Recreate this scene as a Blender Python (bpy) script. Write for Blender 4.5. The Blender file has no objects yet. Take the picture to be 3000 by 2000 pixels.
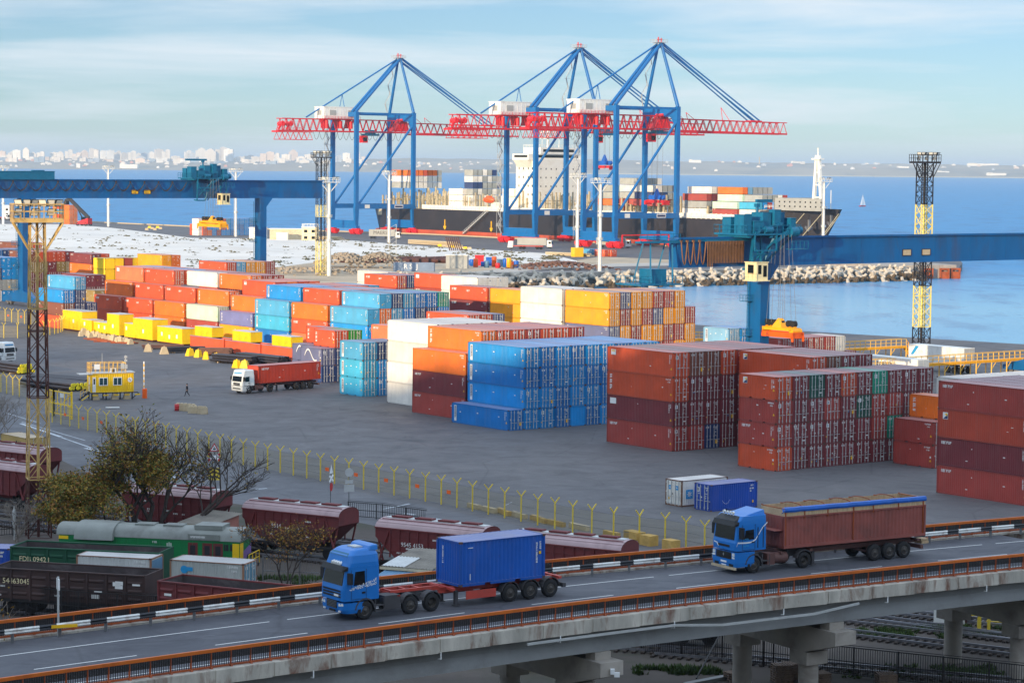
import bpy, math, random
from mathutils import Vector, Matrix, Quaternion
R = math.radians
random.seed(7)
sc = bpy.context.scene
F, HZ, ROLL, CAMH = 7000.0, 490.0, 0.0095, 33.0
PITCH = math.atan((1000 - HZ) / F)
cam_data = bpy.data.cameras.new('camera')
cam = bpy.data.objects.new('camera', cam_data)
sc.collection.objects.link(cam)
cam_data.sensor_width = 36.0
cam_data.lens = 36.0 * F / 3000.0
cam_data.clip_start = 1.0
cam_data.clip_end = 90000.0
cam.matrix_world = (Matrix.Translation((0, 0, CAMH)) @ Matrix.Rotation(math.pi / 2 - PITCH, 4, 'X') @ Matrix.Rotation(ROLL, 4, 'Z'))
sc.camera = cam
SUN_AZ, SUN_EL = R(35.0), R(8.6)
sun_dir = Vector((-math.sin(SUN_AZ) * math.cos(SUN_EL), -math.cos(SUN_AZ) * math.cos(SUN_EL), math.sin(SUN_EL)))
sd = bpy.data.lights.new('sun', 'SUN')
sd.energy = 5.0
sd.angle = R(0.5)
sd.color = (1.0, 0.77, 0.50)
sun = bpy.data.objects.new('sun', sd)
sc.collection.objects.link(sun)
sun.rotation_euler = sun_dir.to_track_quat('Z', 'Y').to_euler()
world = bpy.data.worlds.new('World')
sc.world = world
world.use_nodes = True
wn, wl = world.node_tree.nodes, world.node_tree.links
wn.clear()
SKY_STRENGTH = 0.15
HAZE_DENSITY = 5.5e-5
FILL_SKY = (6.2, 7.5, 9.3, 1)  # brighter sky overhead, added out of view as fill light
def wnode(t, **k):
 n = wn.new(t)
 for a, b in k.items(): setattr(n, a, b)
 return n
sky = wnode('ShaderNodeTexSky', sky_type='NISHITA', sun_disc=False, sun_elevation=SUN_EL, sun_rotation=math.pi + SUN_AZ,
   altitude=30.0, air_density=0.6, dust_density=0.15, ozone_density=3.0)
tcw = wnode('ShaderNodeTexCoord')
mpw = wnode('ShaderNodeMapping')
mpw.inputs['Scale'].default_value = (5.0, 5.0, 62.0)
mpw.inputs['Location'].default_value = (1.3, 0.2, 0.45)
nzw = wnode('ShaderNodeTexNoise')
nzw.inputs['Scale'].default_value = 1.0
nzw.inputs['Detail'].default_value = 7.0
nzw.inputs['Roughness'].default_value = 0.55
nzw.inputs['Distortion'].default_value = 0.25
crw = wnode('ShaderNodeMapRange')
crw.inputs['From Min'].default_value = 0.45
crw.inputs['From Max'].default_value = 0.74
crw.clamp = True
mixw = wnode('ShaderNodeMix', data_type='RGBA')
mixw.inputs['B'].default_value = (5.6, 5.9, 6.2, 1)
mulw = wnode('ShaderNodeMath', operation='MULTIPLY')
mulw.inputs[1].default_value = 0.9
tint = wnode('ShaderNodeMix', data_type='RGBA', blend_type='MULTIPLY')
tint.inputs['Factor'].default_value = 1.0
tint.inputs['B'].default_value = (1.02, 0.90, 0.80, 1)
bgw = wnode('ShaderNodeBackground')
bgw.inputs['Strength'].default_value = SKY_STRENGTH
outw = wnode('ShaderNodeOutputWorld')
wl.new(tcw.outputs['Generated'], mpw.inputs['Vector'])
wl.new(mpw.outputs['Vector'], nzw.inputs['Vector'])
wl.new(nzw.outputs['Fac'], crw.inputs['Value'])
wl.new(crw.outputs['Result'], mulw.inputs[0])
wl.new(sky.outputs['Color'], tint.inputs['A'])
wl.new(tint.outputs['Result'], mixw.inputs['A'])
wl.new(mulw.outputs['Value'], mixw.inputs['Factor'])
sepw = wnode('ShaderNodeSeparateXYZ')
wl.new(tcw.outputs['Generated'], sepw.inputs['Vector'])
fill_mask = wnode('ShaderNodeMapRange', interpolation_type='SMOOTHSTEP')  # limits the added fill to the sky above the view
fill_mask.inputs['From Min'].default_value = 0.09
fill_mask.inputs['From Max'].default_value = 0.45
fill_mask.inputs['To Max'].default_value = 0.85
wl.new(sepw.outputs['Z'], fill_mask.inputs['Value'])
fill_mix = wnode('ShaderNodeMix', data_type='RGBA')
fill_mix.inputs['B'].default_value = FILL_SKY
wl.new(fill_mask.outputs['Result'], fill_mix.inputs['Factor'])
wl.new(mixw.outputs['Result'], fill_mix.inputs['A'])
wl.new(fill_mix.outputs['Result'], bgw.inputs['Color'])
wl.new(bgw.outputs['Background'], outw.inputs['Surface'])
sc.view_settings.view_transform = 'Standard'
sc.view_settings.look = 'None'
sc.view_settings.exposure = 0.12
sc.view_settings.gamma = 1.0
try:
 sc.cycles.use_denoising = True
 sc.cycles.max_bounces = 6
 sc.cycles.transparent_max_bounces = 12
 sc.cycles.volume_bounces = 0
except Exception:
 pass
_cp, _sp = math.cos(PITCH), math.sin(PITCH)
def ray(px, py):
 X, Y = px - 1500.0, py - 1000.0
 c, s = math.cos(ROLL), math.sin(ROLL)
 X, Y = (X * c + Y * s) / F, (-X * s + Y * c) / F
 return Vector((X, _cp - Y * _sp, -_sp - Y * _cp))
def G(px, py, z=0.0):
 r = ray(px, py)
 t = (z - CAMH) / r.z
 return Vector((r.x * t, r.y * t, z))
def P(px, py, d):
 r = ray(px, py)
 t = d / r.y
 return Vector((r.x * t, d, CAMH + r.z * t))
YAW = 0.9237
EL = Vector((-math.cos(YAW), math.sin(YAW), 0))           # the yard's long direction, away to the left
EE = Vector((math.sin(YAW), math.cos(YAW), 0))            # the yard's cross direction, away to the right
ROT_LONG = math.atan2(-EL.y, -EL.x)
def lin(c):
 c = c / 255.0
 return c / 12.92 if c <= 0.04045 else ((c + 0.055) / 1.055) ** 2.4
def S(r, g, b): return (lin(r), lin(g), lin(b), 1.0)
M = {}
def _new(name):
 m = bpy.data.materials.new(name)
 m.use_nodes = True
 nt = m.node_tree
 return m, nt, nt.nodes['Principled BSDF']
def N(nt, t, **k):
 n = nt.nodes.new(t)
 for a, b in k.items(): setattr(n, a, b)
 return n
def noise(nt, scale, detail=4.0, rough=0.55, coord='Object', stretch=None, dist=0.0):
 tc = N(nt, 'ShaderNodeTexCoord')
 nz = N(nt, 'ShaderNodeTexNoise')
 nz.inputs['Scale'].default_value = scale
 nz.inputs['Detail'].default_value = detail
 nz.inputs['Roughness'].default_value = rough
 nz.inputs['Distortion'].default_value = dist
 src = tc.outputs[coord]
 if stretch:
  mp = N(nt, 'ShaderNodeMapping')
  mp.inputs['Scale'].default_value = stretch
  nt.links.new(src, mp.inputs['Vector'])
  src = mp.outputs['Vector']
 nt.links.new(src, nz.inputs['Vector'])
 return nz
def maprange(nt, src, a, b, c=0.0, d=1.0):
 r = N(nt, 'ShaderNodeMapRange')
 r.inputs['From Min'].default_value = a
 r.inputs['From Max'].default_value = b
 r.inputs['To Min'].default_value = c
 r.inputs['To Max'].default_value = d
 nt.links.new(src, r.inputs['Value'])
 return r.outputs['Result']
def mix(nt, fac, a, b, mode='MIX'):
 x = N(nt, 'ShaderNodeMix', data_type='RGBA', blend_type=mode)
 for s, v in (('Factor', fac), ('A', a), ('B', b)):
  if isinstance(v, bpy.types.NodeSocket): nt.links.new(v, x.inputs[s])
  else: x.inputs[s].default_value = v
 return x.outputs['Result']
def bump(nt, bs, src, strength, dist=0.02):
 b = N(nt, 'ShaderNodeBump')
 b.inputs['Strength'].default_value = strength
 b.inputs['Distance'].default_value = dist
 nt.links.new(src, b.inputs['Height'])
 nt.links.new(b.outputs['Normal'], bs.inputs['Normal'])
def mat(name, col, rough=0.6, metal=0.0, var=0.18, vs=1.2, dirt=None, ds=0.6, damt=0.5, bmp=0.0, bs_=20.0, stretch=None):
 """painted, stone or metal surface: base colour broken by large soft variation and by patches of dirt or rust"""
 m, nt, b = _new(name)
 b.inputs['Roughness'].default_value = rough
 b.inputs['Metallic'].default_value = metal
 n1 = noise(nt, vs, 5.0, 0.6, stretch=stretch)
 f = maprange(nt, n1.outputs['Fac'], 0.3, 0.7, 1.0 - var, 1.0 + var)
 cmb = N(nt, 'ShaderNodeCombineColor')
 for i in range(3): nt.links.new(f, cmb.inputs[i])
 c = mix(nt, 1.0, col, cmb.outputs['Color'], 'MULTIPLY')
 if dirt:
  n2 = noise(nt, ds, 8.0, 0.65, stretch=stretch, dist=0.4)
  d = maprange(nt, n2.outputs['Fac'], 0.50, 0.68, 0.0, damt)
  c = mix(nt, d, c, dirt)
 nt.links.new(c, b.inputs['Base Color'])
 if bmp:
  n3 = noise(nt, bs_, 4.0, 0.6)
  bump(nt, b, n3.outputs['Fac'], bmp)
 M[name] = m
 return m
def glass(name, col, rough=0.06):
 m, nt, b = _new(name)
 b.inputs['Base Color'].default_value = col
 b.inputs['Roughness'].default_value = rough
 b.inputs['Specular IOR Level'].default_value = 0.35
 M[name] = m
 return m
RUST = S(96, 52, 30)
mat('steel_grey', S(120, 122, 124), 0.5, 0.3, dirt=RUST, damt=0.35)
mat('galvanized', S(196, 198, 196), 0.45, 0.2, var=0.1)
mat('white_paint', S(232, 232, 226), 0.5, var=0.05, dirt=S(150, 130, 108), ds=0.9, damt=0.3)
mat('cream_paint', S(236, 222, 176), 0.55, var=0.07, dirt=S(140, 110, 76), ds=0.8, damt=0.3)
mat('crane_blue', S(0, 104, 172), 0.4, var=0.10, vs=0.25, dirt=S(60, 70, 84), ds=0.3, damt=0.2)
mat('gantry_blue', S(0, 92, 152), 0.42, var=0.14, vs=0.4, dirt=S(74, 56, 58), ds=0.35, damt=0.4, stretch=(1, 1, .35))
mat('gantry_teal', S(0, 104, 142), 0.5, var=0.18, vs=0.8, dirt=S(40, 66, 76), ds=0.8, damt=0.4)
mat('crane_red', S(222, 30, 40), 0.45, var=0.14, vs=0.8, dirt=S(120, 40, 34), ds=0.8, damt=0.4)
mat('spreader_orange', S(250, 98, 10), 0.45, var=0.10, dirt=S(150, 60, 20), damt=0.3)
mat('spreader_yellow', S(252, 176, 10), 0.45, var=0.10, dirt=S(150, 96, 20), damt=0.3)
mat('signal_yellow', S(252, 206, 0), 0.5, var=0.08, vs=0.9, dirt=S(196, 150, 20), ds=0.7, damt=0.35)
mat('fence_yellow', S(234, 204, 66), 0.5, var=0.08)
mat('walkway_yellow', S(240, 190, 84), 0.5, var=0.08)
mat('tower_yellow', S(240, 220, 120), 0.55, var=0.08, vs=0.3, dirt=S(150, 118, 66), ds=0.8, damt=0.35)
mat('tower_gold', S(206, 172, 106), 0.55, var=0.2, vs=0.5, dirt=S(96, 66, 40), ds=0.9, damt=0.6)
mat('tower_black', S(34, 33, 38), 0.6, var=0.15)
mat('tower_brown', S(84, 44, 34), 0.65, var=0.25, vs=0.5, dirt=S(48, 30, 28), damt=0.5)
mat('rubber', S(34, 33, 34), 0.85, var=0.2)
mat('black_plastic', S(24, 25, 28), 0.5, var=0.15)
mat('rim_steel', S(74, 69, 64), 0.55, 0.2, var=0.2)
mat('road_dust_grey', S(70, 68, 70), 0.75, var=0.15)
mat('chassis_brown', S(104, 70, 64), 0.7, var=0.2, dirt=S(76, 58, 52), damt=0.4)
mat('chassis_red', S(196, 72, 58), 0.55, var=0.15, dirt=S(110, 70, 62), damt=0.45)
mat('truck_blue', S(22, 118, 200), 0.28, var=0.04, dirt=S(70, 96, 130), ds=0.5, damt=0.18)
mat('truck_white', S(226, 230, 228), 0.3, var=0.04, dirt=S(150, 140, 128), ds=0.6, damt=0.3)
glass('dark_glass', S(14, 20, 24), 0.12)
glass('teal_glass', S(44, 76, 84))
mat('lamp_lens', S(235, 236, 230), 0.15, var=0.02)
mat('concrete', S(168, 160, 150), 0.85, var=0.16, vs=0.5, dirt=S(96, 86, 78), ds=0.35, damt=0.55, bmp=0.25, bs_=9.0)
mat('concrete_pale', S(196, 178, 146), 0.85, var=0.14, vs=0.9, dirt=S(130, 112, 88), ds=0.9, damt=0.4, bmp=0.25, bs_=9.0)
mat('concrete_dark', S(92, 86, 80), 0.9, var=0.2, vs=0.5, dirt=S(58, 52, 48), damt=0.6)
mat('rail_orange', S(206, 104, 22), 0.5, var=0.14, vs=0.8, dirt=S(140, 52, 14), ds=0.5, damt=0.55)
mat('rust_orange', S(160, 74, 26), 0.65, var=0.2, vs=0.8, dirt=S(92, 40, 20), ds=0.6, damt=0.6)
mat('bar_black', S(34, 30, 30), 0.6, var=0.2)
mat('stripe_white', S(222, 224, 220), 0.5, var=0.06, dirt=S(140, 96, 66), ds=1.6, damt=0.5)
mat('stripe_black', S(34, 36, 42), 0.5, var=0.15)
mat('wood_grey', S(120, 100, 84), 0.85, var=0.25, stretch=(6, 1, 1))
mat('wood_pale', S(190, 164, 128), 0.8, var=0.2, stretch=(6, 1, 1))
mat('wagon_brown', S(66, 46, 42), 0.75, var=0.2, vs=0.6, dirt=S(46, 38, 38), ds=0.5, damt=0.6)
mat('wagon_red', S(112, 44, 44), 0.7, var=0.16, vs=0.5, dirt=S(74, 40, 40), ds=0.5, damt=0.5)
mat('wagon_green', S(14, 76, 50), 0.7, var=0.16, vs=0.5, dirt=S(44, 60, 52), ds=0.5, damt=0.5)
mat('wagon_inside', S(72, 62, 62), 0.85, var=0.3, vs=0.6, dirt=S(150, 142, 140), ds=0.4, damt=0.35)
mat('wagon_roof', S(178, 152, 154), 0.6, var=0.12, vs=0.4, dirt=S(100, 70, 70), ds=0.4, damt=0.5)
mat('loco_green', S(6, 120, 62), 0.5, var=0.12, vs=0.6, dirt=S(30, 70, 46), ds=0.6, damt=0.4)
mat('loco_grey', S(132, 136, 130), 0.5, var=0.14, vs=0.6, dirt=S(88, 84, 80), ds=0.5, damt=0.5)
mat('loco_yellow', S(246, 200, 20), 0.5, var=0.06)
mat('lilac', S(126, 96, 160), 0.5, var=0.06)
mat('slate_roof', S(132, 126, 116), 0.85, var=0.2, vs=0.6, dirt=S(86, 80, 76), ds=0.5, damt=0.5)
mat('plaster', S(204, 190, 160), 0.9, var=0.1, dirt=S(140, 124, 104), ds=0.5, damt=0.4)
mat('tin_blue', S(96, 136, 166), 0.5, var=0.12)
mat('plaster_red', S(190, 130, 116), 0.9, var=0.12)
mat('tarp_blue', S(14, 96, 190), 0.45, var=0.14, vs=2.0)
mat('tape_white', S(238, 240, 240), 0.5, var=0.03)
mat('mark_white', S(232, 232, 228), 0.6, var=0.04)
mat('mark_yellow', S(245, 190, 20), 0.5, var=0.05)
mat('mark_red', S(196, 40, 44), 0.5, var=0.05)
mat('mark_blue', S(40, 150, 205), 0.5, var=0.05)
mat('mark_navy', S(36, 48, 96), 0.5, var=0.05)
mat('mark_orange', S(255, 104, 10), 0.5, var=0.04)
mat('mark_dark', S(52, 44, 40), 0.6, var=0.1)
mat('pipe_dark', S(52, 48, 52), 0.4, 0.3, var=0.2, vs=0.7, dirt=S(90, 70, 60), damt=0.3)
mat('pipe_rust', S(110, 76, 62), 0.6, var=0.25, vs=0.7, dirt=S(70, 50, 46), damt=0.5)
mat('pipe_cap', S(226, 212, 30), 0.5, var=0.1)
mat('hull_black', S(42, 40, 46), 0.5, var=0.14, vs=0.05, dirt=S(70, 62, 62), ds=0.07, damt=0.4)
mat('hull_red', S(190, 84, 58), 0.6, var=0.14, vs=0.06, dirt=S(130, 70, 60), ds=0.1, damt=0.5)
mat('ship_white', S(236, 234, 224), 0.5, var=0.05, vs=0.1, dirt=S(180, 160, 130), ds=0.2, damt=0.25)
mat('ship_tan', S(200, 186, 152), 0.7, var=0.2, vs=0.3, dirt=S(130, 100, 70), ds=0.4, damt=0.5)
mat('ship_grey', S(164, 166, 162), 0.6, var=0.1, vs=0.3)
mat('lifeboat_orange', S(238, 96, 36), 0.4, var=0.06)
mat('skin', S(196, 150, 126), 0.6, var=0.05)
mat('dark_cloth', S(34, 34, 40), 0.85, var=0.2)
mat('hair_dark', S(40, 32, 28), 0.8, var=0.2)
mat('shirt_pale', S(180, 196, 200), 0.8, var=0.1)
mat('bark', S(66, 56, 50), 0.9, var=0.3, vs=2.0)
mat('bark_pale', S(132, 122, 112), 0.9, var=0.2, vs=2.0)
mat('sail', S(246, 246, 242), 0.7, var=0.02)
mat('cable', S(60, 44, 36), 0.7, var=0.1)
mat('cable_brown', S(120, 84, 56), 0.7, var=0.2)
mat('rope', S(206, 190, 150), 0.8, var=0.1)
def object_paint(name, rough, dust=0.5, streak=0.16, rust=0.45, attr=None):
 """weathered paint whose hue is the object's own colour (Object Info): dust on the top faces, faded patches, rust specks"""
 m, nt, b = _new(name)
 oi = N(nt, 'ShaderNodeVertexColor', layer_name=attr) if attr else N(nt, 'ShaderNodeObjectInfo')
 n1 = noise(nt, 0.35, 4.0, 0.6)
 f = maprange(nt, n1.outputs['Fac'], 0.3, 0.7, 0.86, 1.14)
 cmb = N(nt, 'ShaderNodeCombineColor')
 for i in range(3): nt.links.new(f, cmb.inputs[i])
 c = mix(nt, 1.0, oi.outputs['Color'], cmb.outputs['Color'], 'MULTIPLY')
 n2 = noise(nt, 1.0, 6.0, 0.65, stretch=(1.6, 1.6, 0.22))
 c = mix(nt, maprange(nt, n2.outputs['Fac'], 0.52, 0.75, 0.0, streak), c, S(140, 118, 110))
 n3 = noise(nt, 2.3, 9.0, 0.72, dist=0.5)
 c = mix(nt, maprange(nt, n3.outputs['Fac'], 0.62, 0.70, 0.0, rust), c, RUST)
 ge = N(nt, 'ShaderNodeNewGeometry')
 sx = N(nt, 'ShaderNodeSeparateXYZ')
 nt.links.new(ge.outputs['Normal'], sx.inputs['Vector'])
 n4 = noise(nt, 0.5, 5.0, 0.6)
 top = maprange(nt, sx.outputs['Z'], 0.6, 0.95, 0.0, dust)
 mt = N(nt, 'ShaderNodeMath', operation='MULTIPLY')
 nt.links.new(top, mt.inputs[0])
 nt.links.new(maprange(nt, n4.outputs['Fac'], 0.25, 0.75, 0.7, 1.25), mt.inputs[1])
 c = mix(nt, mt.outputs['Value'], c, S(168, 158, 158))
 nt.links.new(c, b.inputs['Base Color'])
 b.inputs['Roughness'].default_value = rough
 M[name] = m
object_paint('container_paint', 0.5)
object_paint('mass_paint', 0.5, attr='col')
object_paint('building_paint', 0.85, dust=0.1, streak=0.2, rust=0.0)
class MB:
 def __init__(s): s.v, s.f, s.m, s.sm = [], [], [], []
 def add(s, vs, fs, mi=0, smooth=False):
  o = len(s.v)
  s.v += [tuple(v) for v in vs]
  s.f += [tuple(i + o for i in f) for f in fs]
  s.m += [mi] * len(fs)
  s.sm += [smooth] * len(fs)
  return s
 def box(s, x0, x1, y0, y1, z0, z1, mi=0):
  vs = [(x, y, z) for z in (z0, z1) for y in (y0, y1) for x in (x0, x1)]
  return s.add(vs, [(0, 2, 3, 1), (4, 5, 7, 6), (0, 1, 5, 4), (2, 6, 7, 3), (0, 4, 6, 2), (1, 3, 7, 5)], mi)
 def cbox(s, c, sx, sy, sz, mi=0):
  return s.box(c[0] - sx / 2, c[0] + sx / 2, c[1] - sy / 2, c[1] + sy / 2, c[2] - sz / 2, c[2] + sz / 2, mi)
 def hexa(s, pts, mi=0):
  return s.add(pts, [(3, 2, 1, 0), (4, 5, 6, 7), (0, 1, 5, 4), (1, 2, 6, 5), (2, 3, 7, 6), (3, 0, 4, 7)], mi)
 def beam(s, p, q, w, h=None, mi=0, up=(0, 0, 1)):
  p, q = Vector(p), Vector(q)
  h = w if h is None else h
  d = q - p
  if d.length < 1e-6: return s
  d.normalize()
  u = Vector(up)
  if abs(d.dot(u)) > 0.98: u = Vector((1, 0, 0)) if abs(d.x) < 0.9 else Vector((0, 1, 0))
  a = d.cross(u).normalized() * (w / 2)
  b = a.cross(d).normalized() * (h / 2)
  return s.hexa([p - a - b, p + a - b, p + a + b, p - a + b, q - a - b, q + a - b, q + a + b, q - a + b], mi)
 def cyl(s, p, q, r, n=10, r2=None, mi=0, cap=True):
  p, q = Vector(p), Vector(q)
  r2 = r if r2 is None else r2
  d = (q - p).normalized()
  u = Vector((0, 0, 1)) if abs(d.z) < 0.9 else Vector((1, 0, 0))
  a = d.cross(u).normalized()
  b = a.cross(d)
  vs = []
  for c, rr in ((p, r), (q, r2)):
   for i in range(n):
    t = 2 * math.pi * i / n
    vs.append(c + (a * math.cos(t) + b * math.sin(t)) * rr)
  s.add(vs, [((i + 1) % n, i, n + i, n + (i + 1) % n) for i in range(n)], mi, True)
  if cap: s.add(vs, [tuple(range(n)), tuple(range(2 * n - 1, n - 1, -1))], mi)
  return s
 def tube(s, pts, r, n=6, mi=0):
  for a, b in zip(pts, pts[1:]): s.cyl(a, b, r, n, mi=mi, cap=False)
  return s
 def lathe(s, prof, c, ax, n=18, mi=0):
  c, d = Vector(c), Vector(ax).normalized()
  u = Vector((0, 0, 1)) if abs(d.z) < 0.9 else Vector((1, 0, 0))
  a = d.cross(u).normalized()
  b = a.cross(d)
  vs = []
  for r, o in prof:
   for i in range(n):
    t = 2 * math.pi * i / n
    vs.append(c + d * o + (a * math.cos(t) + b * math.sin(t)) * r)
  fs = []
  for k in range(len(prof) - 1):
   for i in range(n):
    fs.append((k * n + (i + 1) % n, k * n + i, (k + 1) * n + i, (k + 1) * n + (i + 1) % n))
  return s.add(vs, fs, mi, True)
 def prism(s, poly, a0, a1, axis='y', mi=0):
  n = len(poly)
  def pt(u, w, a):
   return (u, a, w) if axis == 'y' else ((a, u, w) if axis == 'x' else (u, w, a))
  vs = [pt(u, w, a0) for u, w in poly] + [pt(u, w, a1) for u, w in poly]
  fs = [(i, (i + 1) % n, n + (i + 1) % n, n + i) for i in range(n)] + [tuple(range(n - 1, -1, -1)), tuple(range(n, 2 * n))]
  return s.add(vs, fs, mi)
 def quad(s, a, b, c, d, mi=0): return s.add([a, b, c, d], [(0, 1, 2, 3)], mi)
 def data(s, name, mats, fix=True):
  me = bpy.data.meshes.new(name)
  me.from_pydata(s.v, [], s.f)
  for x in (mats if isinstance(mats, (list, tuple)) else [mats]): me.materials.append(M[x] if isinstance(x, str) else x)
  me.polygons.foreach_set('material_index', s.m)
  me.polygons.foreach_set('use_smooth', s.sm)
  me.update()
  if fix:
   import bmesh
   bm = bmesh.new()
   bm.from_mesh(me)
   bmesh.ops.recalc_face_normals(bm, faces=bm.faces)
   bm.to_mesh(me)
   bm.free()
  return me
 def obj(s, name, mats, parent=None, fix=True):
  return link(name, s.data(name, mats, fix), parent)
def link(name, me, parent=None, loc=None, rot=None, color=None):
 o = bpy.data.objects.new(name, me)
 sc.collection.objects.link(o)
 if parent is not None: o.parent = parent
 if loc is not None: o.location = loc
 if rot is not None: o.rotation_euler = (0, 0, rot) if not isinstance(rot, (tuple, list)) else rot
 if color is not None: o.color = color
 return o
def tag(o, label=None, cat=None, group=None, kind=None):
 if label: o['label'] = label
 if cat: o['category'] = cat
 if group: o['group'] = group
 if kind: o['kind'] = kind
 return o
def thing(name, label, cat, loc=(0, 0, 0), rot=0.0, group=None):
 o = link(name, None, None, loc, rot)
 o.empty_display_size = 0.3
 return tag(o, label, cat, group)
KIDS = {}
def children_of(o): return [c for c in bpy.data.objects if c.parent == o]
def dup(root, loc, rot=None, label=None, group=None, tree=None):
 """a copy of a thing with copies of its parts and sub-parts"""
 if root.name not in KIDS:
  ks = children_of(root)
  KIDS[root.name] = [(k, children_of(k)) for k in ks]
 r = root.copy()
 sc.collection.objects.link(r)
 r.location = loc
 if rot is not None: r.rotation_euler = (0, 0, rot)
 if label: r['label'] = label
 if group: r['group'] = group
 for k, gs in KIDS[root.name]:
  c = k.copy(); sc.collection.objects.link(c); c.parent = r
  for g in gs:
   d = g.copy(); sc.collection.objects.link(d); d.parent = c
 return r
def text_mesh(txt, size, mat_name, name='lettering', depth=0.0):
 """writing as flat mesh in the local x-z plane, facing -y"""
 cu = bpy.data.curves.new(name, 'FONT')
 cu.body = txt
 cu.size = size
 cu.align_x, cu.align_y = 'CENTER', 'CENTER'
 cu.resolution_u = 2
 o = bpy.data.objects.new(name, cu)
 sc.collection.objects.link(o)
 dg = bpy.context.evaluated_depsgraph_get()
 me = bpy.data.meshes.new_from_object(o.evaluated_get(dg))
 bpy.data.objects.remove(o)
 bpy.data.curves.remove(cu)
 me.transform(Matrix.Rotation(math.pi / 2, 4, 'X'))
 me.materials.clear()
 me.materials.append(M[mat_name])
 me.name = name
 return me
# ================================================================== THE SETTING
from mathutils import noise as mn
from mathutils.geometry import tessellate_polygon
def yh(x): return HZ + ROLL * (x - 1500.0)
SEA = -2.5
def struct(name, mb, mats, **k):
 o = mb.obj(name, mats, **k)
 o['kind'] = 'structure'
 return o
def sheet(name, pts, z, m, kind='structure', skirt=0.0):
 vs = [Vector((p[0], p[1], z)) for p in pts]
 tris = tessellate_polygon([vs])
 mb = MB()
 mb.add(vs, [tuple(t) for t in tris])
 if skirt:
  n = len(vs)
  lo = [v - Vector((0, 0, skirt)) for v in vs]
  mb.add(vs + lo, [(i, (i + 1) % n, n + (i + 1) % n, n + i) for i in range(n)], 1)
 me = mb.data(name, m, fix=not skirt)
 o = link(name, me)
 for p in me.polygons:
  if p.normal.z < -0.5: p.flip()
 o['kind'] = kind
 return o
def make_water():
 m, nt, b = _new('sea_water')
 ge = N(nt, 'ShaderNodeNewGeometry')
 sx = N(nt, 'ShaderNodeSeparateXYZ')
 nt.links.new(ge.outputs['Position'], sx.inputs['Vector'])
 open_sea = maprange(nt, sx.outputs['Y'], 620.0, 900.0)
 far = maprange(nt, sx.outputs['Y'], 900.0, 9000.0)
 n1 = noise(nt, 0.05, 8.0, 0.68, stretch=(1.1, 0.5, 1))
 n2 = noise(nt, 0.5, 5.0, 0.6, stretch=(0.6, 1.5, 1))
 n3 = noise(nt, 0.004, 4.0, 0.6, stretch=(0.4, 2.2, 1))
 ad = N(nt, 'ShaderNodeMath', operation='MULTIPLY_ADD')
 nt.links.new(n2.outputs['Fac'], ad.inputs[0])
 ad.inputs[1].default_value = 0.16
 nt.links.new(n1.outputs['Fac'], ad.inputs[2])
 bp = N(nt, 'ShaderNodeBump')
 nt.links.new(maprange(nt, open_sea, 0, 1, 0.10, 0.75), bp.inputs['Strength'])
 bp.inputs['Distance'].default_value = 2.2
 nt.links.new(ad.outputs['Value'], bp.inputs['Height'])
 nt.links.new(bp.outputs['Normal'], b.inputs['Normal'])
 c = mix(nt, open_sea, S(110, 170, 200), S(0, 132, 186))
 c = mix(nt, maprange(nt, n3.outputs['Fac'], 0.35, 0.7, 0.0, 0.35), c, S(58, 134, 190))
 c = mix(nt, maprange(nt, n1.outputs['Fac'], 0.5, 0.66, 0.0, 0.75), c, S(0, 84, 140))
 nt.links.new(c, b.inputs['Base Color'])
 nt.links.new(maprange(nt, open_sea, 0, 1, 0.16, 0.34), b.inputs['Roughness'])
 b.inputs['IOR'].default_value = 1.33
 b.inputs['Specular IOR Level'].default_value = 0.22
 M['sea_water'] = m
make_water()
mb = MB()
ys = [300, 600, 900, 1400, 2500, 5000, 9000, 15000, 30000, 60000]
for a, c in zip(ys, ys[1:]):
 wa, wc = 900 + a * 0.6, 900 + c * 0.6
 mb.quad((-wa, a, SEA), (wa, a, SEA), (wc, c, SEA), (-wc, c, SEA))
struct('sea', mb, 'sea_water', fix=False)
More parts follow.
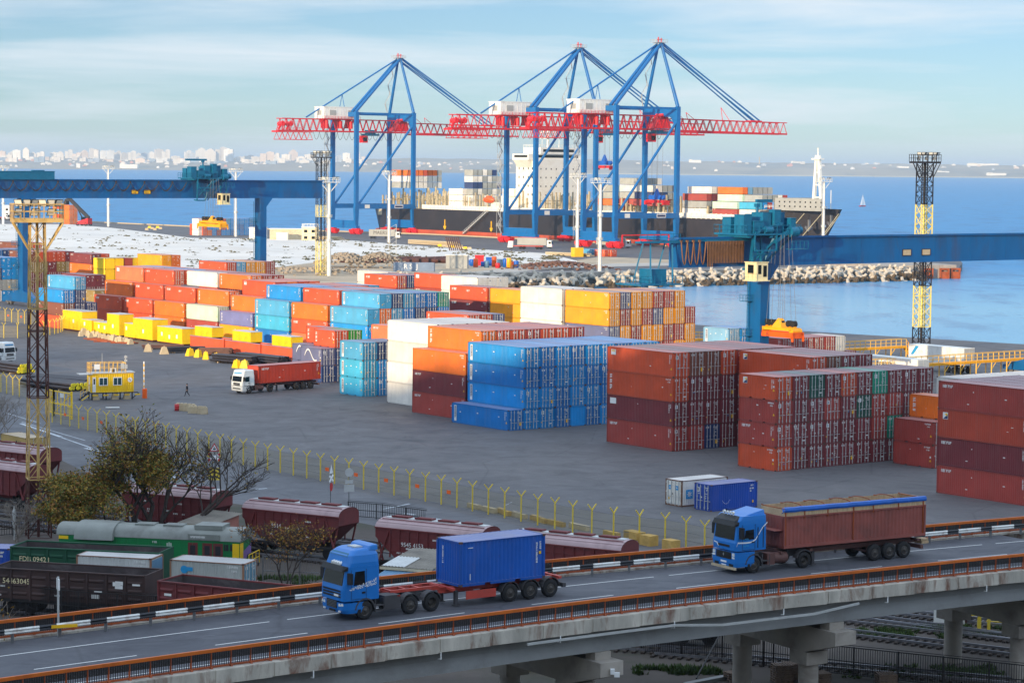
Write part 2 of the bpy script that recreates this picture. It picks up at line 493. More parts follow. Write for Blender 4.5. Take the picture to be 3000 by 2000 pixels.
def make_asphalt(name, base, patch, seam=False):
 m, nt, b = _new(name)
 n1 = noise(nt, 0.03, 6.0, 0.6, stretch=(1, 0.6, 1))
 n2 = noise(nt, 0.22, 6.0, 0.7, dist=0.6)
 n3 = noise(nt, 3.0, 4.0, 0.6)
 n4 = noise(nt, 0.09, 7.0, 0.7, stretch=(1.0, 0.35, 1), dist=0.8)
 c = mix(nt, maprange(nt, n1.outputs['Fac'], 0.35, 0.65), base, patch)
 c = mix(nt, maprange(nt, n2.outputs['Fac'], 0.54, 0.70, 0, 0.45), c, tuple(x * 0.62 for x in base[:3]) + (1,))
 c = mix(nt, maprange(nt, n4.outputs['Fac'], 0.60, 0.74, 0, 0.35), c, tuple(min(1, x * 1.5) for x in patch[:3]) + (1,))
 c = mix(nt, maprange(nt, n3.outputs['Fac'], 0.4, 0.8, 0, 0.22), c, tuple(x * 0.7 for x in base[:3]) + (1,))
 tc = N(nt, 'ShaderNodeTexCoord'); mp = N(nt, 'ShaderNodeMapping'); mp.inputs['Rotation'].default_value = (0, 0, -ROT_LONG); mp.inputs['Scale'].default_value = (0.05, 1.3, 1)
 n5 = N(nt, 'ShaderNodeTexNoise'); n5.inputs['Scale'].default_value = 1.0; n5.inputs['Detail'].default_value = 5.0; n5.inputs['Roughness'].default_value = 0.7
 nt.links.new(tc.outputs['Object'], mp.inputs['Vector']); nt.links.new(mp.outputs['Vector'], n5.inputs['Vector'])
 c = mix(nt, maprange(nt, n5.outputs['Fac'], 0.56, 0.72, 0, 0.5), c, tuple(x * 0.55 for x in base[:3]) + (1,))
 vo = N(nt, 'ShaderNodeTexVoronoi', feature='DISTANCE_TO_EDGE'); vo.inputs['Scale'].default_value = 0.07
 nt.links.new(tc.outputs['Object'], vo.inputs['Vector'])
 c = mix(nt, maprange(nt, vo.outputs['Distance'], 0.0, 0.012, 0.45, 0.0), c, tuple(x * 0.5 for x in base[:3]) + (1,))
 n6 = noise(nt, 0.55, 3.0, 0.5, stretch=(0.5, 2.2, 1))
 c = mix(nt, maprange(nt, n6.outputs['Fac'], 0.68, 0.74, 0, 0.35), c, tuple(min(1, x * 2.0) for x in patch[:3]) + (1,))
 nt.links.new(c, b.inputs['Base Color'])
 nt.links.new(maprange(nt, n2.outputs['Fac'], 0.35, 0.65, 0.62, 0.9), b.inputs['Roughness'])
 bump(nt, b, n3.outputs['Fac'], 0.15)
 M[name] = m
make_asphalt('asphalt', S(88, 87, 90), S(102, 99, 99))
make_asphalt('road_asphalt', S(88, 89, 94), S(102, 102, 106))
mat('quay_wall', S(120, 112, 104), 0.9, var=0.2, vs=0.1, dirt=S(62, 56, 50), ds=0.15, damt=0.6)
LAND = [(-900, -60), (700, -60), (700, 260), (330, 345), (170, 420), (98, 459), (39, 507), (2, 640), (-14, 704), (22, 716), (127, 784),
  (150, 806), (163, 866), (166, 886), (72, 1010), (-40, 1160), (-167, 1262), (-237, 1343), (-330, 1430), (-700, 1760), (-900, 1760)]
sheet('ground', LAND, 0.0, ['asphalt', 'quay_wall'], skirt=6.0)
mat('shade_hill_soil', S(110, 100, 84), 0.95, var=0.3, vs=0.03, dirt=S(70, 84, 50), ds=0.05, damt=0.7)
def shade_crest(x):  # crest height shaped so that its shadow ends across the yard
 q = 0.819 * x + 23.0 - 0.574 * 0
 k = 350.0
 qq = 0.819 * x - 23.0 + 46.0
 X = x
 if -415 < X < -388: k = 424  # peaks added to throw shadow bands over the left yard
 elif -452 < X < -434: k = 442
 elif -364 < X < -346: k = 383
 return (k + 40) * 0.1846 + 0.5 * math.sin(x * 0.21) + 0.3 * math.sin(x * 0.53)
mb = MB()
prof = [(62, 0.0), (40, 10.0), (18, 24.0), (8, 29.5), (-10, 30.5), (-22, 33.0)]
xs = []
x = -700.0
while x <= 360:
 xs.append(x); x += 3.0
rows = []
for (yy, zz) in prof: rows.append([(x, yy + 3 * math.sin(x * 0.03), zz - 0.3) for x in xs])
rows.append([(x, -40, shade_crest(x)) for x in xs])
rows.append([(x, -52, shade_crest(x)) for x in xs])
rows.append([(x, -160, -0.5) for x in xs])
vs = [p for r in rows for p in r]
n = len(xs)
mb.add(vs, [(k * n + i, k * n + i + 1, (k + 1) * n + i + 1, (k + 1) * n + i) for k in range(len(rows) - 1) for i in range(n - 1)])
struct('hill', mb, 'shade_hill_soil')  # unseen bluff behind the camera, its high crest added to shade the foreground
mat('far_land', S(158, 146, 126), 0.95, var=0.3, vs=0.0014, dirt=S(92, 108, 112), ds=0.0025, damt=0.75, stretch=(1, .6, 3))
FAR_D = 13800.0
def far_pt(px, up):
 return None
def land_top(px):
 pts = [(-200, 66), (300, 70), (700, 66), (1000, 74), (1200, 82), (1450, 80), (1700, 84), (2100, 78), (2500, 74), (3200, 70)]
 for (a, va), (b_, vb) in zip(pts, pts[1:]):
  if a <= px <= b_: return va + (vb - va) * (px - a) / (b_ - a)
 return 70
cols = list(range(-260, 3281, 20))
prof = [(0, -2.6), (30, 1.5), (120, 6), (260, 22), (420, 36), (700, 48), (1100, 62), (1700, 78), (2600, 84), (4200, 60), (6000, -20)]
mb = MB()
rows = []
for (dy, zz) in prof:
 r = []
 for px in cols:
  d = FAR_D + dy
  X = (px - 1500) / F * d
  t = land_top(px) / 78.0
  h = zz * t
  if 100 < dy < 4000: h += 7.0 * mn.fractal(Vector((X * 0.004, dy * 0.01, 3.3)), 1.0, 2.0, 4) * min(1, dy / 300)
  r.append((X, d + 60 * mn.noise(Vector((X * 0.002, 0, 0))), h))
 rows.append(r)
n = len(cols)
mb.add([p for r in rows for p in r], [(k * n + i, k * n + i + 1, (k + 1) * n + i + 1, (k + 1) * n + i) for k in range(len(rows) - 1) for i in range(n - 1)], 0, True)
struct('far_shore', mb, 'far_land')
mat('beach_sand', S(206, 190, 160), 0.95, var=0.12, vs=0.003)
mb = MB()
b0 = [((px - 1500) / F * (FAR_D - 25), FAR_D - 25 + 60 * mn.noise(Vector(((px - 1500) / F * FAR_D * 0.002, 0, 0))), -2.2) for px in cols if px >= 1400]
b1 = [(x, y + 70, 3.2) for x, y, z in b0]
n = len(b0)
mb.add(b0 + b1, [(i, i + 1, n + i + 1, n + i) for i in range(n - 1)])
struct('beach', mb, 'beach_sand')
def far_surface(px, dy):
 for (a, za), (b_, zb) in zip(prof, prof[1:]):
  if a <= dy <= b_: return (za + (zb - za) * (dy - a) / (b_ - a)) * land_top(px) / 78.0
 return 60
def slab_mesh(kind):
 b = MB()
 if kind == 0:
  b.box(-.5, .5, -.3, .3, 0, .94); b.box(-.18, .12, -.2, .25, .94, 1.0)
  for k in range(4): b.box(-.42 + k * .24, -.30 + k * .24, -.34, -.3, .04, .9)
 elif kind == 1:
  b.box(-.5, -.05, -.3, .3, 0, .86); b.box(-.05, .5, -.22, .38, 0, 1.0); b.box(.1, .3, -.1, .2, 1.0, 1.05)
 elif kind == 2:
  for k in range(5): b.box(-.5 + k * .2, -.31 + k * .2, -.3 - .03 * (k % 2), .3, 0, .9 + .1 * ((k * 7) % 3) / 2)
 elif kind == 3:
  b.box(-.5, .5, -.25, .25, 0, .8); b.box(-.3, .3, -.2, .2, .8, .93); b.box(-.12, .12, -.12, .12, .93, 1.0)
 elif kind == 4:
  b.box(-.5, .5, -.4, .4, 0, .62)
  b.prism([(-.54, .62), (.54, .62), (0, 1.0)], -.44, .44, 'y')
 else:
  b.box(-.5, .5, -.2, .2, 0, .85); b.box(-.46, -.2, -.25, .2, .85, 1.0)
 return b.data('building', 'building_paint')
FAR_MESH = [slab_mesh(k) for k in range(6)]
rf = random.Random(31)
WHITES = [S(228, 222, 212), S(236, 230, 220), S(214, 208, 200), S(224, 206, 190), S(190, 198, 206), S(240, 238, 232)]
def far_building(px, rows_up, w_px, h_px, kind, col, cat, label, group, dy):
 d = FAR_D + dy
 k = d / F
 X = (px - 1500) * k
 o = link('apartment_tower' if cat == 'apartment tower' else ('shore_house' if cat == 'house' else 'chimney'), FAR_MESH[kind], None,
             (X, d, far_surface(px, dy) - 4), rf.uniform(-.35, .5), col)
 o.scale = (w_px * k, w_px * k * rf.uniform(.5, .9), h_px * k + 4)
 tag(o, label, cat, group)
TW = ((5, 22, 26), (30, 16, 20), (50, 24, 30), (76, 20, 30), (96, 22, 22), (118, 22, 20), (160, 26, 18), (176, 18, 26), (200, 22, 25), (224, 24, 22), (246, 22, 26), (268, 16, 30), (282, 15, 32),
      (300, 18, 24), (322, 22, 26), (342, 20, 25), (362, 22, 24), (384, 24, 26), (404, 18, 20), (424, 24, 22), (442, 20, 23), (464, 26, 33), (484, 24, 33), (512, 26, 16),
      (548, 20, 26), (562, 18, 24), (588, 34, 37), (616, 34, 38), (644, 36, 38), (668, 28, 37), (700, 26, 14), (726, 28, 16), (748, 30, 14), (780, 40, 30), (806, 20, 24), (836, 26, 24), (856, 26, 34), (880, 28, 18),
      (904, 30, 22), (930, 26, 30), (985, 24, 20), (1012, 22, 24), (1044, 14, 28), (1064, 16, 14))
for (px, w, h) in TW:
 tall = h >= 30
 far_building(px, 0, w, h, rf.choice((0, 1, 2, 3)), rf.choice(WHITES), 'apartment tower',
                 'tall white apartment tower on the far city skyline' if tall else 'pale mid rise apartment block on the far city skyline',
                 'apartment towers on the far shore' if tall else 'mid rise blocks on the far shore', rf.uniform(900, 1500))
for k in range(46):
 px = rf.uniform(-20, 1080)
 far_building(px, 0, rf.uniform(12, 34), rf.uniform(8, 17), rf.choice((1, 3, 5, 5)), rf.choice(WHITES + [S(150, 168, 184)]), 'apartment tower',
                 'low pale block crowded below the far apartment towers', 'low blocks below the far towers', rf.uniform(520, 1000))
for k in range(190):
 px = rf.uniform(0, 1800) if k < 150 else rf.uniform(1800, 3000)
 far_building(px, 0, rf.uniform(6, 14), rf.uniform(3.5, 7.5), 4, rf.choice(WHITES + [S(206, 150, 130), S(230, 226, 220)]), 'house',
                 'small pale house on the hazy slope of the far shore', 'houses on the far slope', rf.uniform(150, 900) if px < 1800 else rf.uniform(250, 1900))
for (px, w, h, dy) in ((377, 54, 14, 120), (228, 12, 15, 110), (540, 30, 9, 700), (2330, 40, 6, 1900), (2870, 90, 7, 1800), (2910, 56, 7, 200), (2640, 30, 5, 900), (2755, 34, 6, 300), (2030, 36, 9, 1500)):
 far_building(px, 0, w, h, 5, S(240, 238, 230), 'house', 'long low white building on the far shore', 'long low buildings on the far shore', dy)
mb = MB(); mb.cyl((0, 0, 0), (0, 0, 1), .5, 8, .3)
o = mb.obj('chimney', 'concrete_pale'); o.location = ((2218 - 1500) / F * 15300, 15300, 66); o.scale = (9, 9, 48)
tag(o, 'lone thin chimney rising above the far hill', 'chimney')
mat('white_sand', S(228, 222, 212), 0.95, var=0.08, vs=0.02, dirt=S(176, 160, 140), ds=0.05, damt=0.3, bmp=0.3, bs_=0.5)
UP = [(-90, 656), (200, 657), (330, 668), (460, 684), (560, 697), (760, 699), (1000, 702), (1250, 722), (1450, 733), (1600, 742), (1690, 764)]
LO = [(-90, 812), (300, 812), (500, 812), (700, 796), (850, 778), (960, 764), (1100, 757), (1290, 766), (1500, 772), (1690, 768)]
def interp(t, x):
 for (a, va), (b_, vb) in zip(t, t[1:]):
  if a <= x <= b_: return va + (vb - va) * (x - a) / (b_ - a)
 return t[-1][1] if x > t[-1][0] else t[0][1]
def sand_h(p, e):
 h = 0.9 * mn.fractal(Vector((p.x * 0.012, p.y * 0.006, 1.7)), 1.0, 2.0, 3) + 0.25 * mn.noise(Vector((p.x * 0.11, p.y * 0.07, 9.1)))
 return 0.03 + max(0.0, 0.9 + h) * min(1.0, e * 5.0)
mb = MB()
NX, NY = 240, 60
vs = []
for j in range(NY + 1):
 for i in range(NX + 1):
  x = -90 + 1780.0 * i / NX
  y = interp(LO, x) + (interp(UP, x) - interp(LO, x)) * j / NY
  p = G(x, y, 0.0)
  e = min(j / NY, 1 - j / NY, (NX - i) / NX * 1.5)
  vs.append((p.x, p.y, sand_h(p, e)))
mb.add(vs, [(j * (NX + 1) + i, j * (NX + 1) + i + 1, (j + 1) * (NX + 1) + i + 1, (j + 1) * (NX + 1) + i) for j in range(NY) for i in range(NX)], 0, True)
struct('sand_field', mb, 'white_sand')
mat('scrub', S(96, 88, 58), 0.95, var=0.35, vs=0.3)
mat('scrub_dark', S(84, 80, 56), 0.95, var=0.35, vs=0.3)
mb = MB()
rs = random.Random(5)
for k in range(1500):
 x = rs.uniform(-80, 1640)
 t = rs.uniform(0.02, 0.97) ** 1.1
 y = interp(LO, x) + (interp(UP, x) - interp(LO, x)) * t
 if mn.noise(Vector((x * 0.02, y * 0.09, 0.4))) < -0.05: continue
 p = G(x, y, 0.0)
 z = sand_h(p, min(t, 1 - t))
 r = rs.uniform(0.3, 1.15) if t > .2 else rs.uniform(.4, 1.3)
 for b_ in range(3):
  a = rs.uniform(0, 6.28)
  c = Vector((p.x + rs.uniform(-1.4, 1.4) * r, p.y + rs.uniform(-1.4, 1.4) * r, z - .1))
  ux, uy = Vector((math.cos(a), math.sin(a), 0)) * r, Vector((-math.sin(a), math.cos(a), 0)) * r * .6
  top = c + Vector((0, 0, r * rs.uniform(.35, .7)))
  mb.add([c - ux, c - uy, c + ux, c + uy, top], [(0, 1, 4), (1, 2, 4), (2, 3, 4), (3, 0, 4)], 0 if t > .3 else 1)
o = mb.obj('scrub_tufts', ['scrub', 'scrub_dark'])
tag(o, 'dry scrub tufts dotted over the white sand field', 'scrub', kind='stuff')
mat('dirt', S(186, 168, 142), 0.95, var=0.18, vs=0.06, dirt=S(120, 104, 86), ds=0.08, damt=0.5, bmp=0.3, bs_=1.0)
mat('pale_concrete_road', S(184, 178, 168), 0.9, var=0.1, vs=0.05, dirt=S(140, 128, 112), ds=0.08, damt=0.4)
sheet('dirt_ground', [tuple(G(x, y)[:2]) for x, y in ((560, 812), (850, 774), (960, 760), (1300, 762), (1500, 768), (1690, 762), (1760, 752), (2000, 762), (2000, 775), (1750, 782), (1500, 788), (1350, 812), (900, 880))], 0.012, 'dirt')
sheet('service_road', [tuple(G(x, y)[:2]) for x, y in ((1180, 822), (1420, 792), (1560, 781), (1800, 772), (2080, 768), (2080, 776), (1800, 781), (1600, 789), (1450, 802), (1230, 832))], 0.02, 'pale_concrete_road')
mat('rubble_stone', S(160, 148, 132), 0.95, var=0.3, vs=0.5)
def rubble(name, label, cx, cy, w, h, n, seed, m='rubble_stone', sz=(.35, 1.2)):
 b = MB(); r = random.Random(seed)
 c = G(cx, cy)
 for k in range(n):
  u = r.gauss(0, .38); v = r.gauss(0, .3)
  if abs(u) > 1 or abs(v) > 1: continue
  s_ = r.uniform(*sz)
  z = h * max(0, 1 - (abs(u) ** 1.4 + abs(v) ** 1.4))
  q = Vector((c.x + u * w / 2, c.y + v * w * .5, z))
  pts = [q + Vector((sx * s_ * r.uniform(.4, 1), sy * s_ * r.uniform(.4, 1), sz_ * s_ * r.uniform(.3, .8))) for sz_ in (-1, 1) for sx, sy in ((-1, -1), (1, -1), (1, 1), (-1, 1))]
  b.hexa(pts)
 o = b.obj(name, m)
 tag(o, label, 'rubble', kind='stuff')
rubble('rubble_heap', 'pale broken concrete heap behind the white lamp post', 1012, 783, 26, 4.5, 260, 2, sz=(.3, .9))
rubble('rubble_heap', 'rounded heap of grey gravel beside the broken concrete', 1110, 784, 24, 5.0, 420, 3, sz=(.2, .5))
rubble('rubble_heap', 'low strip of scrap and rubble behind the grey trailer', 1640, 787, 40, 2.2, 260, 4, 'pipe_rust', (.3, .8))
rubble('rubble_heap', 'low grey rubble in front of the sand field', 900, 800, 60, 1.6, 220, 8, sz=(.3, .8))
BW = [Vector((-40, 694, 0)), Vector((24, 716, 0)), Vector((128, 785, 0))]
mb = MB()
for a, b_ in zip(BW, BW[1:]):
 d = (b_ - a).normalized(); nrm = Vector((-d.y, d.x, 0))
 mb.hexa([a, b_, b_ + nrm * 4, a + nrm * 4] + [p + Vector((0, 0, 1.9)) for p in (a, b_, b_ + nrm * 4, a + nrm * 4)])
o = mb.obj('breakwater_wall', 'concrete'); tag(o, 'long low concrete cap wall behind the tetrapods', 'sea wall')
tb = MB()
for d in (Vector((0, 0, 1)), Vector((.94, 0, -.33)), Vector((-.47, .82, -.33)), Vector((-.47, -.82, -.33))):
 tb.cyl((0, 0, 0), d * 1.5, .62, 8, .42)
mat('tetrapod_concrete', S(196, 186, 170), 0.9, var=0.2, vs=0.5, dirt=S(120, 108, 92), ds=.6, damt=.5)
mat('tetrapod_wet', S(84, 68, 46), 0.7, var=0.3, vs=0.5)
tdata = tb.data('tetrapod', 'tetrapod_concrete'); twet = tb.data('tetrapod', 'tetrapod_wet')
rt = random.Random(12)
cnt = 0
LEN = sum((b_ - a).length for a, b_ in zip(BW, BW[1:]))
for row in range(5):
 n = 54
 for k in range(n):
  s_ = LEN * (k + rt.random() * .8) / n + 2
  a, b_ = (BW[0], BW[1]) if s_ < (BW[1] - BW[0]).length else (BW[1], BW[2])
  if b_ is BW[2]: s_ -= (BW[1] - BW[0]).length
  d = (b_ - a).normalized(); nrm = Vector((d.y, -d.x, 0))
  p = a + d * s_ + nrm * (1.6 + row * 2.0 + rt.uniform(-.5, .5))
  p.z = 1.1 - row * 1.0 + rt.uniform(-.25, .25)
  o = link('tetrapod', twet if row >= 3 and rt.random() < .85 else tdata, None, p, (rt.uniform(0, 6.3), rt.uniform(0, 6.3), rt.uniform(0, 6.3)))
  s2 = rt.uniform(1.0, 1.25); o.scale = (s2, s2, s2)
  if row >= 3: tag(o, 'dark wet concrete tetrapod at the waterline of the breakwater', 'tetrapod', 'wet tetrapods of the breakwater')
  else: tag(o, 'pale dry concrete tetrapod piled against the breakwater wall', 'tetrapod', 'dry tetrapods of the breakwater')
for k in range(14):
 a = -1.9 + 2.2 * k / 13
 p = BW[2] + Vector((math.cos(a) * 6, math.sin(a) * 9, -1.4 + rt.uniform(-.4, .8)))
 o = link('tetrapod', twet, None, p, (rt.uniform(0, 6.3), rt.uniform(0, 6.3), rt.uniform(0, 6.3)))
 tag(o, 'dark wet concrete tetrapod at the waterline of the breakwater', 'tetrapod', 'wet tetrapods of the breakwater')
t = thing('pier_head', 'square concrete pier head at the end of the breakwater', 'pier', (0, 0, 0))
a, b_ = G(2575, 777, 2.0), G(2802, 776, 2.0)
mb = MB()
d = (b_ - a).normalized(); nb = Vector((-d.y, d.x, 0)) * 40
mb.hexa([Vector((p.x, p.y, -4)) for p in (a, b_, b_ + nb, a + nb)] + [Vector((p.x, p.y, 2.0)) for p in (a, b_, b_ + nb, a + nb)])
mb.obj('wall', 'concrete', t)
for fx in (2716, 2766, 2800):
 p = G(fx, 792, 0.2) + Vector((0, -1.2, 0))
 p = a + d * ((p - a).dot(d)) - nb.normalized() * .9
 m2 = MB()
 m2.box(p.x - 1.6, p.x - 1.1, p.y - .6, p.y + .9, -3.5, 1.0); m2.box(p.x + 1.1, p.x + 1.6, p.y - .6, p.y + .9, -3.5, 1.0)
 m2.box(p.x - 1.1, p.x + 1.1, p.y - .5, p.y + .9, .4, 1.0); m2.box(p.x - 1.1, p.x + 1.1, p.y - .3, p.y + .9, -3.5, -.2)
 m2.obj('fender', 'rust_orange', t)
# ================================================================== CONTAINERS
CW = 2.438
KIND = {'20': (6.058, 2.591), '40': (12.192, 2.591), '40H': (12.192, 2.896)}
CCOL = {'o': ('orange', S(228, 112, 28)), 'O': ('orange red', S(206, 80, 40)), 'r': ('brick red', S(168, 66, 56)), 'm': ('maroon', S(124, 48, 52)),
  'b': ('blue', S(0, 142, 214)), 'B': ('deep blue', S(0, 116, 190)), 'n': ('navy', S(34, 62, 112)), 'c': ('cyan', S(60, 176, 214)),
  'l': ('steel blue', S(70, 158, 200)), 't': ('teal green', S(10, 146, 118)), 'g': ('dark green', S(22, 84, 70)), 'G': ('bright green', S(10, 156, 56)),
  'w': ('white', S(228, 224, 214)), 'y': ('amber', S(246, 160, 6)), 'Y': ('lemon yellow', S(248, 208, 16)), 's': ('slate blue', S(96, 102, 136)),
  'p': ('lavender', S(120, 126, 180)), 'k': ('mint', S(196, 220, 196)), 'e': ('grey', S(160, 164, 160)), 'f': ('olive', S(150, 126, 70)),
  'u': ('brown', S(128, 74, 56)), 'a': ('salmon', S(232, 116, 74)), 'h': ('grass green', S(94, 152, 96)), 'R': ('rust red', S(182, 70, 46)), 'i': ('pale blue', S(120, 170, 200)), 'q': ('cobalt', S(22, 74, 170))}
def corr_wall(mb, p0, d, out, length, z0, z1, pitch=0.278, depth=0.036, n=None):
 """trapezoid corrugation along d, standing between z0 and z1"""
 n = max(1, round(length / pitch))
 pitch = length / n
 prof = []
 for i in range(n):
  u = i * pitch
  prof += [(u, 0), (u + pitch * .25, 0), (u + pitch * .5, -depth), (u + pitch * .75, -depth)]
 prof.append((length, 0))
 vs = []
 for z in (z0, z1):
  for u, w in prof: vs.append(p0 + d * u + out * w + Vector((0, 0, z)))
 k = len(prof)
 mb.add(vs, [(i, i + 1, k + i + 1, k + i) for i in range(k - 1)])
_cm = {}
def cont_meshes(kind):
 if kind in _cm: return _cm[kind]
 L, H = KIND[kind]
 X, Y = Vector((1, 0, 0)), Vector((0, 1, 0))
 def shell(closed):
  mb = MB()
  corr_wall(mb, Vector((.08, .03, 0)), X, -Y, L - .16, .14, H - .06)
  corr_wall(mb, Vector((.08, CW - .03, 0)), X, Y, L - .16, .14, H - .06)
  corr_wall(mb, Vector((.03, .1, 0)), Y, -X, CW - .2, .14, H - .06, pitch=.26, depth=.04)
  if closed: corr_wall(mb, Vector((L - .03, .1, 0)), Y, X, CW - .2, .14, H - .06, pitch=.26, depth=.04)
  nr = round((L - .2) / .36)
  for i in range(nr):
   a = .1 + (L - .2) * i / nr
   b_ = .1 + (L - .2) * (i + .55) / nr
   c = .1 + (L - .2) * (i + 1) / nr
   mb.quad((a, .08, H - .03), (b_, .08, H - .015), (b_, CW - .08, H - .015), (a, CW - .08, H - .03))
   mb.quad((b_, .08, H - .015), (c, .08, H - .03), (c, CW - .08, H - .03), (b_, CW - .08, H - .015))
  mb.quad((.05, .05, .16), (.05, CW - .05, .16), (L - .05, CW - .05, .16), (L - .05, .05, .16))
  return mb.data('shell', 'container_paint', fix=False)
 fr = MB()
 for x in (0, L - .13):
  for y in (0, CW - .13):
   fr.box(x, x + .13, y, y + .13, .12, H - .12)
   fr.box(x - .004 if x == 0 else x - .05, x + .18 if x == 0 else x + .134, y - .004 if y == 0 else y - .03, y + .16 if y == 0 else y + .134, 0, .118, 1)
   fr.box(x - .004 if x == 0 else x - .05, x + .18 if x == 0 else x + .134, y - .004 if y == 0 else y - .03, y + .16 if y == 0 else y + .134, H - .118, H, 1)
 for y in (0, CW - .06):
  fr.box(.18, L - .18, y, y + .06, H - .075, H - .012)
  if kind == '20':
   for a, b_ in ((.18, 1.75), (2.15, 3.9), (4.3, L - .18)): fr.box(a, b_, y, y + .06, .0, .15)
   fr.box(1.75, 2.15, y, y + .05, .115, .15); fr.box(3.9, 4.3, y, y + .05, .115, .15)
  else: fr.box(.18, L - .18, y, y + .06, .0, .15)
 for x in (0, L - .1):
  fr.box(x, x + .1, .16, CW - .16, 0, .14); fr.box(x, x + .1, .16, CW - .16, H - .12, H - .01)
 frame = fr.data('frame', ['container_paint', 'casting'])
 doors, rods = [], []
 for k in (0, 1):
  y0, y1 = (.14, CW / 2 - .012) if k == 0 else (CW / 2 + .012, CW - .14)
  d = MB()
  d.box(L - .075, L - .03, y0, y1, .15, H - .13)
  for j in range(5):
   z = .24 + (H - .55) * j / 4.6
   d.box(L - .03, L - .005, y0 + .08, y1 - .08, z, z + (H - .55) / 4.6 * .55)
  for z in (.35, H * .5, H - .4):
   yy = y0 - .05 if k == 0 else y1 - .02
   d.box(L - .03, L + .01, yy, yy + .07, z, z + .1)
  doors.append(d.data('door', 'container_paint'))
  r = MB()
  for f in (.27, .73):
   y = y0 + (y1 - y0) * f
   r.box(L + .004, L + .062, y - .029, y + .029, .08, H - .08)
   for z in (.3, H * .5, H - .3): r.box(L - .004, L + .05, y - .07, y + .07, z - .05, z + .05)
   r.box(L + .05, L + .085, y - .03, y + .36, H * .36, H * .36 + .05)
  rods.append(r.data('lock_rod', 'galvanized'))
 _cm[kind] = dict(shell=shell(False), closed=shell(True), frame=frame, doors=doors, rods=rods)
 return _cm[kind]
mat('casting', S(92, 66, 54), 0.7, var=0.25)
_mk = {}
def glyphs(mb, r, u0, v0, n, h, place, mi=0, fill=.62):
 """a short line of worn, no longer readable lettering: small upright and cross strokes"""
 for i in range(n):
  u = u0 + i * h * .78
  w = h * fill
  st = h * .2
  k = r.randrange(6)
  place(mb, u, v0, u + st, v0 + h, mi)
  if k != 1: place(mb, u + w - st, v0 if k != 2 else v0 + h * .5, u + w, v0 + h, mi)
  if k != 4: place(mb, u + st, v0 + h - st, u + w - st, v0 + h, mi)
  if k in (0, 2, 3): place(mb, u + st, v0 + h * .42, u + w - st, v0 + h * .6, mi)
  if k in (0, 3, 5): place(mb, u + st, v0, u + w - st, v0 + st, mi)
MKM = ['mark_white', 'mark_yellow', 'mark_dark', 'mark_blue', 'mark_navy', 'mark_red']
def side_marks(kind, v):
 """lettering on the long face at y = 0"""
 key = ('s', kind, v)
 if key in _mk: return _mk[key]
 L, H = KIND[kind]
 r = random.Random(hash(v) % 1000 if not isinstance(v, int) else v * 17 + 3)
 mb = MB()
 def pl(m, u0, v0, u1, v1, mi): m.quad((u0, -.006, v0), (u1, -.006, v0), (u1, -.006, v1), (u0, -.006, v1), mi)
 def pv(m, u0, v0, u1, v1, mi): m.quad((-v1 + pv.x, -.010, -u0 + pv.z), (-v0 + pv.x, -.010, -u0 + pv.z), (-v0 + pv.x, -.010, -u1 + pv.z), (-v1 + pv.x, -.010, -u1 + pv.z), mi)
 if v == 'strip':
  pl(mb, .55, .28, 1.05, H - .3, 0)
  pv.x, pv.z = .97, H - .42
  glyphs(mb, r, 0, 0, int((H - .8) / .29), .34, pv, 4)
 elif v == 'column':
  pv.x, pv.z = .95, H - .4
  glyphs(mb, r, 0, 0, int((H - .9) / .31), .4, pv, 0)
 elif v == 'logo':
  pl(mb, .7, H - .95, 1.6, H - .3, 0); pl(mb, .8, H - .55, 1.5, H - .38, 1)
 elif v == 'white_panel': pl(mb, .6, H - 1.05, 1.75, H - .35, 0)
 elif v == 'name':
  glyphs(mb, r, .6, H - .66, 6, .3, pl, 0)
 elif v == 'square':
  pl(mb, .7, H - 1.0, 1.4, H - .3, 0); mb.add([(.74, -.009, H - .96), (1.36, -.009, H - .96), (1.36, -.009, H - .5)], [(0, 1, 2)], 4); mb.add([(.9, -.010, H - .5), (1.3, -.010, H - .7), (1.3, -.010, H - .36)], [(0, 1, 2)], 1)
 elif v == 'big':
  glyphs(mb, r, .7, H - .85, 5, .42, pl, 0); glyphs(mb, r, L * .45, H - 1.0, 4, .34, pl, 0)
 elif v == 'swoosh':
  for i in range(16):
   t0, t1 = i / 16, (i + 1) / 16
   f = lambda t: (1.2 + 3.4 * t, .7 + 1.1 * math.sin(t * 5.2) * (1 - t * .4) + .5)
   (a, b_), (c, d) = f(t0), f(t1)
   mb.quad((a, -.006, b_), (c, -.006, d), (c, -.006, d + .26), (a, -.006, b_ + .26), 0)
 if v != 'none':
  pv.x, pv.z = L - .62, H - .3
  if r.random() < .6:
   glyphs(mb, r, 0, 0, 9, .15, pv, 0)
   pv.x = L - .36
   glyphs(mb, r, 0, 0, 4, .15, pv, 0)
  else:
   glyphs(mb, r, L - 1.35, H - .4, 7, .17, pl, 0); glyphs(mb, r, L - 1.0, H - .68, 4, .15, pl, 0)
  z = r.uniform(.5, 1.0)
  mb.add([(L - .55, -.006, z), (L - .25, -.006, z), (L - .4, -.006, z + .28)], [(0, 1, 2)], 1)
  if r.random() < .5: pl(mb, L - .5, z + .4, L - .28, z + .62, 0)
 for k in range(r.randrange(1, 4)):
  u, w = r.uniform(1.6, L - 1.6), r.uniform(.4, H - .7)
  pl(mb, u, w, u + r.uniform(.06, .3), w + r.uniform(.05, .14), 0)
 _mk[key] = mb.data('marking', MKM, fix=False)
 return _mk[key]
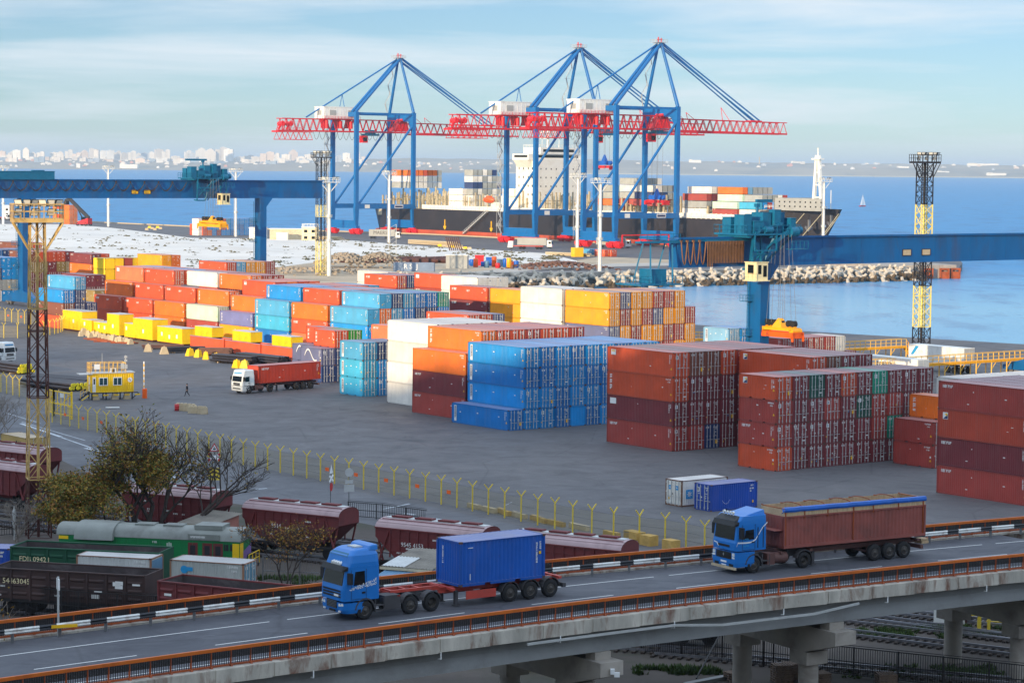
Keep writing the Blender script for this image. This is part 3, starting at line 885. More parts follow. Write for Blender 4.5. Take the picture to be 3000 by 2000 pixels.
def door_marks(kind, v):
 key = ('d', kind, v)
 if key in _mk: return _mk[key]
 L, H = KIND[kind]
 r = random.Random(v * 31 + 5)
 mb = MB()
 def pl(m, u0, v0, u1, v1, mi): m.quad((L + .001, u0, v0), (L + .001, u1, v0), (L + .001, u1, v1), (L + .001, u0, v1), mi)
 glyphs(mb, r, 1.42, H - .46, 6, .13, pl, 0)
 glyphs(mb, r, 1.72, H - .66, 3, .13, pl, 0)
 for j in range(3):
  n = r.randrange(3, 6)
  glyphs(mb, r, 1.5, H - 1.0 - j * .22, n, .1, pl, 0)
 if v % 3 == 0: pl(mb, .32, H - .82, .74, H - .38, 0); pl(mb, .4, H - .74, .62, H - .46, 4 if v % 2 else 3)
 if v % 3 == 1: glyphs(mb, r, .25, H - .5, 3, .22, pl, 0)
 if v % 4 == 0: pl(mb, 1.6, .5, 2.0, .62, 0)
 if v % 4 == 1: pl(mb, .45, .6, .62, .8, 1)
 if v % 5 == 2: pl(mb, 1.75, .55, 2.12, 1.0, 1)
 for k in range(3):
  u, w = r.uniform(.25, 2.1), r.uniform(.4, H - .8)
  pl(mb, u, w, u + .12, w + .14, r.choice((0, 0, 1, 2, 3)))
 _mk[key] = mb.data('marking', MKM, fix=False)
 return _mk[key]
rc = random.Random(99)
def jitter(c, a=.10):
 f = 1 + rc.uniform(-a, a)
 return (min(1, c[0] * f), min(1, c[1] * f), min(1, c[2] * f), 1)
BOXN = [0]
def _nums(t):
 o = set()
 for k in t.split(','):
  a = k.split('-'); o.update(range(int(a[0]), int(a[-1]) + 1))
 return o
SKIP = _nums('6-8,14-16,22-24,41-42,52,74,87,100-102,109-111,118-120,131-133,135-137,139-141,147-153,155-161,164-169,178-180,182-184,186-188,196,199,210,212,215,218-221,224-229,299-307,309,312-313,315,317,320-322,324-325,327-328,332-333,363-365,367-368,370-371,375-376,379-384,387,391-392,399,406-408,425-426,440,451-452,468-469,471,473,477,480-481,502-525,534-542,555,557,559,572,602-603,605,608-610,621-628,667-668,699-716,732-733')
REST = _nums('51,62,76,79-80,82-83,85-86,92,130,134,138,163,202,207,209,211,216,223,237-239,245-246,251-252,272,284,297-298,311,319,334-339,366,369,385-386,390,393,395-398,400-405,409,415-422,424,430-436,441,448-450,453-459,462,470,476,479,482-483,486-487,489-491,494-495,498-499,526-528,530-533,544-554,556,558,560-571,573-593,595-597,599,604,611-614,634-636,812')
MASS = [[], [], [], []]
def to_mass(me, mw, col, extra=0):
 v0 = len(MASS[0])
 MASS[0].extend(tuple(mw @ v.co) for v in me.vertices)
 for p in me.polygons:
  MASS[1].append(tuple(i + v0 for i in p.vertices)); MASS[2].append(extra or p.material_index and 2); MASS[3].append(col)
def container(label, kind, code, origin, rot, doors=True, side=None, group=None, door_v=None, name='shipping_container', marks=True, base_col=None, rods=True):
 L, H = KIND[kind]
 BOXN[0] += 1
 if BOXN[0] in SKIP: return None
 ms = cont_meshes(kind)
 col = jitter(base_col or CCOL[code][1])
 if BOXN[0] in REST:
  mw = Matrix.Translation(origin) @ Matrix.Rotation(rot, 4, 'Z')
  to_mass(ms['shell'] if doors else ms['closed'], mw, col); to_mass(ms['frame'], mw, col)
  if doors:
   for k in (0, 1): to_mass(ms['doors'][k], mw, (col[0] * .9, col[1] * .9, col[2] * .9, 1)); to_mass(ms['rods'][k], mw, col, 1)
  return None
 dk = (col[0] * .82, col[1] * .82, col[2] * .82, 1)
 t = thing(name, label, 'container', origin, rot, group)
 t.color = col
 t['n'] = BOXN[0]
 link('shell', ms['shell'] if doors else ms['closed'], t, color=col)
 link('frame', ms['frame'], t, color=dk)
 if doors:
  for k in (0, 1):
   d = link('door', ms['doors'][k], t, color=(col[0] * .9, col[1] * .9, col[2] * .9, 1))
   if rods: link('lock_rod', ms['rods'][k], d)
  if marks: link('marking', door_marks(kind, door_v if door_v is not None else rc.randrange(12)), t)
 if side and marks: link('marking', side_marks(kind, side), t)
 return t
TIERS = {1: ['only'], 2: ['bottom', 'top'], 3: ['bottom', 'middle', 'top'], 4: ['bottom', 'second', 'third', 'top'], 5: ['bottom', 'second', 'third', 'fourth', 'top']}
ORD = ['first', 'second', 'third', 'fourth', 'fifth', 'sixth', 'seventh', 'eighth', 'ninth', 'tenth', 'eleventh', 'twelfth', 'thirteenth']
SIDE_BY = {'b': 'strip', 'B': 'strip', 'c': 'strip', 'l': 'strip', 'o': 'column', 'O': 'name', 'r': 'name', 'm': 'name', 'n': 'column', 's': 'swoosh', 'w': 'none', 'y': 'none', 'Y': 'none', 'a': 'white_panel', 'p': 'column', 'k': 'none'}
PITCHC = 2.478
def stack(where, N0, kind, tiers, sides=None, rev=(), group=None, pitch=PITCHC, kinds=None, skip_hidden=True, base=0.0, rods=True):
 """boxes side by side; N0 is the near ground corner between long face and door ends; tiers run bottom to top, one colour letter per row of boxes"""
 n = len(tiers)
 z = base
 for ti, row in enumerate(tiers):
  kd = kinds[ti] if kinds else kind
  L, H = KIND[kd]
  for ci, code in enumerate(row):
   if code == '.': continue
   nm = CCOL[code][0]
   lab = f'{nm} container, {TIERS[n][ti]} tier, {ORD[ci]} from left, {where}'
   p = N0 + EE * (pitch * ci) + EE * rc.uniform(-.012, .012) + EL * rc.uniform(-.05, .05)
   p = Vector((p.x, p.y, z))
   sd = None
   if ci == 0 or (ci > 0 and row[ci - 1] == '.'):
    sd = (sides or {}).get((ti, ci), SIDE_BY.get(code, 'name'))
    if sd == 'none': sd = rc.randrange(5)
   if rev == 'all' or (ti, ci) in rev:
    q = p + EE * CW
    container(lab, kd, code, q, ROT_LONG + math.pi, doors=False, group=group)
    if sd is not None: pass
   else:
    container(lab, kd, code, p + EL * L, ROT_LONG, side=sd, group=group, rods=rods)
  z += H
def near_of(px, py, z, kind, which):
 p = G(px, py, z); p.z = 0
 return p if which == 'N' else p - EL * KIND[kind][0]
stack('tall red stack in mid yard', G(1969.8, 1322.2), '40H', ['rrnmmmmm', 'mmmmmmmm', 'Ommmmmmm', 'OuuOrmmr'], sides={(0, 0): 'name', (1, 0): 'white_panel', (2, 0): 'column', (3, 0): 'logo'}, group='tall red stack')
stack('maroon short box stack with teal ones', G(2270.7, 1380.3), '20', ['Ommmmmmmmm', 'rmmmmmrtmm', 'rmmrmgrrmm', 'OmgmOmtmmm'], sides={(0, 0): 1, (1, 0): 'name', (2, 0): 2, (3, 0): 'square'}, group='maroon stack of short boxes')
stack('small red stack beside maroon short boxes', G(2732.9, 1372), '20', ['rm', 'rm', '.o'], sides={(0, 0): 1, (1, 0): 3}, group='small red stack')
stack('big red stack at the right edge', near_of(2742.6, 1441.7, 0, '40H', 'L'), '40H', ['rmm', 'mmm', 'Rrmm', 'rmmmm'], sides={(0, 0): 'name', (1, 0): 'name', (2, 0): 'square', (3, 0): 'name'}, group='big red stack at right')
stack('blue stack with white lettered strips', G(1489.2, 1261.7), '40', ['BbbBbBbBbb', '.bbBbbBbbb', '.BBbbBBbbb', '.bBbBbbBbb'], rev=((0, 4),), group='blue stack')
stack('red stack behind maroon short boxes', near_of(2377.8, 1046.7, 11.58, '40H', 'N'), '40H', ['rrrr', 'mmmm', 'mmmm', 'Oumm'], sides={(3, 0): 'square'}, group='red stack behind the maroon short boxes')
NO = near_of(1207.4, 1206.7, 0, '40H', 'L')
stack('stack between white and blue stacks', NO, '40H', ['rmmmmmmm', 'mmmmmmmm', 'orrrOrrr', '.oOOrOOr'], sides={(0, 0): 'name', (1, 0): 'name', (2, 0): 1, (3, 1): 'column'}, group='orange stack in the middle')
stack('plain white stack', near_of(1133.9, 1177.4, 0, '40H', 'L'), '40H', ['wwww', 'wwww', 'wwww', 'wwwww'], group='white stack in the middle')
stack('small cyan stack left of the white stack', G(1062.9, 1162.1), '20', ['cbb', 'cbn', 'lnn'], sides={(0, 0): 'strip', (1, 0): 'strip', (2, 0): 'strip'}, group='small cyan stack')
NN = G(942, 1121)
stack('navy pair behind the parked truck', NN, '20', ['nn', 'sn'], sides={(1, 0): 'swoosh'}, group='navy boxes behind the truck')
stack('second navy row behind truck', NN + EE * PITCHC + EL * 6.4, '20', ['s', 's'], sides={(1, 0): 'swoosh'}, group='navy boxes behind the truck')
NR = near_of(981.8, 969.4, 7.77, '20', 'N')
stack('short boxes above navy row', NR, '20', ['ss', 'ss', 'OG'], sides={(2, 0): 'column'}, group='short boxes above navy row')
stack('lone box above the navy row', NR + EE * PITCHC + EL * 6.2, '20', ['s', 's', 'O'], sides={(2, 0): 'column'}, group='short boxes above navy row')
stack('salmon stack peeping left of the white stack', near_of(1088, 949, 8.69, '40H', 'L'), '40H', ['Om', 'Om', 'am'], sides={(2, 0): 'name'}, group='salmon stack')
stack('row behind the white stack', near_of(1373, 922.6, 8.69, '40H', 'N'), '40H', ['rrr', 'rOr', 'OOs'], sides={(2, 0): 'column'}, group='row behind the white stack')
P1 = G(276.1, 861.3, 5.79); P1.z = 0
NS = P1 - EL * 12.192
SP = 12.98
def srow(slot, row, z, kd, code, side=None, last=False):
 L, H = KIND[kd]
 p = NS - EL * (SP * slot) + EE * (PITCHC * row)
 tier = 'bottom second third top'.split()[min(3, int(z / 2.4))]
 lab = f'{CCOL[code][0]} container, {tier} tier, slot {ORD[slot]}, row {ORD[row]} of the stepped orange stack'
 container(lab, kd, code, Vector((p.x, p.y, z)) + EL * L, ROT_LONG, side=side, group='long stepped orange stack', rods=last or slot in (1, 3))
cols = ['OO', 'OO', 'oo', 'rk', 'yp', 'Bc', 'aO', 'Bb']
t3 = 'oOOooloi'.replace('i', 'l')
t4 = 'aOwoObOl'
t3row = [1, 1, 1, 1, 1, 0, 0, 0]
t4row = [2, 2, 3, 3, 2, 1, 1, 1]
SIDE_S = {(0, 0): 'none', (1, 2): 'big', (1, 1): 'column'}
for s in range(8):
 low = '40H' if s < 4 else '40'
 h1 = KIND[low][1]
 lo = cols[s]
 srow(s, 0, 0, low, lo[0], rc.randrange(5) if lo[0] not in 'Bb' else 'strip')
 srow(s, 0, h1, low, lo[1], {'O': 'big', 'k': rc.randrange(4), 'p': 'column', 'c': 'strip', 'b': 'strip'}.get(lo[1], 1))
 h2 = 2 * h1
 srow(s, t3row[s], h2, '40H', t3[s], {'o': 'column', 'O': 'big', 'l': 'strip'}[t3[s]])
 h3 = h2 + KIND['40H'][1]
 srow(s, t4row[s], h3, '40H' if s < 5 else '40', t4[s], {'a': 'white_panel', 'O': 'logo' if s == 4 else 'name', 'w': 1, 'o': 'column', 'b': 'strip', 'l': 'strip'}[t4[s]])
 nrow = 6 if s != 5 else 8
 for r_ in range(t4row[s] + 1, nrow + (1 if s == 7 else 0)):
  srow(s, r_, h3, '40H' if s < 5 else '40', 'nlBBtb'[r_ - 2] if s == 7 and r_ < 8 else rc.choice('OaOrblo'), None, s == 7)
for r_, c in enumerate('olBnnB', 1):
 srow(7, r_, 2 * 2.591, '40H', c, None, True)
for r_, c in enumerate('nBBbn', 1):
 srow(7, r_, 2.591, '40', c, None, True)
NM1 = near_of(1317.7, 834.4, 10.36, '40', 'L')
stack('maroon row left of the amber boxes', NM1, '40', ['mm', 'mm', 'mm', 'Om'], sides={(3, 0): 'big', (2, 0): 'big'}, group='maroon row')
stack('amber row left of the white boxes', NM1 - EL * 13.0, '40', ['yy', 'yy', 'yy', 'yo'], group='amber row')
stack('white boxes left of the amber stack', near_of(1647, 847, 11.58, '40H', 'N'), '40H', ['www', 'www', 'www', 'www'], group='white boxes by the basin')
stack('amber stack beside the basin', near_of(1785, 857.9, 11.58, '40H', 'N'), '40H', ['yryyrryy', 'syryyrry', 'yryrsyyr', 'ysyyrry'], sides={(1, 0): 'column', (2, 0): 1, (3, 0): 2}, group='amber stack by the basin')
stack('white row in front of the breakwater', near_of(1399.6, 814, 11.58, '40H', 'N'), '40H', ['www', 'www', 'www', 'www'], group='white row by the breakwater', rods=False)
stack('red box left of the white row', near_of(1213.6, 798, 11.58, '40H', 'L'), '40H', ['r', 'r', 'r', 'O'], sides={(3, 0): 'white_panel'}, group='red boxes by the breakwater', rods=False)
stack('far orange row below the grey trailer', near_of(1162.5, 807.8, 10.36, '40', 'N'), '40', ['rrr', 'rrr', 'rrr', 'OnO'], sides={(3, 0): 'big'}, group='far orange row', rods=True)
stack('white row beside far orange row', near_of(1046.7, 790.8, 10.36, '40', 'L'), '40', ['w', 'w', 'w', 'w'], group='far white boxes', rods=False)
stack('row behind the stepped stack', near_of(664, 768.8, 11.58, '40H', 'N'), '40H', ['rrrrr', 'rrrrr', 'OOrrr', 'Olyyr'], group='row behind the stepped stack', rods=True)
stack('yellow stack at the far left', near_of(308, 757, 10.36, '20', 'N'), '20', ['ffff', 'hfff', 'YYYY', 'YYrY'], rev='all', group='yellow stack at far left')
stack('amber stack behind the yellow one', near_of(475, 748, 11.58, '40H', 'N'), '40H', ['yy', 'yy', 'yy', 'yo'], group='amber boxes behind the yellow stack', rods=False)
stack('steel blue stack left of the stepped stack', near_of(218.8, 811.4, 10.36, '40', 'N') - EE * PITCHC, '40', ['Onn', 'unn', 'bn.', '.l.'], sides={(2, 0): 'column', (3, 1): 'strip'}, group='steel blue stack at left')
stack('far brown row behind the gantry leg', near_of(88, 738, 10.36, '40', 'N'), '40', ['mmmmm', 'mmmmm', 'ffmff', 'uOOOm'], group='far brown row', rods=False)
stack('maroon row behind the yellow stack', near_of(269, 744, 10.36, '40', 'N'), '40', ['mm', 'mm', 'os', 'mO'], group='far maroon row', rods=False)
stack('olive pair below the green box', near_of(279, 851, 5.18, '20', 'N'), '20', ['bb', 'ff'], group='olive boxes', rods=False)
stack('maroon stack beside the steel blue one', near_of(252, 806, 7.77, '40', 'N'), '40', ['mm', 'mm', 'mm'], group='maroon stack at left', rods=False)
stack('blue and grey stack at the left edge', near_of(-52, 756, 10.36, '40', 'N'), '40', ['rwbb', 'eeee', 'bnbb', 'bBbb'], group='blue and grey stack at left edge', rods=False)
stack('far navy row at the left edge', near_of(-70, 733, 10.36, '40', 'N'), '40', ['nnnnnnnn', 'nnnnnnnn', 'nnnnnnnn', 'nnBnnBnn'], group='far navy row', rods=False)
stack('farthest brown row at the left edge', near_of(52, 711, 10.36, '40', 'N'), '40', ['uuu', 'uuu', 'uuu', 'uOO'], group='farthest brown row', rods=False)
stack('orange stack by the far reach stacker', G(203, 657), '20', ['oo', 'oo', 'oo', 'oo'], group='orange boxes on the far quay', rods=False)
stack('orange boxes behind the lamp tower platform', G(184, 655) , '40', ['bO', 'OO', 'lO', 'O.'], group='orange boxes on the far quay', rods=False)
stack('mixed stack on the far quay', G(594, 690), '40', ['OobrbbBbBbbb', 'ObblObbBBbBb', '.O..Olbbbbbb'], sides={(0, 0): 1}, group='mixed stack on the far quay', rods=False)
stack('white pair on the far quay', G(582, 690) , '20', ['w', 'w', 'w'], group='white boxes on the far quay', rods=False)
for i, (px, py, c) in enumerate(((1706, 748, 'l'), (1728, 750, 'l'), (1748, 750, 'b'), (1772, 752, 'O'), (1792, 752, 'O'))):
 stack('loose by the nearest quay crane, spot ' + ORD[i], G(px, py), '20', [c], group='loose boxes beside the quay crane', rods=False)
stack('steel blue stack left of the gantry leg', near_of(2135.5, 962.5, 7.77, '20', 'N'), '20', ['ii', 'ii', 'ib'], sides={(2, 0): 'strip'}, group='steel blue stack by the gantry leg')
stack('red row beyond the spreader', near_of(2290, 992, 5.18, '20', 'N'), '20', ['rrrrrmm', 'rrrrrw.'], group='red row beyond the spreader', rods=True)
stack('white roofed row behind the big red stack', near_of(2745, 1102, 5.79, '40H', 'L'), '40H', ['wwwwwwww', 'wwwwwwww'], group='white row behind the big red stack', rods=False)
for lab, code, px, py, sd in (('blue short container with white markings, alone before the white one', 'q', 2033.8, 1489.5, 'name'), ('worn white short container with rusty edges and blue star emblems, on the yard', 'w', 1948.8, 1476.3, 'white20')):
 L, H = KIND['20']
 rot = math.atan2(-EE.y, -EE.x)
 p = G(px, py)
 o = p + EE * L
 rot = math.atan2(-EE.y, -EE.x)
 t = container(lab, '20', code, o, rot, door_v=3 if code == 'q' else 5, group='short containers alone on the yard', name='shipping_container')
 for c in children_of(t):
  if c.name.startswith('frame') and code == 'w': c.color = S(120, 84, 62)
 mb = MB()
 def pl(u0, v0, u1, v1, mi): mb.quad((u0, CW + .006, v0), (u0, CW + .006, v1), (u1, CW + .006, v1), (u1, CW + .006, v0), mi)
 if code == 'q':
  rr = random.Random(4)
  glyphs(mb, rr, .5, H - .45, 4, .14, lambda m, a, b_, c, d, mi: pl(a, b_, c, d, mi), 0)
  glyphs(mb, rr, .5, H - .75, 5, .14, lambda m, a, b_, c, d, mi: pl(a, b_, c, d, mi), 0)
  glyphs(mb, rr, .8, H - 1.0, 2, .14, lambda m, a, b_, c, d, mi: pl(a, b_, c, d, mi), 0)
  pl(.5, .5, .68, .75, 1)
  for k in range(9): pl(3.6 + k * .12, .6 + .02 * (k - 4) ** 2, 3.66 + k * .12, .66 + .02 * (k - 4) ** 2, 0)
 else:
  for k in range(8):
   pass
  pl(4.6, .75, 5.5, 1.65, 3)
  for k in range(7):
   a = k * 2 * math.pi / 7
   c, s_ = math.cos(a), math.sin(a)
   mb.add([(5.05 + .4 * c, CW + .012, 1.2 + .4 * s_), (5.05 - .1 * s_, CW + .012, 1.2 + .1 * c), (5.05 + .1 * s_, CW + .012, 1.2 - .1 * c)], [(0, 1, 2)], 0)
 link('marking', mb.data('marking', MKM, fix=False), t)
 if code == 'w':
  mb = MB()
  for y0 in (.5, 1.5):
   mb.quad((L + .003, y0, H - 1.0), (L + .003, y0 + .42, H - 1.0), (L + .003, y0 + .42, H - .58), (L + .003, y0, H - .58), 3)
   mb.quad((L + .006, y0 + .14, H - .86), (L + .006, y0 + .28, H - .86), (L + .006, y0 + .28, H - .72), (L + .006, y0 + .14, H - .72), 0)
  link('marking', mb.data('marking', MKM, fix=False), t)
def word_on(txt, size, p, rot, m, name='lettering', label=None, parent=None):
 o = link(name, text_mesh(txt, size, m), parent, p, rot)
 return o
for o in list(bpy.data.objects):
 lb = o.get('label', '')
 if 'maroon short box stack' in lb:
  L, H = KIND['20']
  w = None
  if 'top tier, tenth' in lb or 'second tier, second' in lb: w = 'tex'
  if 'third tier, sixth' in lb: w = 'CAPITAL'
  if w:
   t = link('lettering', text_mesh(w, .5 if w == 'tex' else .3, 'mark_white'), o, (L + .012, .62, H - .62), (0, 0, math.pi / 2))
 if 'tall red stack' in lb and 'fifth from left' in lb:
  t = link('lettering', text_mesh('ZI', .5, 'mark_white'), o, (KIND['40H'][0] + .012, .5, KIND['40H'][1] - .6), (0, 0, math.pi / 2))
# ================================================================== CRANES, SHIP, TOWERS
def rail(mb, pts, h=1.1, post=1.6, t=.06, mi=0):
 """hand rail along a polyline: top rail, knee rail, posts"""
 for a, b_ in zip(pts, pts[1:]):
  a, b_ = Vector(a), Vector(b_)
  up = Vector((0, 0, h))
  mb.beam(a + up, b_ + up, t, mi=mi)
  mb.beam(a + up * .5, b_ + up * .5, t * .8, mi=mi)
  n = max(1, round((b_ - a).length / post))
  for k in range(n + 1):
   p = a + (b_ - a) * (k / n)
   mb.beam(p, p + up, t, mi=mi)
def truss(mb, a, b_, w, h, panels, t, side, mi=0):
 """box truss from a to b: four chords with zig-zag on all sides; side = unit vector across"""
 a, b_ = Vector(a), Vector(b_)
 up = Vector((0, 0, 1))
 s = Vector(side) * (w / 2)
 for o in (-s, s, -s + up * h, s + up * h): mb.beam(a + o, b_ + o, t)
 for k in range(panels):
  p, q = a + (b_ - a) * (k / panels), a + (b_ - a) * ((k + 1) / panels)
  m = (p + q) / 2
  for o in (-s, s):
   mb.beam(p + o, m + o + up * h, t * .6); mb.beam(m + o + up * h, q + o, t * .6)
  mb.beam(p - s, q + s, t * .5); mb.beam(p - s + up * h, p + s + up * h, t * .5)
ROT_EE = math.atan2(EE.y, EE.x)
def gantry(label, leg, zb, zt, s0, s1, span, trolley_s, spread_z, house, signs, festoon, cable_dir, spread_len, bunch):
 t = thing('gantry_crane', label, 'gantry crane', leg, ROT_EE)
 Y = 1.0
 gm = MB()
 gm.box(s0, s1, -.95, .95, zb, zt)
 gm.box(s0, s1, -1.25, 1.25, zt, zt + .12); gm.box(s0, s1, -1.2, 1.2, zb - .1, zb)
 for k in range(int((s1 - s0) / 8)):
  x = s0 + 4 + k * 8
  gm.box(x, x + .08, -.99, .99, zb, zt)
 gm.box(s0, s1, -1.2, -1.12, zt + .12, zt + .3)
 gm.obj('girder', 'gantry_blue', t)
 for i, s in enumerate((0.0, span)):
  lm = MB()
  lm.box(s - .88, s + .88, -1.35, 1.35, 2.6, zb - 2.2)
  lm.hexa([(s - .88, -1.35, zb - 2.2), (s + .88, -1.35, zb - 2.2), (s + .88, 1.35, zb - 2.2), (s - .88, 1.35, zb - 2.2),
                 (s - .88, -1.35, zb - .1), (s + 2.6, -1.35, zb - .1), (s + 2.6, 1.35, zb - .1), (s - .88, 1.35, zb - .1)])
  lm.obj('leg', 'gantry_blue', t)
  sm = MB()
  for y0, y1, h0, h1 in ((-9, -1.35, 1.6, 3.6), (1.35, 9, 3.6, 1.6)):
   sm.hexa([(s - 1, y0, .9), (s + 1, y0, .9), (s + 1, y1, .9), (s - 1, y1, .9), (s - 1, y0, h0), (s + 1, y0, h0), (s + 1, y1, h1), (s - 1, y1, h1)])
  sm.box(s - 1, s + 1, -1.35, 1.35, .9, 3.6)
  sm.obj('sill_beam', 'gantry_blue', t)
  bm_ = MB()
  for y in (-8, -6.4, 6.4, 8): bm_.cyl((s - .3, y, .42), (s + .3, y, .42), .42, 12); bm_.box(s - .5, s + .5, y - .7, y + .7, .5, .9)
  bm_.obj('bogie', 'steel_grey', t)
  km = MB()
  for z in range(4, int(zb) - 3, 5):
   km.box(s - 2.3, s - .9, .2, 1.5, z, z + .08); rail(km, [(s - 2.3, .2, z), (s - 2.3, 1.5, z)], 1.0, .7, .05); rail(km, [(s - 2.3, .2, z), (s - .9, .2, z)], 1.0, .7, .05)
   km.beam((s - 1.5, .8, z), (s - 1.5, .8, z + 5), .07); km.beam((s - 1.1, .8, z), (s - 1.1, .8, z + 5), .07)
   for q in range(10): km.beam((s - 1.5, .8, z + q * .5), (s - 1.1, .8, z + q * .5), .05)
  km.obj('ladder', 'gantry_teal', t)
 if house:
  h = MB(); h.box(house[0], house[1], -1.5, 1.5, zt + .15, zt + 2.0); h.box(house[0] - .1, house[1] + .1, -1.6, 1.6, zt + 2.0, zt + 2.12)
  h.box(house[1] - 5, house[1] - 2, -.4, .4, zt + 2.12, zt + 2.35)
  h.obj('machinery_house', 'gantry_teal', t)
 for x in signs:
  q = MB(); q.box(x - .95, x + .95, -1.06, -.98, zb + .9, zb + 1.9); b_ = q.obj('sign_frame', 'mark_dark', t)
  q = MB(); q.box(x - .82, x + .82, -1.075, -1.06, zb + 1.0, zb + 1.8); q.obj('sign_plate', 'mark_yellow' if house else 'concrete_pale', b_)
  if house:
   q = MB(); rr = random.Random(int(x)); glyphs(q, rr, x - .7, zb + 1.5, 6, .22, lambda m, a, b2, c, d, mi: m.quad((a, -1.08, b2), (c, -1.08, b2), (c, -1.08, d), (a, -1.08, d), mi)); glyphs(q, rr, x - .7, zb + 1.1, 6, .22, lambda m, a, b2, c, d, mi: m.quad((a, -1.08, b2), (c, -1.08, b2), (c, -1.08, d), (a, -1.08, d), mi)); q.obj('lettering', 'mark_dark', b_)
 fm = MB()
 x0, x1, n, drop = festoon
 for k in range(n):
  a, b_ = x0 + (x1 - x0) * k / n, x0 + (x1 - x0) * (k + 1) / n
  for off in (0, .18, .36):
   pts = []
   for i in range(9):
    u = i / 8
    pts.append((a + (b_ - a) * u, -1.35 - off * .4, zt - .35 - (drop + off * .6) * (1 - (2 * u - 1) ** 2)))
   fm.tube(pts, .055, 4)
  fm.box(a - .15, a + .15, -1.5, -1.2, zt - .4, zt - .1)
 if bunch:
  for k in range(bunch[2]):
   x = bunch[0] + (bunch[1] - bunch[0]) * k / bunch[2]
   d = 3.4 if k > 3 else 3.9
   fm.tube([(x, -1.5, zt - .3), (x + .03, -1.55, zt - 1.6), (x + .12, -1.5, zt - d), (x + .24, -1.5, zt - 1.6), (x + .26, -1.45, zt - .3)], .085, 4)
 fm.obj('festoon_cable', 'cable_brown' if bunch else 'cable', t)
 if bunch:
  q = MB()
  q.box(s0 - 7.2, s0, -1.4, -.2, zt - .5, zt - .2); q.beam((s0 - 7.2, -.8, zt - .35), (s0 + 14, -1.35, zt - .1), .3)
  rail(q, [(s0 - 7.2, -1.4, zt - .2), (s0, -1.4, zt - .2)], 1.0, 1.2, .06)
  q.box(s0 - 8.6, s0 - 1.0, -3.2, 2.2, zb - 2.4, zb - 2.2); rail(q, [(s0 - 8.6, -3.2, zb - 2.2), (s0 - 1, -3.2, zb - 2.2)], 1.1, 1.2, .07); rail(q, [(s0 - 8.6, -3.2, zb - 2.2), (s0 - 8.6, 2.2, zb - 2.2)], 1.1, 1.2, .07)
  for x in (s0 - 6, s0 - 2):
   for y in (-2.2, 1.6): q.beam((x, y, zb - 2.2), (x + 1, y * .4, zt - .4), .22)
  q.box(s0 - 5.2, s0 - 2.6, -1.6, 1.2, zb - 2.2, zb - .2)
  q.obj('service_platform', 'gantry_teal', t)
 T = trolley_s
 tr = MB()
 tr.box(T - 5.2, T + 5.2, -4.6, 2.4, zt + .55, zt + .8)
 for x in (T - 4.6, T - .4, T + 3.8):
  tr.box(x, x + .45, -4.4, 2.2, zt + .2, zt + .55)
 for x in (T - 3.4, T - 2.7):
  pass
 tr.beam((T - 3.6, -4.2, zt + .6), (T - 2.6, -2.3, zb - .6), .32); tr.beam((T + .6, -4.2, zt + .6), (T - .4, -2.3, zb - .6), .32)
 tr.beam((T - 3.4, -4.0, zt - .4), (T - .2, -2.6, zb + .2), .22); tr.beam((T + .4, -4.0, zt - .4), (T - 2.8, -2.6, zb + .2), .22)
 tr.beam((T - 3.1, -3.3, zb + 1.7), (T + .2, -3.3, zb + 1.7), .22); tr.beam((T - 2.6, -2.3, zb - .6), (T - .4, -2.3, zb - .6), .3)
 tr.beam((T - 2.6, -2.3, zb - .6), (T - 2.6, -1.0, zb - .5), .3); tr.beam((T + 4.4, -4.0, zt + .6), (T + 1.2, -1.6, zb + .4), .3)
 tr.beam((T + 1.2, -1.6, zb + .4), (T + .8, -1.4, zb - .6), .25)
 tr.beam((T - 3.6, -4.5, zt + .6), (T - 3.6, -4.5, zt - 1.6), .2); tr.beam((T + .6, -4.5, zt + .6), (T + .6, -4.5, zt - 1.6), .2); tr.beam((T - 3.6, -4.5, zt - 1.6), (T + .6, -4.5, zt - 1.6), .2)
 tr.obj('trolley_frame', 'gantry_teal', t)
 pr = MB()
 for a, b_ in (((T - 5.2, -4.6), (T + 5.2, -4.6)), ((T - 5.2, -4.6), (T - 5.2, 2.4)), ((T + 5.2, -4.6), (T + 5.2, 2.4)), ((T - 5.2, 2.4), (T + 5.2, 2.4))):
  rail(pr, [(a[0], a[1], zt + .8), (b_[0], b_[1], zt + .8)], 1.15, 1.1, .07)
 rail(pr, [(T + 2.6, -5.6, zt - 1.4), (T + 5.8, -5.6, zt - 1.4)], 1.1, .8, .07); pr.box(T + 2.6, T + 5.8, -5.6, -4.4, zt - 1.5, zt - 1.4)
 pr.obj('trolley_railing', 'gantry_teal', t)
 wn_ = MB()
 for (x, y, sx, sy, h) in ((T - 4.2, -2.6, 1.5, 2.0, 2.6), (T - 2.2, -3.0, 1.9, 1.6, 1.7), (T - .3, -2.2, 1.6, 2.4, 2.9), (T + 1.4, -3.2, 1.2, 1.2, 3.3), (T + 2.9, -2.0, 1.4, 1.8, 2.9), (T + 4.3, -3.3, 1.0, 1.4, 2.1), (T - 3.4, .4, 2.4, 1.8, 2.2), (T + 1, .6, 2.2, 1.6, 2.6)):
  wn_.box(x - sx / 2, x + sx / 2, y - sy / 2, y + sy / 2, zt + .8, zt + .8 + h)
  wn_.box(x - sx / 2 - .06, x + sx / 2 + .06, y - sy / 2 - .06, y + sy / 2 + .06, zt + .8 + h, zt + .88 + h)
 wn_.cyl((T + 3.2, -4.4, zt + 1.0), (T + 4.6, -4.4, zt + 1.0), .75, 14); wn_.cyl((T + 4.9, -4.2, zt + 1.2), (T + 5.5, -4.2, zt + 1.2), .6, 14); wn_.cyl((T - 1.6, -4.3, zt + 1.3), (T - .2, -4.3, zt + 1.3), .5, 12)
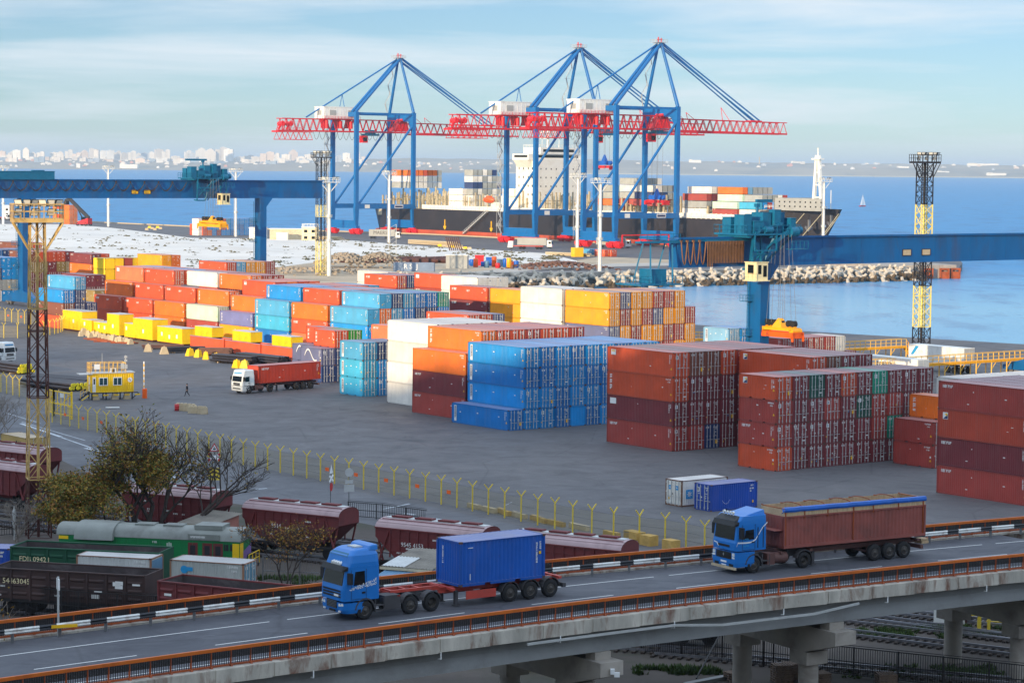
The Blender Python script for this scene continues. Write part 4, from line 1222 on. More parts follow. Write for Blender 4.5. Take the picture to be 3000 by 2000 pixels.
 wn_.beam((T - 3.2, -4.2, zt + .9), (T + 2.0, -4.2, zt + 2.2), .3); wn_.beam((T + .4, -4.3, zt - .4), (T + 3.4, -4.3, zt + 1.2), .5)
 wn_.obj('winch_gear', 'gantry_teal', t)
 jb = MB()
 jb.cyl((T - .6, -1.6, zt + .8), (T - .6, -1.6, zt + 5.0), .22, 10)
 jb.box(T - 5.4, T + .4, -1.8, -1.4, zt + 4.9, zt + 5.35) if not bunch else jb.box(T - .8, T + 2.2, -1.8, -1.4, zt + 5.2, zt + 5.6)
 jb.box(T - .9, T - .3, -1.9, -1.3, zt + 4.5, zt + 5.0)
 jb.obj('service_jib', 'gantry_teal', t)
 cb = MB()
 cx = T + 4.2 if not bunch else T - 2.0
 cz0 = zb - 1.5 if not bunch else zb - 2.0
 cb.box(cx - 1.1, cx + 1.1, -4.4, -2.0, cz0, cz0 + 2.5); cb.box(cx - 1.2, cx + 1.2, -4.5, -1.9, cz0 + 2.5, cz0 + 2.62); cb.box(cx - 1.5, cx + 1.3, -4.7, -1.9, cz0 - .12, cz0)
 rail(cb, [(cx - 1.5, -4.6, cz0), (cx - 1.5, -2.0, cz0)], 1.0, .8, .05)
 c_ = cb.obj('operator_cab', 'cream_paint', t)
 q = MB(); q.box(cx - .8, cx - .2, -4.43, -4.38, cz0 + .9, cz0 + 2.2); q.box(cx + .2, cx + .85, -4.43, -4.38, cz0 + .5, cz0 + 2.1); q.box(cx - 1.13, cx - 1.08, -3.8, -2.6, cz0 + .9, cz0 + 2.2); q.obj('window', 'dark_glass', c_)
 hg = MB()
 for x in (cx - .8, cx + .8): hg.beam((x, -3.2, cz0 + 2.6), (x, -3.2, zt + .6), .24)
 hg.obj('cab_hanger', 'gantry_teal', t)
 sx = T + .6 if not bunch else T + 1.9
 rp = MB()
 for dx in (-.9, -.3, .5, 1.1):
  for dy in (-5.0, -3.4): rp.cyl((sx + dx, dy, zt + .6), (sx + dx * 1.6, dy + (-.6 if dy < -4 else .6), spread_z + 1.6), .035, 4, cap=False)
 rp.obj('hoist_rope', 'steel_grey', t)
 H = spread_len / 2
 sp = MB()
 for x in (-.75, .75): sp.box(sx + x - .18, sx + x + .18, -4.2 - H, -4.2 + H, spread_z - .15, spread_z + .3)
 for y in (-4.2 - H, -4.2 + H - .4): sp.box(sx - 1.15, sx + 1.15, y, y + .4, spread_z - .5, spread_z + .35)
 for y in (-4.2 - H - .1, -4.2 + H - .2):
  for x in (-1.15, .95): sp.hexa([(sx + x, y, spread_z - .95), (sx + x + .2, y, spread_z - .95), (sx + x + .2, y + .3, spread_z - .95), (sx + x, y + .3, spread_z - .95), (sx + x, y, spread_z - .2), (sx + x + .2, y, spread_z - .2), (sx + x + .2, y + .3, spread_z - .2), (sx + x, y + .3, spread_z - .2)])
 sp.box(sx - 1.0, sx - .93, -4.2 - H + .4, -4.2 + H - .4, spread_z - .45, spread_z + .05)
 sp.obj('spreader_frame', 'spreader_orange' if bunch else 'spreader_yellow', t)
 hb = MB()
 hb.box(sx - .9, sx + .9, -4.2 - H * .86, -4.2 + H * .86, spread_z + .5, spread_z + .95)
 for y in (-4.2 - H * .86, -4.2 + H * .86): hb.cyl((sx - .9, y, spread_z + .5), (sx + .9, y, spread_z + .5), .42, 12)
 hb.hexa([(sx - .8, -5.2, spread_z + .95), (sx + .8, -5.2, spread_z + .95), (sx + .8, -3.2, spread_z + .95), (sx - .8, -3.2, spread_z + .95), (sx - .2, -4.5, spread_z + 2.2), (sx + .2, -4.5, spread_z + 2.2), (sx + .2, -3.9, spread_z + 2.2), (sx - .2, -3.9, spread_z + 2.2)])
 for y in (-.75, -.5, -.05, .32, .55, .78):
  hb.box(sx - .25, sx + .25, -4.2 + y * H - .32, -4.2 + y * H + .32, spread_z + .95, spread_z + 1.45)
 hb.obj('head_block', 'spreader_yellow', t)
 sh = MB()
 for y in (-.75, -.5, -.05, .32, .55, .78): sh.cyl((sx - .3, -4.2 + y * H, spread_z + 1.5), (sx + .3, -4.2 + y * H, spread_z + 1.5), .48, 14)
 sh.obj('sheave', 'rubber', t)
 if bunch:
  link('lettering', text_mesh('B', 1.0, 'mark_dark'), t, (sx - 1.01, -4.2 + 1.6, spread_z - .2), (0, 0, -math.pi / 2))
 return t
g1 = G(70, 895, 0)
gantry('far blue gantry crane at left with a teal machinery house on its girder', g1, 24.9, 28.95, -24, 63.6 + 17.4, 63.6, 47.0, 18.4, (-22, 7.2), (28.3, 31.6), (-22, 42, 17, 1.9), 1, 11.0, None)
g2 = Vector((35.6, 345, 0))
gantry('near blue gantry crane at right with brown bunched cables and an orange spreader', g2, 19.3, 23.15, -16.4, 74, 64, -1.5, 9.6, None, (29.4, 33.6), (-16.2, -11.6, 4, 3.0), 1, 7.4, (-11.4, -4.4, 24))
def quay_crane(label, Q, trolley_s, spread, low_part, first=False):
 t = thing('quay_crane', label, 'quay crane', Q, ROT_EE, 'ship to shore cranes on the quay')
 U, W = 33.4, 21.0
 LT, PB = 59.0, 13.4
 for i, (x, y) in enumerate(((0, 0), (0, W), (U, 0), (U, W))):
  m = MB()
  m.box(x - .95, x + .95, y - .8, y + .8, PB, LT)
  m.hexa([(x - .8, y - .75, 4.0), (x + .8, y - .75, 4.0), (x + .8, y + .75, 4.0), (x - .8, y + .75, 4.0), (x - 1.25, y - .8, PB), (x + 1.25, y - .8, PB), (x + 1.25, y + .8, PB), (x - 1.25, y + .8, PB)])
  m.obj('leg', 'crane_blue', t)
 for x in (0, U):
  m = MB(); m.box(x - .9, x + .9, .7, W - .7, 4.0, 6.6); m.box(x - 1.05, x + 1.05, -1.6, W + 1.6, 2.8, 4.0); m.obj('sill_beam', 'crane_blue', t)
  for y in (0, W):
   b_ = MB()
   b_.box(x - 1.3, x + 1.3, y - 4.4, y - .3, 1.1, 2.3); b_.box(x - 1.3, x + 1.3, y + .3, y + 4.4, 1.1, 2.3); b_.box(x - 1.0, x + 1.0, y - 2.4, y + 2.4, 2.0, 2.9)
   for k in (-3.8, -2.6, -1.2, 1.2, 2.6, 3.8): b_.cyl((x - .5, y + k, .55), (x + .5, y + k, .55), .55, 10); b_.box(x - 1.1, x + 1.1, y + k - .5, y + k + .5, .6, 1.2)
   b_.obj('bogie', 'crane_red', t)
 for y in (0, W):
  m = MB(); m.box(.9, U - .9, y - .7, y + .7, PB - 1.2, PB + 1.0); m.obj('portal_beam', 'crane_blue', t)
  m = MB(); m.cyl((1.0, y, PB + .5), (U - .8, y, 52.5), .55, 12); m.obj('diagonal_brace', 'crane_blue', t)
  m = MB(); m.box(.9, U - .9, y - .35, y + .35, LT - 1.2, LT - .3); m.obj('top_tie', 'crane_blue', t)
 m = MB()
 m.box(U - .9, U + .9, .8, W - .8, LT - 4.2, LT - .6)
 m.prism([(.8, LT - 8.5), (3.6, LT - 4.2), (.8, LT - 4.2)], U - .8, U + .8, 'x'); m.prism([(W - .8, LT - 8.5), (W - 3.6, LT - 4.2), (W - .8, LT - 4.2)], U - .8, U + .8, 'x')
 m.obj('cross_beam', 'crane_blue', t)
 m = MB(); m.box(-.8, .8, .8, W - .8, LT - 2.4, LT - .2); m.obj('cross_beam', 'crane_blue', t)
 AP = Vector((U - 1.5, W / 2, 86.0))
 for y in (0, W):
  m = MB(); m.cyl(AP + Vector((0, (-.8 if y == 0 else .8), 0)), (U, y, LT), .62, 10, .8); m.obj('mast_leg', 'crane_blue', t)
  m = MB(); m.cyl(AP + Vector((-.8, (-1 if y == 0 else 1), -1)), (.3, 1.2 if y == 0 else 4.4, LT), .75, 10); m.obj('back_stay', 'crane_blue', t)
 m = MB(); m.cyl(AP + Vector((-1, 0, -.4)), (-22.0, W / 2, 56.0), .38, 8)
 mid = AP + (Vector((-22, W / 2, 56)) - AP) * .62
 m.cyl(mid, (mid.x - 1.6, W / 2, 60), .16, 6); m.cyl(mid, (mid.x + 1.6, W / 2, 60), .16, 6)
 m.obj('back_stay', 'crane_blue', t)
 tip = 88.0
 for y in (-2.2, 2.2):
  m = MB(); m.cyl(AP + Vector((1, y * .3, 0)), (tip, W / 2 + y, 54.2), .34, 8); m.cyl(AP + Vector((1, y * .3, -1.8)), (tip - 3, W / 2 + y, 54.2), .3, 8); m.obj('fore_stay', 'crane_blue', t)
 m = MB()
 m.box(AP.x - 3.2, AP.x + 2.4, AP.y - 2.2, AP.y + 2.2, 86.0, 86.15); rail(m, [(AP.x - 3.2, AP.y - 2.2, 86.1), (AP.x + 2.4, AP.y - 2.2, 86.1), (AP.x + 2.4, AP.y + 2.2, 86.1), (AP.x - 3.2, AP.y + 2.2, 86.1), (AP.x - 3.2, AP.y - 2.2, 86.1)], 1.2, 1.4, .1)
 m.box(AP.x - 1.4, AP.x + 1.2, AP.y - 1, AP.y + 1, 84.0, 86); m.obj('mast_head', 'galvanized', t)
 m = MB(); m.cyl((AP.x - .8, AP.y, 86.1), (AP.x - .8, AP.y, 88.4), .25, 8); m.cyl((AP.x + .8, AP.y, 86.1), (AP.x + .8, AP.y, 88.0), .22, 8); m.box(AP.x - 1.4, AP.x + 1.4, AP.y - .3, AP.y + .3, 87.2, 87.6); m.obj('beacon', 'crane_red', t)
 m = MB(); truss(m, (-37, W / 2, 49.6), (U + 2, W / 2, 49.6), 5.2, 5.6, 19, .42, (0, 1, 0)); m.box(-37, U + 2, W / 2 - 2.9, W / 2 - 2.5, 49.1, 49.7); m.box(-37, U + 2, W / 2 + 2.5, W / 2 + 2.9, 49.1, 49.7); m.obj('girder_truss', 'crane_red', t)
 m = MB(); truss(m, (U + 4, W / 2, 49.4), (104, W / 2, 48.8), 5.0, 4.8, 17, .38, (0, 1, 0)); m.box(U + 4, 104, W / 2 - 2.9, W / 2 - 2.3, 48.3, 49.0); m.box(U + 4, 104, W / 2 + 2.3, W / 2 + 2.9, 48.3, 49.0)
 for x in (66, 40, 46): m.beam((x, W / 2 - 2.4, 54), (x + 1.2, W / 2, 59.5 if x == 66 else 57), .22); m.beam((x + 4, W / 2 - 2.4, 54), (x + 1.2, W / 2, 59.5 if x == 66 else 57), .22)
 m.box(tip - 4, tip + 1, W / 2 - 2.6, W / 2 + 2.6, 53.6, 54.3)
 m.obj('boom', 'crane_red', t)
 m = MB(); m.hexa([(U - 6, W / 2 - 2.6, 50), (U + 3, W / 2 - 2.6, 50), (U + 3, W / 2 + 2.6, 50), (U - 6, W / 2 + 2.6, 50), (U - 1, W / 2 - 2.4, 56.2), (U + 1.6, W / 2 - 2.4, 55.4), (U + 1.6, W / 2 + 2.4, 55.4), (U - 1, W / 2 + 2.4, 56.2)]); m.obj('boom_hinge', 'crane_red', t)
 m = MB(); truss(m, (-38.5, W / 2, 45.2), (-20, W / 2, 45.2), 5.2, 3.6, 6, .3, (0, 1, 0)); rail(m, [(-39.5, W / 2 - 3.4, 49.6), (-26, W / 2 - 3.4, 49.6)], 1.3, 1.6, .14); m.box(-39.5, -36, W / 2 - 3, W / 2 + 3, 48.6, 49.4)
 for x in (-36, -31.5): m.cyl((x, W / 2 - 2, 52.6), (x, W / 2 + 2, 52.6), 1.1, 12); m.beam((x - 1.5, W / 2, 50), (x + 1, W / 2, 54), .8)
 m.obj('back_platform', 'crane_red', t)
 m = MB(); m.box(-14.5, 5.0, W / 2 - 4.2, W / 2 + 4.2, 55.6, 61.0); m.box(-14.7, 5.2, W / 2 - 4.4, W / 2 + 4.4, 61.0, 61.3)
 for k in range(9): m.box(-13.6 + k * 2.1, -13.45 + k * 2.1, W / 2 - 4.28, W / 2 - 4.2, 55.8, 60.8)
 h = m.obj('machinery_house', 'white_paint', t)
 q = MB()
 for x in (-9.5, 1.2): q.box(x - 1.8, x + 1.8, W / 2 - 4.34, W / 2 - 4.24, 57.2, 59.6)
 q.box(-14.58, -14.52, W / 2 - 1.8, W / 2 + 1.8, 57.2, 59.4)
 q.obj('emblem_panel', 'ship_grey', h)
 m = MB(); rail(m, [(-16, W / 2 - 5, 55.4), (6, W / 2 - 5, 55.4)], 1.2, 1.8, .1); m.box(-16, 6, W / 2 - 5.2, W / 2 - 4.2, 55.2, 55.4)
 for x in (-12, -4, 2): m.box(x - .8, x + .8, W / 2 - 1.6, W / 2 + 1.6, 51, 55.2); m.cyl((x, W / 2 - 2.6, 50.8), (x, W / 2 - 2.6, 54.6), .9, 10)
 m.obj('walkway', 'crane_red', t)
 m = MB()
 for k in range(15):
  a, b_ = -20 + k * 3.4, -20 + (k + 1) * 3.4
  m.tube([(a + (b_ - a) * i / 8, W / 2 - 3.4, 49 - 3.6 * (1 - (2 * i / 8 - 1) ** 2)) for i in range(9)], .09, 4)
 m.obj('festoon_cable', 'cable', t)
 T = trolley_s
 m = MB(); m.box(T - 3.4, T + 3.4, W / 2 - 3, W / 2 + 3, 47.6, 48.6); m.box(T - 2, T + 1.6, W / 2 - 2, W / 2 + 2, 48.6, 50.4); rail(m, [(T - 5, W / 2 - 3.6, 48.4), (T + 5, W / 2 - 3.6, 48.4)], 1.4, 1.4, .14); m.obj('trolley', 'gantry_teal', t)
 m = MB(); m.box(T - 6.6, T - 3.6, W / 2 - 3.2, W / 2 - .2, 44.2, 47.6); c_ = m.obj('operator_cab', 'crane_red', t)
 q = MB(); q.box(T - 6.2, T - 4.0, W / 2 - 3.26, W / 2 - 3.18, 44.9, 46.8); q.box(T - 3.62, T - 3.55, W / 2 - 2.8, W / 2 - .6, 44.9, 46.8); q.obj('window', 'dark_glass', c_)
 if spread:
  m = MB()
  for dx in (-1.6, 1.6):
   for dy in (-1.6, 1.6): m.cyl((T + dx, W / 2 + dy, 47.6), (T + dx, W / 2 + dy, spread + 3), .06, 4, cap=False)
  m.obj('hoist_rope', 'steel_grey', t)
  m = MB(); m.box(T - 1.2, T + 1.2, W / 2 - 6, W / 2 + 6, spread, spread + 1.1)
  for y in (-6.2, 5.4): m.box(T - 1.8, T + 1.8, W / 2 + y, W / 2 + y + .8, spread - .8, spread + .9)
  m.obj('spreader_frame', 'crane_red', t)
  m = MB(); m.box(T - 1.0, T + 1.0, W / 2 - 3, W / 2 + 3, spread + 1.4, spread + 2.2)
  for y in (-4, -2.4, 2.4, 4): m.cyl((T - .6, W / 2 + y, spread + 2.3), (T + .6, W / 2 + y, spread + 2.3), 1.0, 10)
  m.hexa([(T - 1, W / 2 - 1.6, spread + 2.2), (T + 1, W / 2 - 1.6, spread + 2.2), (T + 1, W / 2 + 1.6, spread + 2.2), (T - 1, W / 2 + 1.6, spread + 2.2), (T - .2, W / 2 - .3, spread + 6), (T + .2, W / 2 - .3, spread + 6), (T + .2, W / 2 + .3, spread + 6), (T - .2, W / 2 + .3, spread + 6)])
  m.obj('head_block', 'tarp_blue', t)
 m = MB()
 z = 4.0
 k = 0
 while z < 54:
  y0, y1 = (W + 1.0, W + 3.4) if k % 2 == 0 else (W + 3.4, W + 1.0)
  m.beam((-1.6, y0, z), (-1.6, y1, z + 3.0), .5, .12); m.box(-2.4, -.9, min(y0, y1) - .9, min(y0, y1) + 3.3, z + 2.95, z + 3.05) if k % 3 == 0 else None
  rail(m, [(-2.2, y0, z), (-2.2, y1, z + 3.0)], 1.0, 1.4, .09)
  if k % 3 == 0: rail(m, [(-2.4, W + .4, z + 3), (-2.4, W + 4, z + 3)], 1.1, 1.2, .09)
  z += 3.0; k += 1
 m.beam((-2.4, W + .9, 3), (-2.4, W + .9, 56), .14); m.beam((-2.4, W + 3.6, 3), (-2.4, W + 3.6, 56), .14)
 m.obj('stair_tower', 'galvanized', t)
 m = MB()
 a, b_ = Vector((U, W, LT)), AP + Vector((0, .8, 0))
 for k in range(6):
  p, q = a + (b_ - a) * (k / 6), a + (b_ - a) * ((k + 1) / 6)
  o1 = Vector((-1.4 - (k % 2) * 2.2, 0, 0)); o2 = Vector((-1.4 - ((k + 1) % 2) * 2.2, 0, 0))
  m.beam(p + o1, q + o2, .35, .12); m.beam(q, q + o2 * 1.3, .3, .1); rail(m, [p + o1, q + o2], 1.2, 2, .1)
 m.obj('mast_stair', 'galvanized', t)
 m = MB()
 for z in (PB - .9,): m.box(4.6, 7.4, -.76, -.7, z, z + 1.7); m.box(22, 27, -.76, -.7, z, z + 1.6)
 m.obj('name_plate', 'white_paint', t)
 m = MB(); m.box(22.3, 26.7, -.79, -.76, PB - .6, PB + .3); m.obj('lettering', 'mark_navy', t)
 m = MB(); m.beam((2, -2.4, 5.4), (U - 6, -2.4, 5.4), .5); m.beam((2, -2.4, 2), (2, -2.4, 5.4), .5); m.beam((U - 6, -2.4, 2), (U - 6, -2.4, 5.4), .5); m.obj('cable_guide', 'crane_red', t) if low_part else None
 return t
Q1, Q2, Q3 = G(1043, 686), G(1567, 714), G(1801, 727)
quay_crane('leftmost blue quay crane with red boom standing apart near the ship stern', Q1, 15.0, None, False)
quay_crane('middle blue quay crane whose red spreader hangs in front of the ship bridge', Q2, 47.0, 33.0, False)
quay_crane('rightmost and nearest blue quay crane with the full red boom reaching to the right', Q3, 31.5, 18.5, True)
u0 = 40.0
SC = Q3 + EE * (u0 + 16.0); SC.z = 0
ship = thing('container_ship', 'large black hulled container ship with white bridge tower moored behind the cranes', 'container ship', SC, ROT_LONG)
def ship_x(px, off=-16.0):
 k = (px - 1500.0) / F
 b_ = SC + EE * off
 return -(k * b_.y - b_.x) / (-EL.x + 0) if False else ((k * b_.y - b_.x) / (-EL.x - k * -EL.y))
def ship_z(px, py, off=-16.0):
 x = ship_x(px, off)
 d = (SC + EE * off - EL * x).y
 return CAMH - (py - yh(px)) * d / F
XB, XS = 76.0, ship_x(1078)
DK = 12.3
stations = [(XS, .78, 1.5), (XS + 4, .88, -1.0), (XS + 14, 1.0, -2.6), (XS + 40, 1, -3.2), (-20, 1, -3.2), (15, .98, -3.2), (40, .80, -3.2), (56, .52, -3.2), (66, .24, -3.2), (XB - 1, .03, -3.2)]
def deck_z(x): return DK if x < 22 else DK + 5.0 * min(1, ((x - 22) / 26.0)) ** .8
hb, hr = MB(), MB()
prev = None
for (x, wf, zlow) in stations:
 dz = deck_z(x)
 rake = 0 if x < 40 else (x - 40) / 36.0
 xl = x - rake * 13.0
 wl = wf * (1 - .35 * rake)
 ring = [(x, -16 * wf, dz), (xl + rake * 2, -16 * wl, 2.2), (xl, -15.4 * wl, zlow), (xl, 15.4 * wl, zlow), (xl + rake * 2, 16 * wl, 2.2), (x, 16 * wf, dz)]
 if zlow > -2.5: ring[1] = (x + 6 * (zlow + 2.6) / 4, -16 * wf, max(2.2, zlow)); ring[4] = (x + 6 * (zlow + 2.6) / 4, 16 * wf, max(2.2, zlow))
 if prev:
  for (i, j, b_) in ((0, 1, hb), (1, 2, hr), (3, 4, hr), (4, 5, hb)):
   b_.quad(prev[i], prev[j], ring[j], ring[i])
  hb.quad(prev[5], prev[0], ring[0], ring[5]) if False else None
 else:
  hb.quad(ring[0], ring[1], ring[4], ring[5]); hr.quad(ring[1], ring[2], ring[3], ring[4])
 prev = ring
hb.quad(prev[0], prev[5], prev[4], prev[1]); hr.quad(prev[1], prev[4], prev[3], prev[2])
hb.obj('hull', 'hull_black', ship); hr.obj('boot_topping', 'hull_red', ship)
mb = MB()
pv = None
for (x, wf, zl) in stations:
 r_ = ((x, -15.8 * wf, deck_z(x) - .3), (x, 15.8 * wf, deck_z(x) - .3))
 if pv: mb.quad(pv[0], r_[0], r_[1], pv[1])
 pv = r_
mb.obj('deck', 'ship_tan', ship)
mb = MB()
mb.box(XS + 46, 34, -15.6, -14.9, DK, DK + 2.0)
k = XS + 47
while k < 34: mb.box(k, k + .5, -15.9, -15.5, DK - .2, DK + 2.2); k += 3.1
mb.obj('hatch_coaming', 'ship_white', ship)
mb = MB()
rr = random.Random(3)
k = XS + 10
while k < 18:
 if not (ship_x(1400) < k < ship_x(1500)):
  h = rr.uniform(5, 10.5)
  for y in (-14.5, -10, -5, 0, 5, 10, 14.5):
   mb.box(k, k + .55, y - .35, y + .35, DK, DK + h + (y > -12) * rr.uniform(-1, .5))
  mb.box(k, k + .4, -15, 15, DK + h * .55, DK + h * .55 + .5)
 k += rr.uniform(2.6, 5.2)
mb.obj('lashing_bridge', 'ship_tan', ship)
bx0, bx1 = ship_x(1497) , ship_x(1497) + 15
mb = MB()
mb.box(bx0, bx1, -14, 14, DK, 37.0); mb.box(bx0 + .5, bx1 - 2, -16.6, 16.6, 36.4, 39.2); mb.box(bx0 + 1, bx1 - 1, -10.5, 10.5, 39.2, 42.2)
for y in (-16.6, 13.2): mb.hexa([(bx0 + 1, y + (2.6 if y < 0 else 0), 33), (bx1 - 3, y + (2.6 if y < 0 else 0), 33), (bx1 - 3, y + 3.4 - (0 if y < 0 else 2.6), 33), (bx0 + 1, y + 3.4 - (0 if y < 0 else 2.6), 33), (bx0 + 1, y, 36.4), (bx1 - 3, y, 36.4), (bx1 - 3, y + 3.4, 36.4), (bx0 + 1, y + 3.4, 36.4)])
mb.box(bx0 - 12, bx0, -13.5, 13.5, DK, 19.5); mb.box(bx0 - 9, bx0, -15, 15, 19.5, 23.0); mb.box(bx0 - 7, bx0, -6, 6, 23, 31); mb.box(bx0 - 18, bx0 - 12, -15, -6, DK, 16.5)
tw = mb.obj('bridge_tower', 'ship_white', ship)
mb = MB(); mb.box(bx1 - 1.99, bx1 - 1.93, -12.5, 12.5, 37.5, 38.7); mb.box(bx1 - .99, bx1 - .9, -9, 9, 40.2, 41.4)
mb.box(bx0 + 2, bx1 - 3, -16.68, -16.6, 37.6, 38.6); mb.obj('bridge_window', 'dark_glass', tw)
mb = MB()
for z in (16, 20, 24, 28, 32):
 for y in (-11, -8, -5, -2, 2, 5, 8, 11): mb.box(bx1, bx1 + .06, y - .22, y + .22, z, z + .7)
 for x in (bx0 + 2.4, bx0 + 5.8, bx0 + 9.4, bx0 + 12.4): mb.box(x - .3, x + .3, -14.06, -14, z, z + 1.0)
mb.obj('porthole', 'dark_glass', tw)
mb = MB(); mb.cyl((bx0 + 6, 0, 42), (bx0 + 6, 0, 53), .7, 8, .35); mb.box(bx0 + 3.6, bx0 + 8.4, -3, 3, 46.4, 46.8); mb.box(bx0 + 5, bx0 + 7, -4, 4, 49, 49.4); mb.beam((bx0 + 3, 3, 42), (bx0 + 6, 0, 48), .4); mb.cyl((bx0 + 6, -2.5, 49.4), (bx0 + 6, -2.5, 51.6), .3, 6)
for y in (-8, -5, 5, 8): mb.cyl((bx0 + 8, y, 42), (bx0 + 8, y, 46), .14, 5)
rail(mb, [(bx0 + 1, -10.5, 42.2), (bx1 - 1, -10.5, 42.2), (bx1 - 1, 10.5, 42.2)], 1.3, 2.2, .12); rail(mb, [(bx1 - 2, -16.6, 39.2), (bx1 - 2, 16.6, 39.2)], 1.2, 2.2, .12)
mb.obj('radar_mast', 'ship_white', tw)
mb = MB()
lx, lz = ship_x(1427), 17.6
mb.lathe([(.1, -4.2), (1.0, -3.4), (1.5, -1.5), (1.55, 1.4), (1.05, 3.2), (.1, 4.1)], (lx, -15.6, lz), (1, 0, 0), 12)
mb.box(lx - 1.4, lx + 1.4, -16.4, -14.8, lz + .9, lz + 1.8); mb.obj('lifeboat', 'lifeboat_orange', ship)
mx = ship_x(2386, -2)
mb = MB(); mb.beam((mx - 1.6, -2, 17), (mx, -2, 39), 1.2); mb.beam((mx + 3.4, -2, 17), (mx + 1.0, -2, 39), 1.2); mb.cyl((mx + .5, -2, 38), (mx + .5, -2, 42), .3, 6); mb.box(mx - 1.8, mx + 2.8, -3.4, -.6, 37.2, 37.8)
for z in (22, 27, 32): mb.beam((mx - 1.2 + z * .02, -2, z), (mx + 3.0 - z * .03, -2, z), .5)
mb.box(mx + .8, mx + 2.6, -2.4, -1.6, 33.5, 34.6); mb.obj('foremast', 'ship_white', ship)
mb = MB()
w0, w1 = ship_x(2262, -13), ship_x(2400, -13)
mb.box(w0, w1, -13, -12.4, 16.6, 21.6); mb.box(w0, w0 + .6, -13, 13, 16.6, 21.6); mb.obj('wave_wall', 'ship_grey', ship)
mb = MB()
for k in range(9):
 for j in range(2): mb.box(w0 + 3 + k * 3, w0 + 3.7 + k * 3, -13.06, -13, 18 + j * 1.8, 18.6 + j * 1.8)
mb.obj('wall_opening', 'dark_glass', ship)
mb = MB()
rail(mb, [(44, -13, 17.2), (58, -8, 17.3), (70, -3, 17.3)], 1.2, 2, .14)
for x in (50, 55, 60): mb.box(x, x + 1.6, -6, -4, 17, 18.4); mb.cyl((x + 3, -8, 17), (x + 3, -8, 18.4), .5, 8)
mb.cyl((69, 0, 17), (69, 0, 25), .16, 6); mb.obj('mooring_gear', 'ship_white', ship)
for px, py in ((2373, 655), (2500, 664)):
 ax = ship_x(px, -8) if px < 2450 else 71.0
 mb = MB(); az = ship_z(px, py, -8)
 if px > 2450: az = 13.4
 ay = -9.3 if px < 2450 else -1.6
 mb.beam((ax, ay, az + 1.6), (ax, ay, az - 2.4), .8); mb.beam((ax - 1.7, ay - .2, az - 1.2), (ax, ay - .4, az - 2.8), .8); mb.beam((ax + 1.7, ay - .2, az - 1.2), (ax, ay - .4, az - 2.8), .8); mb.obj('anchor', 'steel_grey', ship)
mb = MB()
for px in (1301, 1437):
 x = ship_x(px)
 mb.beam((x, -16.05, 7.6), (x, -16.05, 3.4), .5); mb.beam((x - .9, -16.05, 4.4), (x, -16.05, 2.8), .5); mb.beam((x + .9, -16.05, 4.4), (x, -16.05, 2.8), .5)
mb.obj('draught_mark', 'mark_yellow', ship)
mb = MB(); mb.beam((ship_x(1420) + 2, -16.6, DK - .4), (ship_x(1362), -17.2, 1.2), 1.4, .4); rail(mb, [(ship_x(1420) + 2, -17.2, DK - .4), (ship_x(1362), -17.8, 1.2)], 1.2, 1.6, .1); mb.obj('gangway', 'galvanized', ship)
x = XS + 6
mb = MB(); mb.box(x + 1, x + 9, -15.4, -15.2, 8.6, 11.6); mb.obj('mooring_port', 'ship_tan', ship)
mb = MB(); glyphs(mb, random.Random(8), x + 13, 5.0, 7, 1.5, lambda m, a, b_, c, d, mi: m.quad((a, -16.05, b_), (c, -16.05, b_), (c, -16.05, d), (a, -16.05, d), mi)); mb.obj('lettering', 'ship_tan', ship)
mb = MB()
for px, y0 in ((2357, -9), (2402, -8), (2538, -.4), (2538, .6)):
 x = ship_x(px, -8) if px < 2450 else 74.0
 mb.cyl((x, y0, 15.5), (x + (4 if px > 2500 else 2), y0 - 19, 1), .14, 5)
mb.obj('mooring_line', 'rope', ship)
DCN = {'40': None}
SX, SY, SZ = 1.28, 1.14, 1.17
rdk = random.Random(17)
def deck_block(where, px, off, z0, rows, group, long_=True, sx=SX):
 """rows: bottom to top, each a string of colours across the ship; the near forward corner of the block shows at picture column px"""
 L, H = KIND['40' if long_ else '20']
 x = ship_x(px, off)
 me = cont_meshes('40' if long_ else '20')['closed']
 n = len(rows)
 for ti, row in enumerate(rows):
  for ci, c in enumerate(row):
   if c == '.': continue
   BOXN[0] += 1
   if BOXN[0] in SKIP: continue
   o = link('deck_container', me, None, None, None, jitter(CCOL[c][1]))
   p = SC - EL * (x - L * sx) + EE * (off + ci * CW * SY * 1.02)
   o.location = (p.x, p.y, z0 + ti * H * SZ)
   o.rotation_euler = (0, 0, ROT_LONG)
   o.scale = (sx, SY, SZ); o['n'] = BOXN[0]
   tag(o, f'{CCOL[c][0]} deck box, {ORD[ti]} layer, {ORD[ci]} from left, {where}', 'container', group)
D0 = DK + 1.2
deck_block('in the aft group', 1195, -15, D0 + 8.6, ['ewwwwww', 'wwwwwwe', 'oooOooe'], 'aft boxes on the ship')
deck_block('white block aft of bridge', 1352, -15, D0, ['w', 'w', 'w'], 'white deck boxes aft of the bridge', sx=.95)
deck_block('tall grey block by the bridge', 1382, -13, D0, ['wewewe', 'wewewe', 'eweewe', 'nneeen', 'wwewee', 'eeweni'], 'tall deck boxes beside the bridge', False, 1.2)
deck_block('block ahead of the bridge', 1575, -10, D0 + 6, ['wweewe', 'eweewe', 'iibnib'], 'deck boxes ahead of the bridge')
deck_block('block between nearest crane legs', 1790, -15, D0, ['ewo', 'omr', 'eee', 'eie'], 'deck boxes between the crane legs', True, 1.0)
deck_block('grey block behind nearest crane', 1862, -13, D0 + 3.2, ['rmrem', 'eewne', 'weeee', 'eweew'], 'grey deck boxes behind the crane', True, 1.0)
deck_block('block left of nearest crane front leg', 1922, -15, D0 + 3.2, ['rrm', 'nnee', 'wees'], 'deck boxes left of the crane leg')
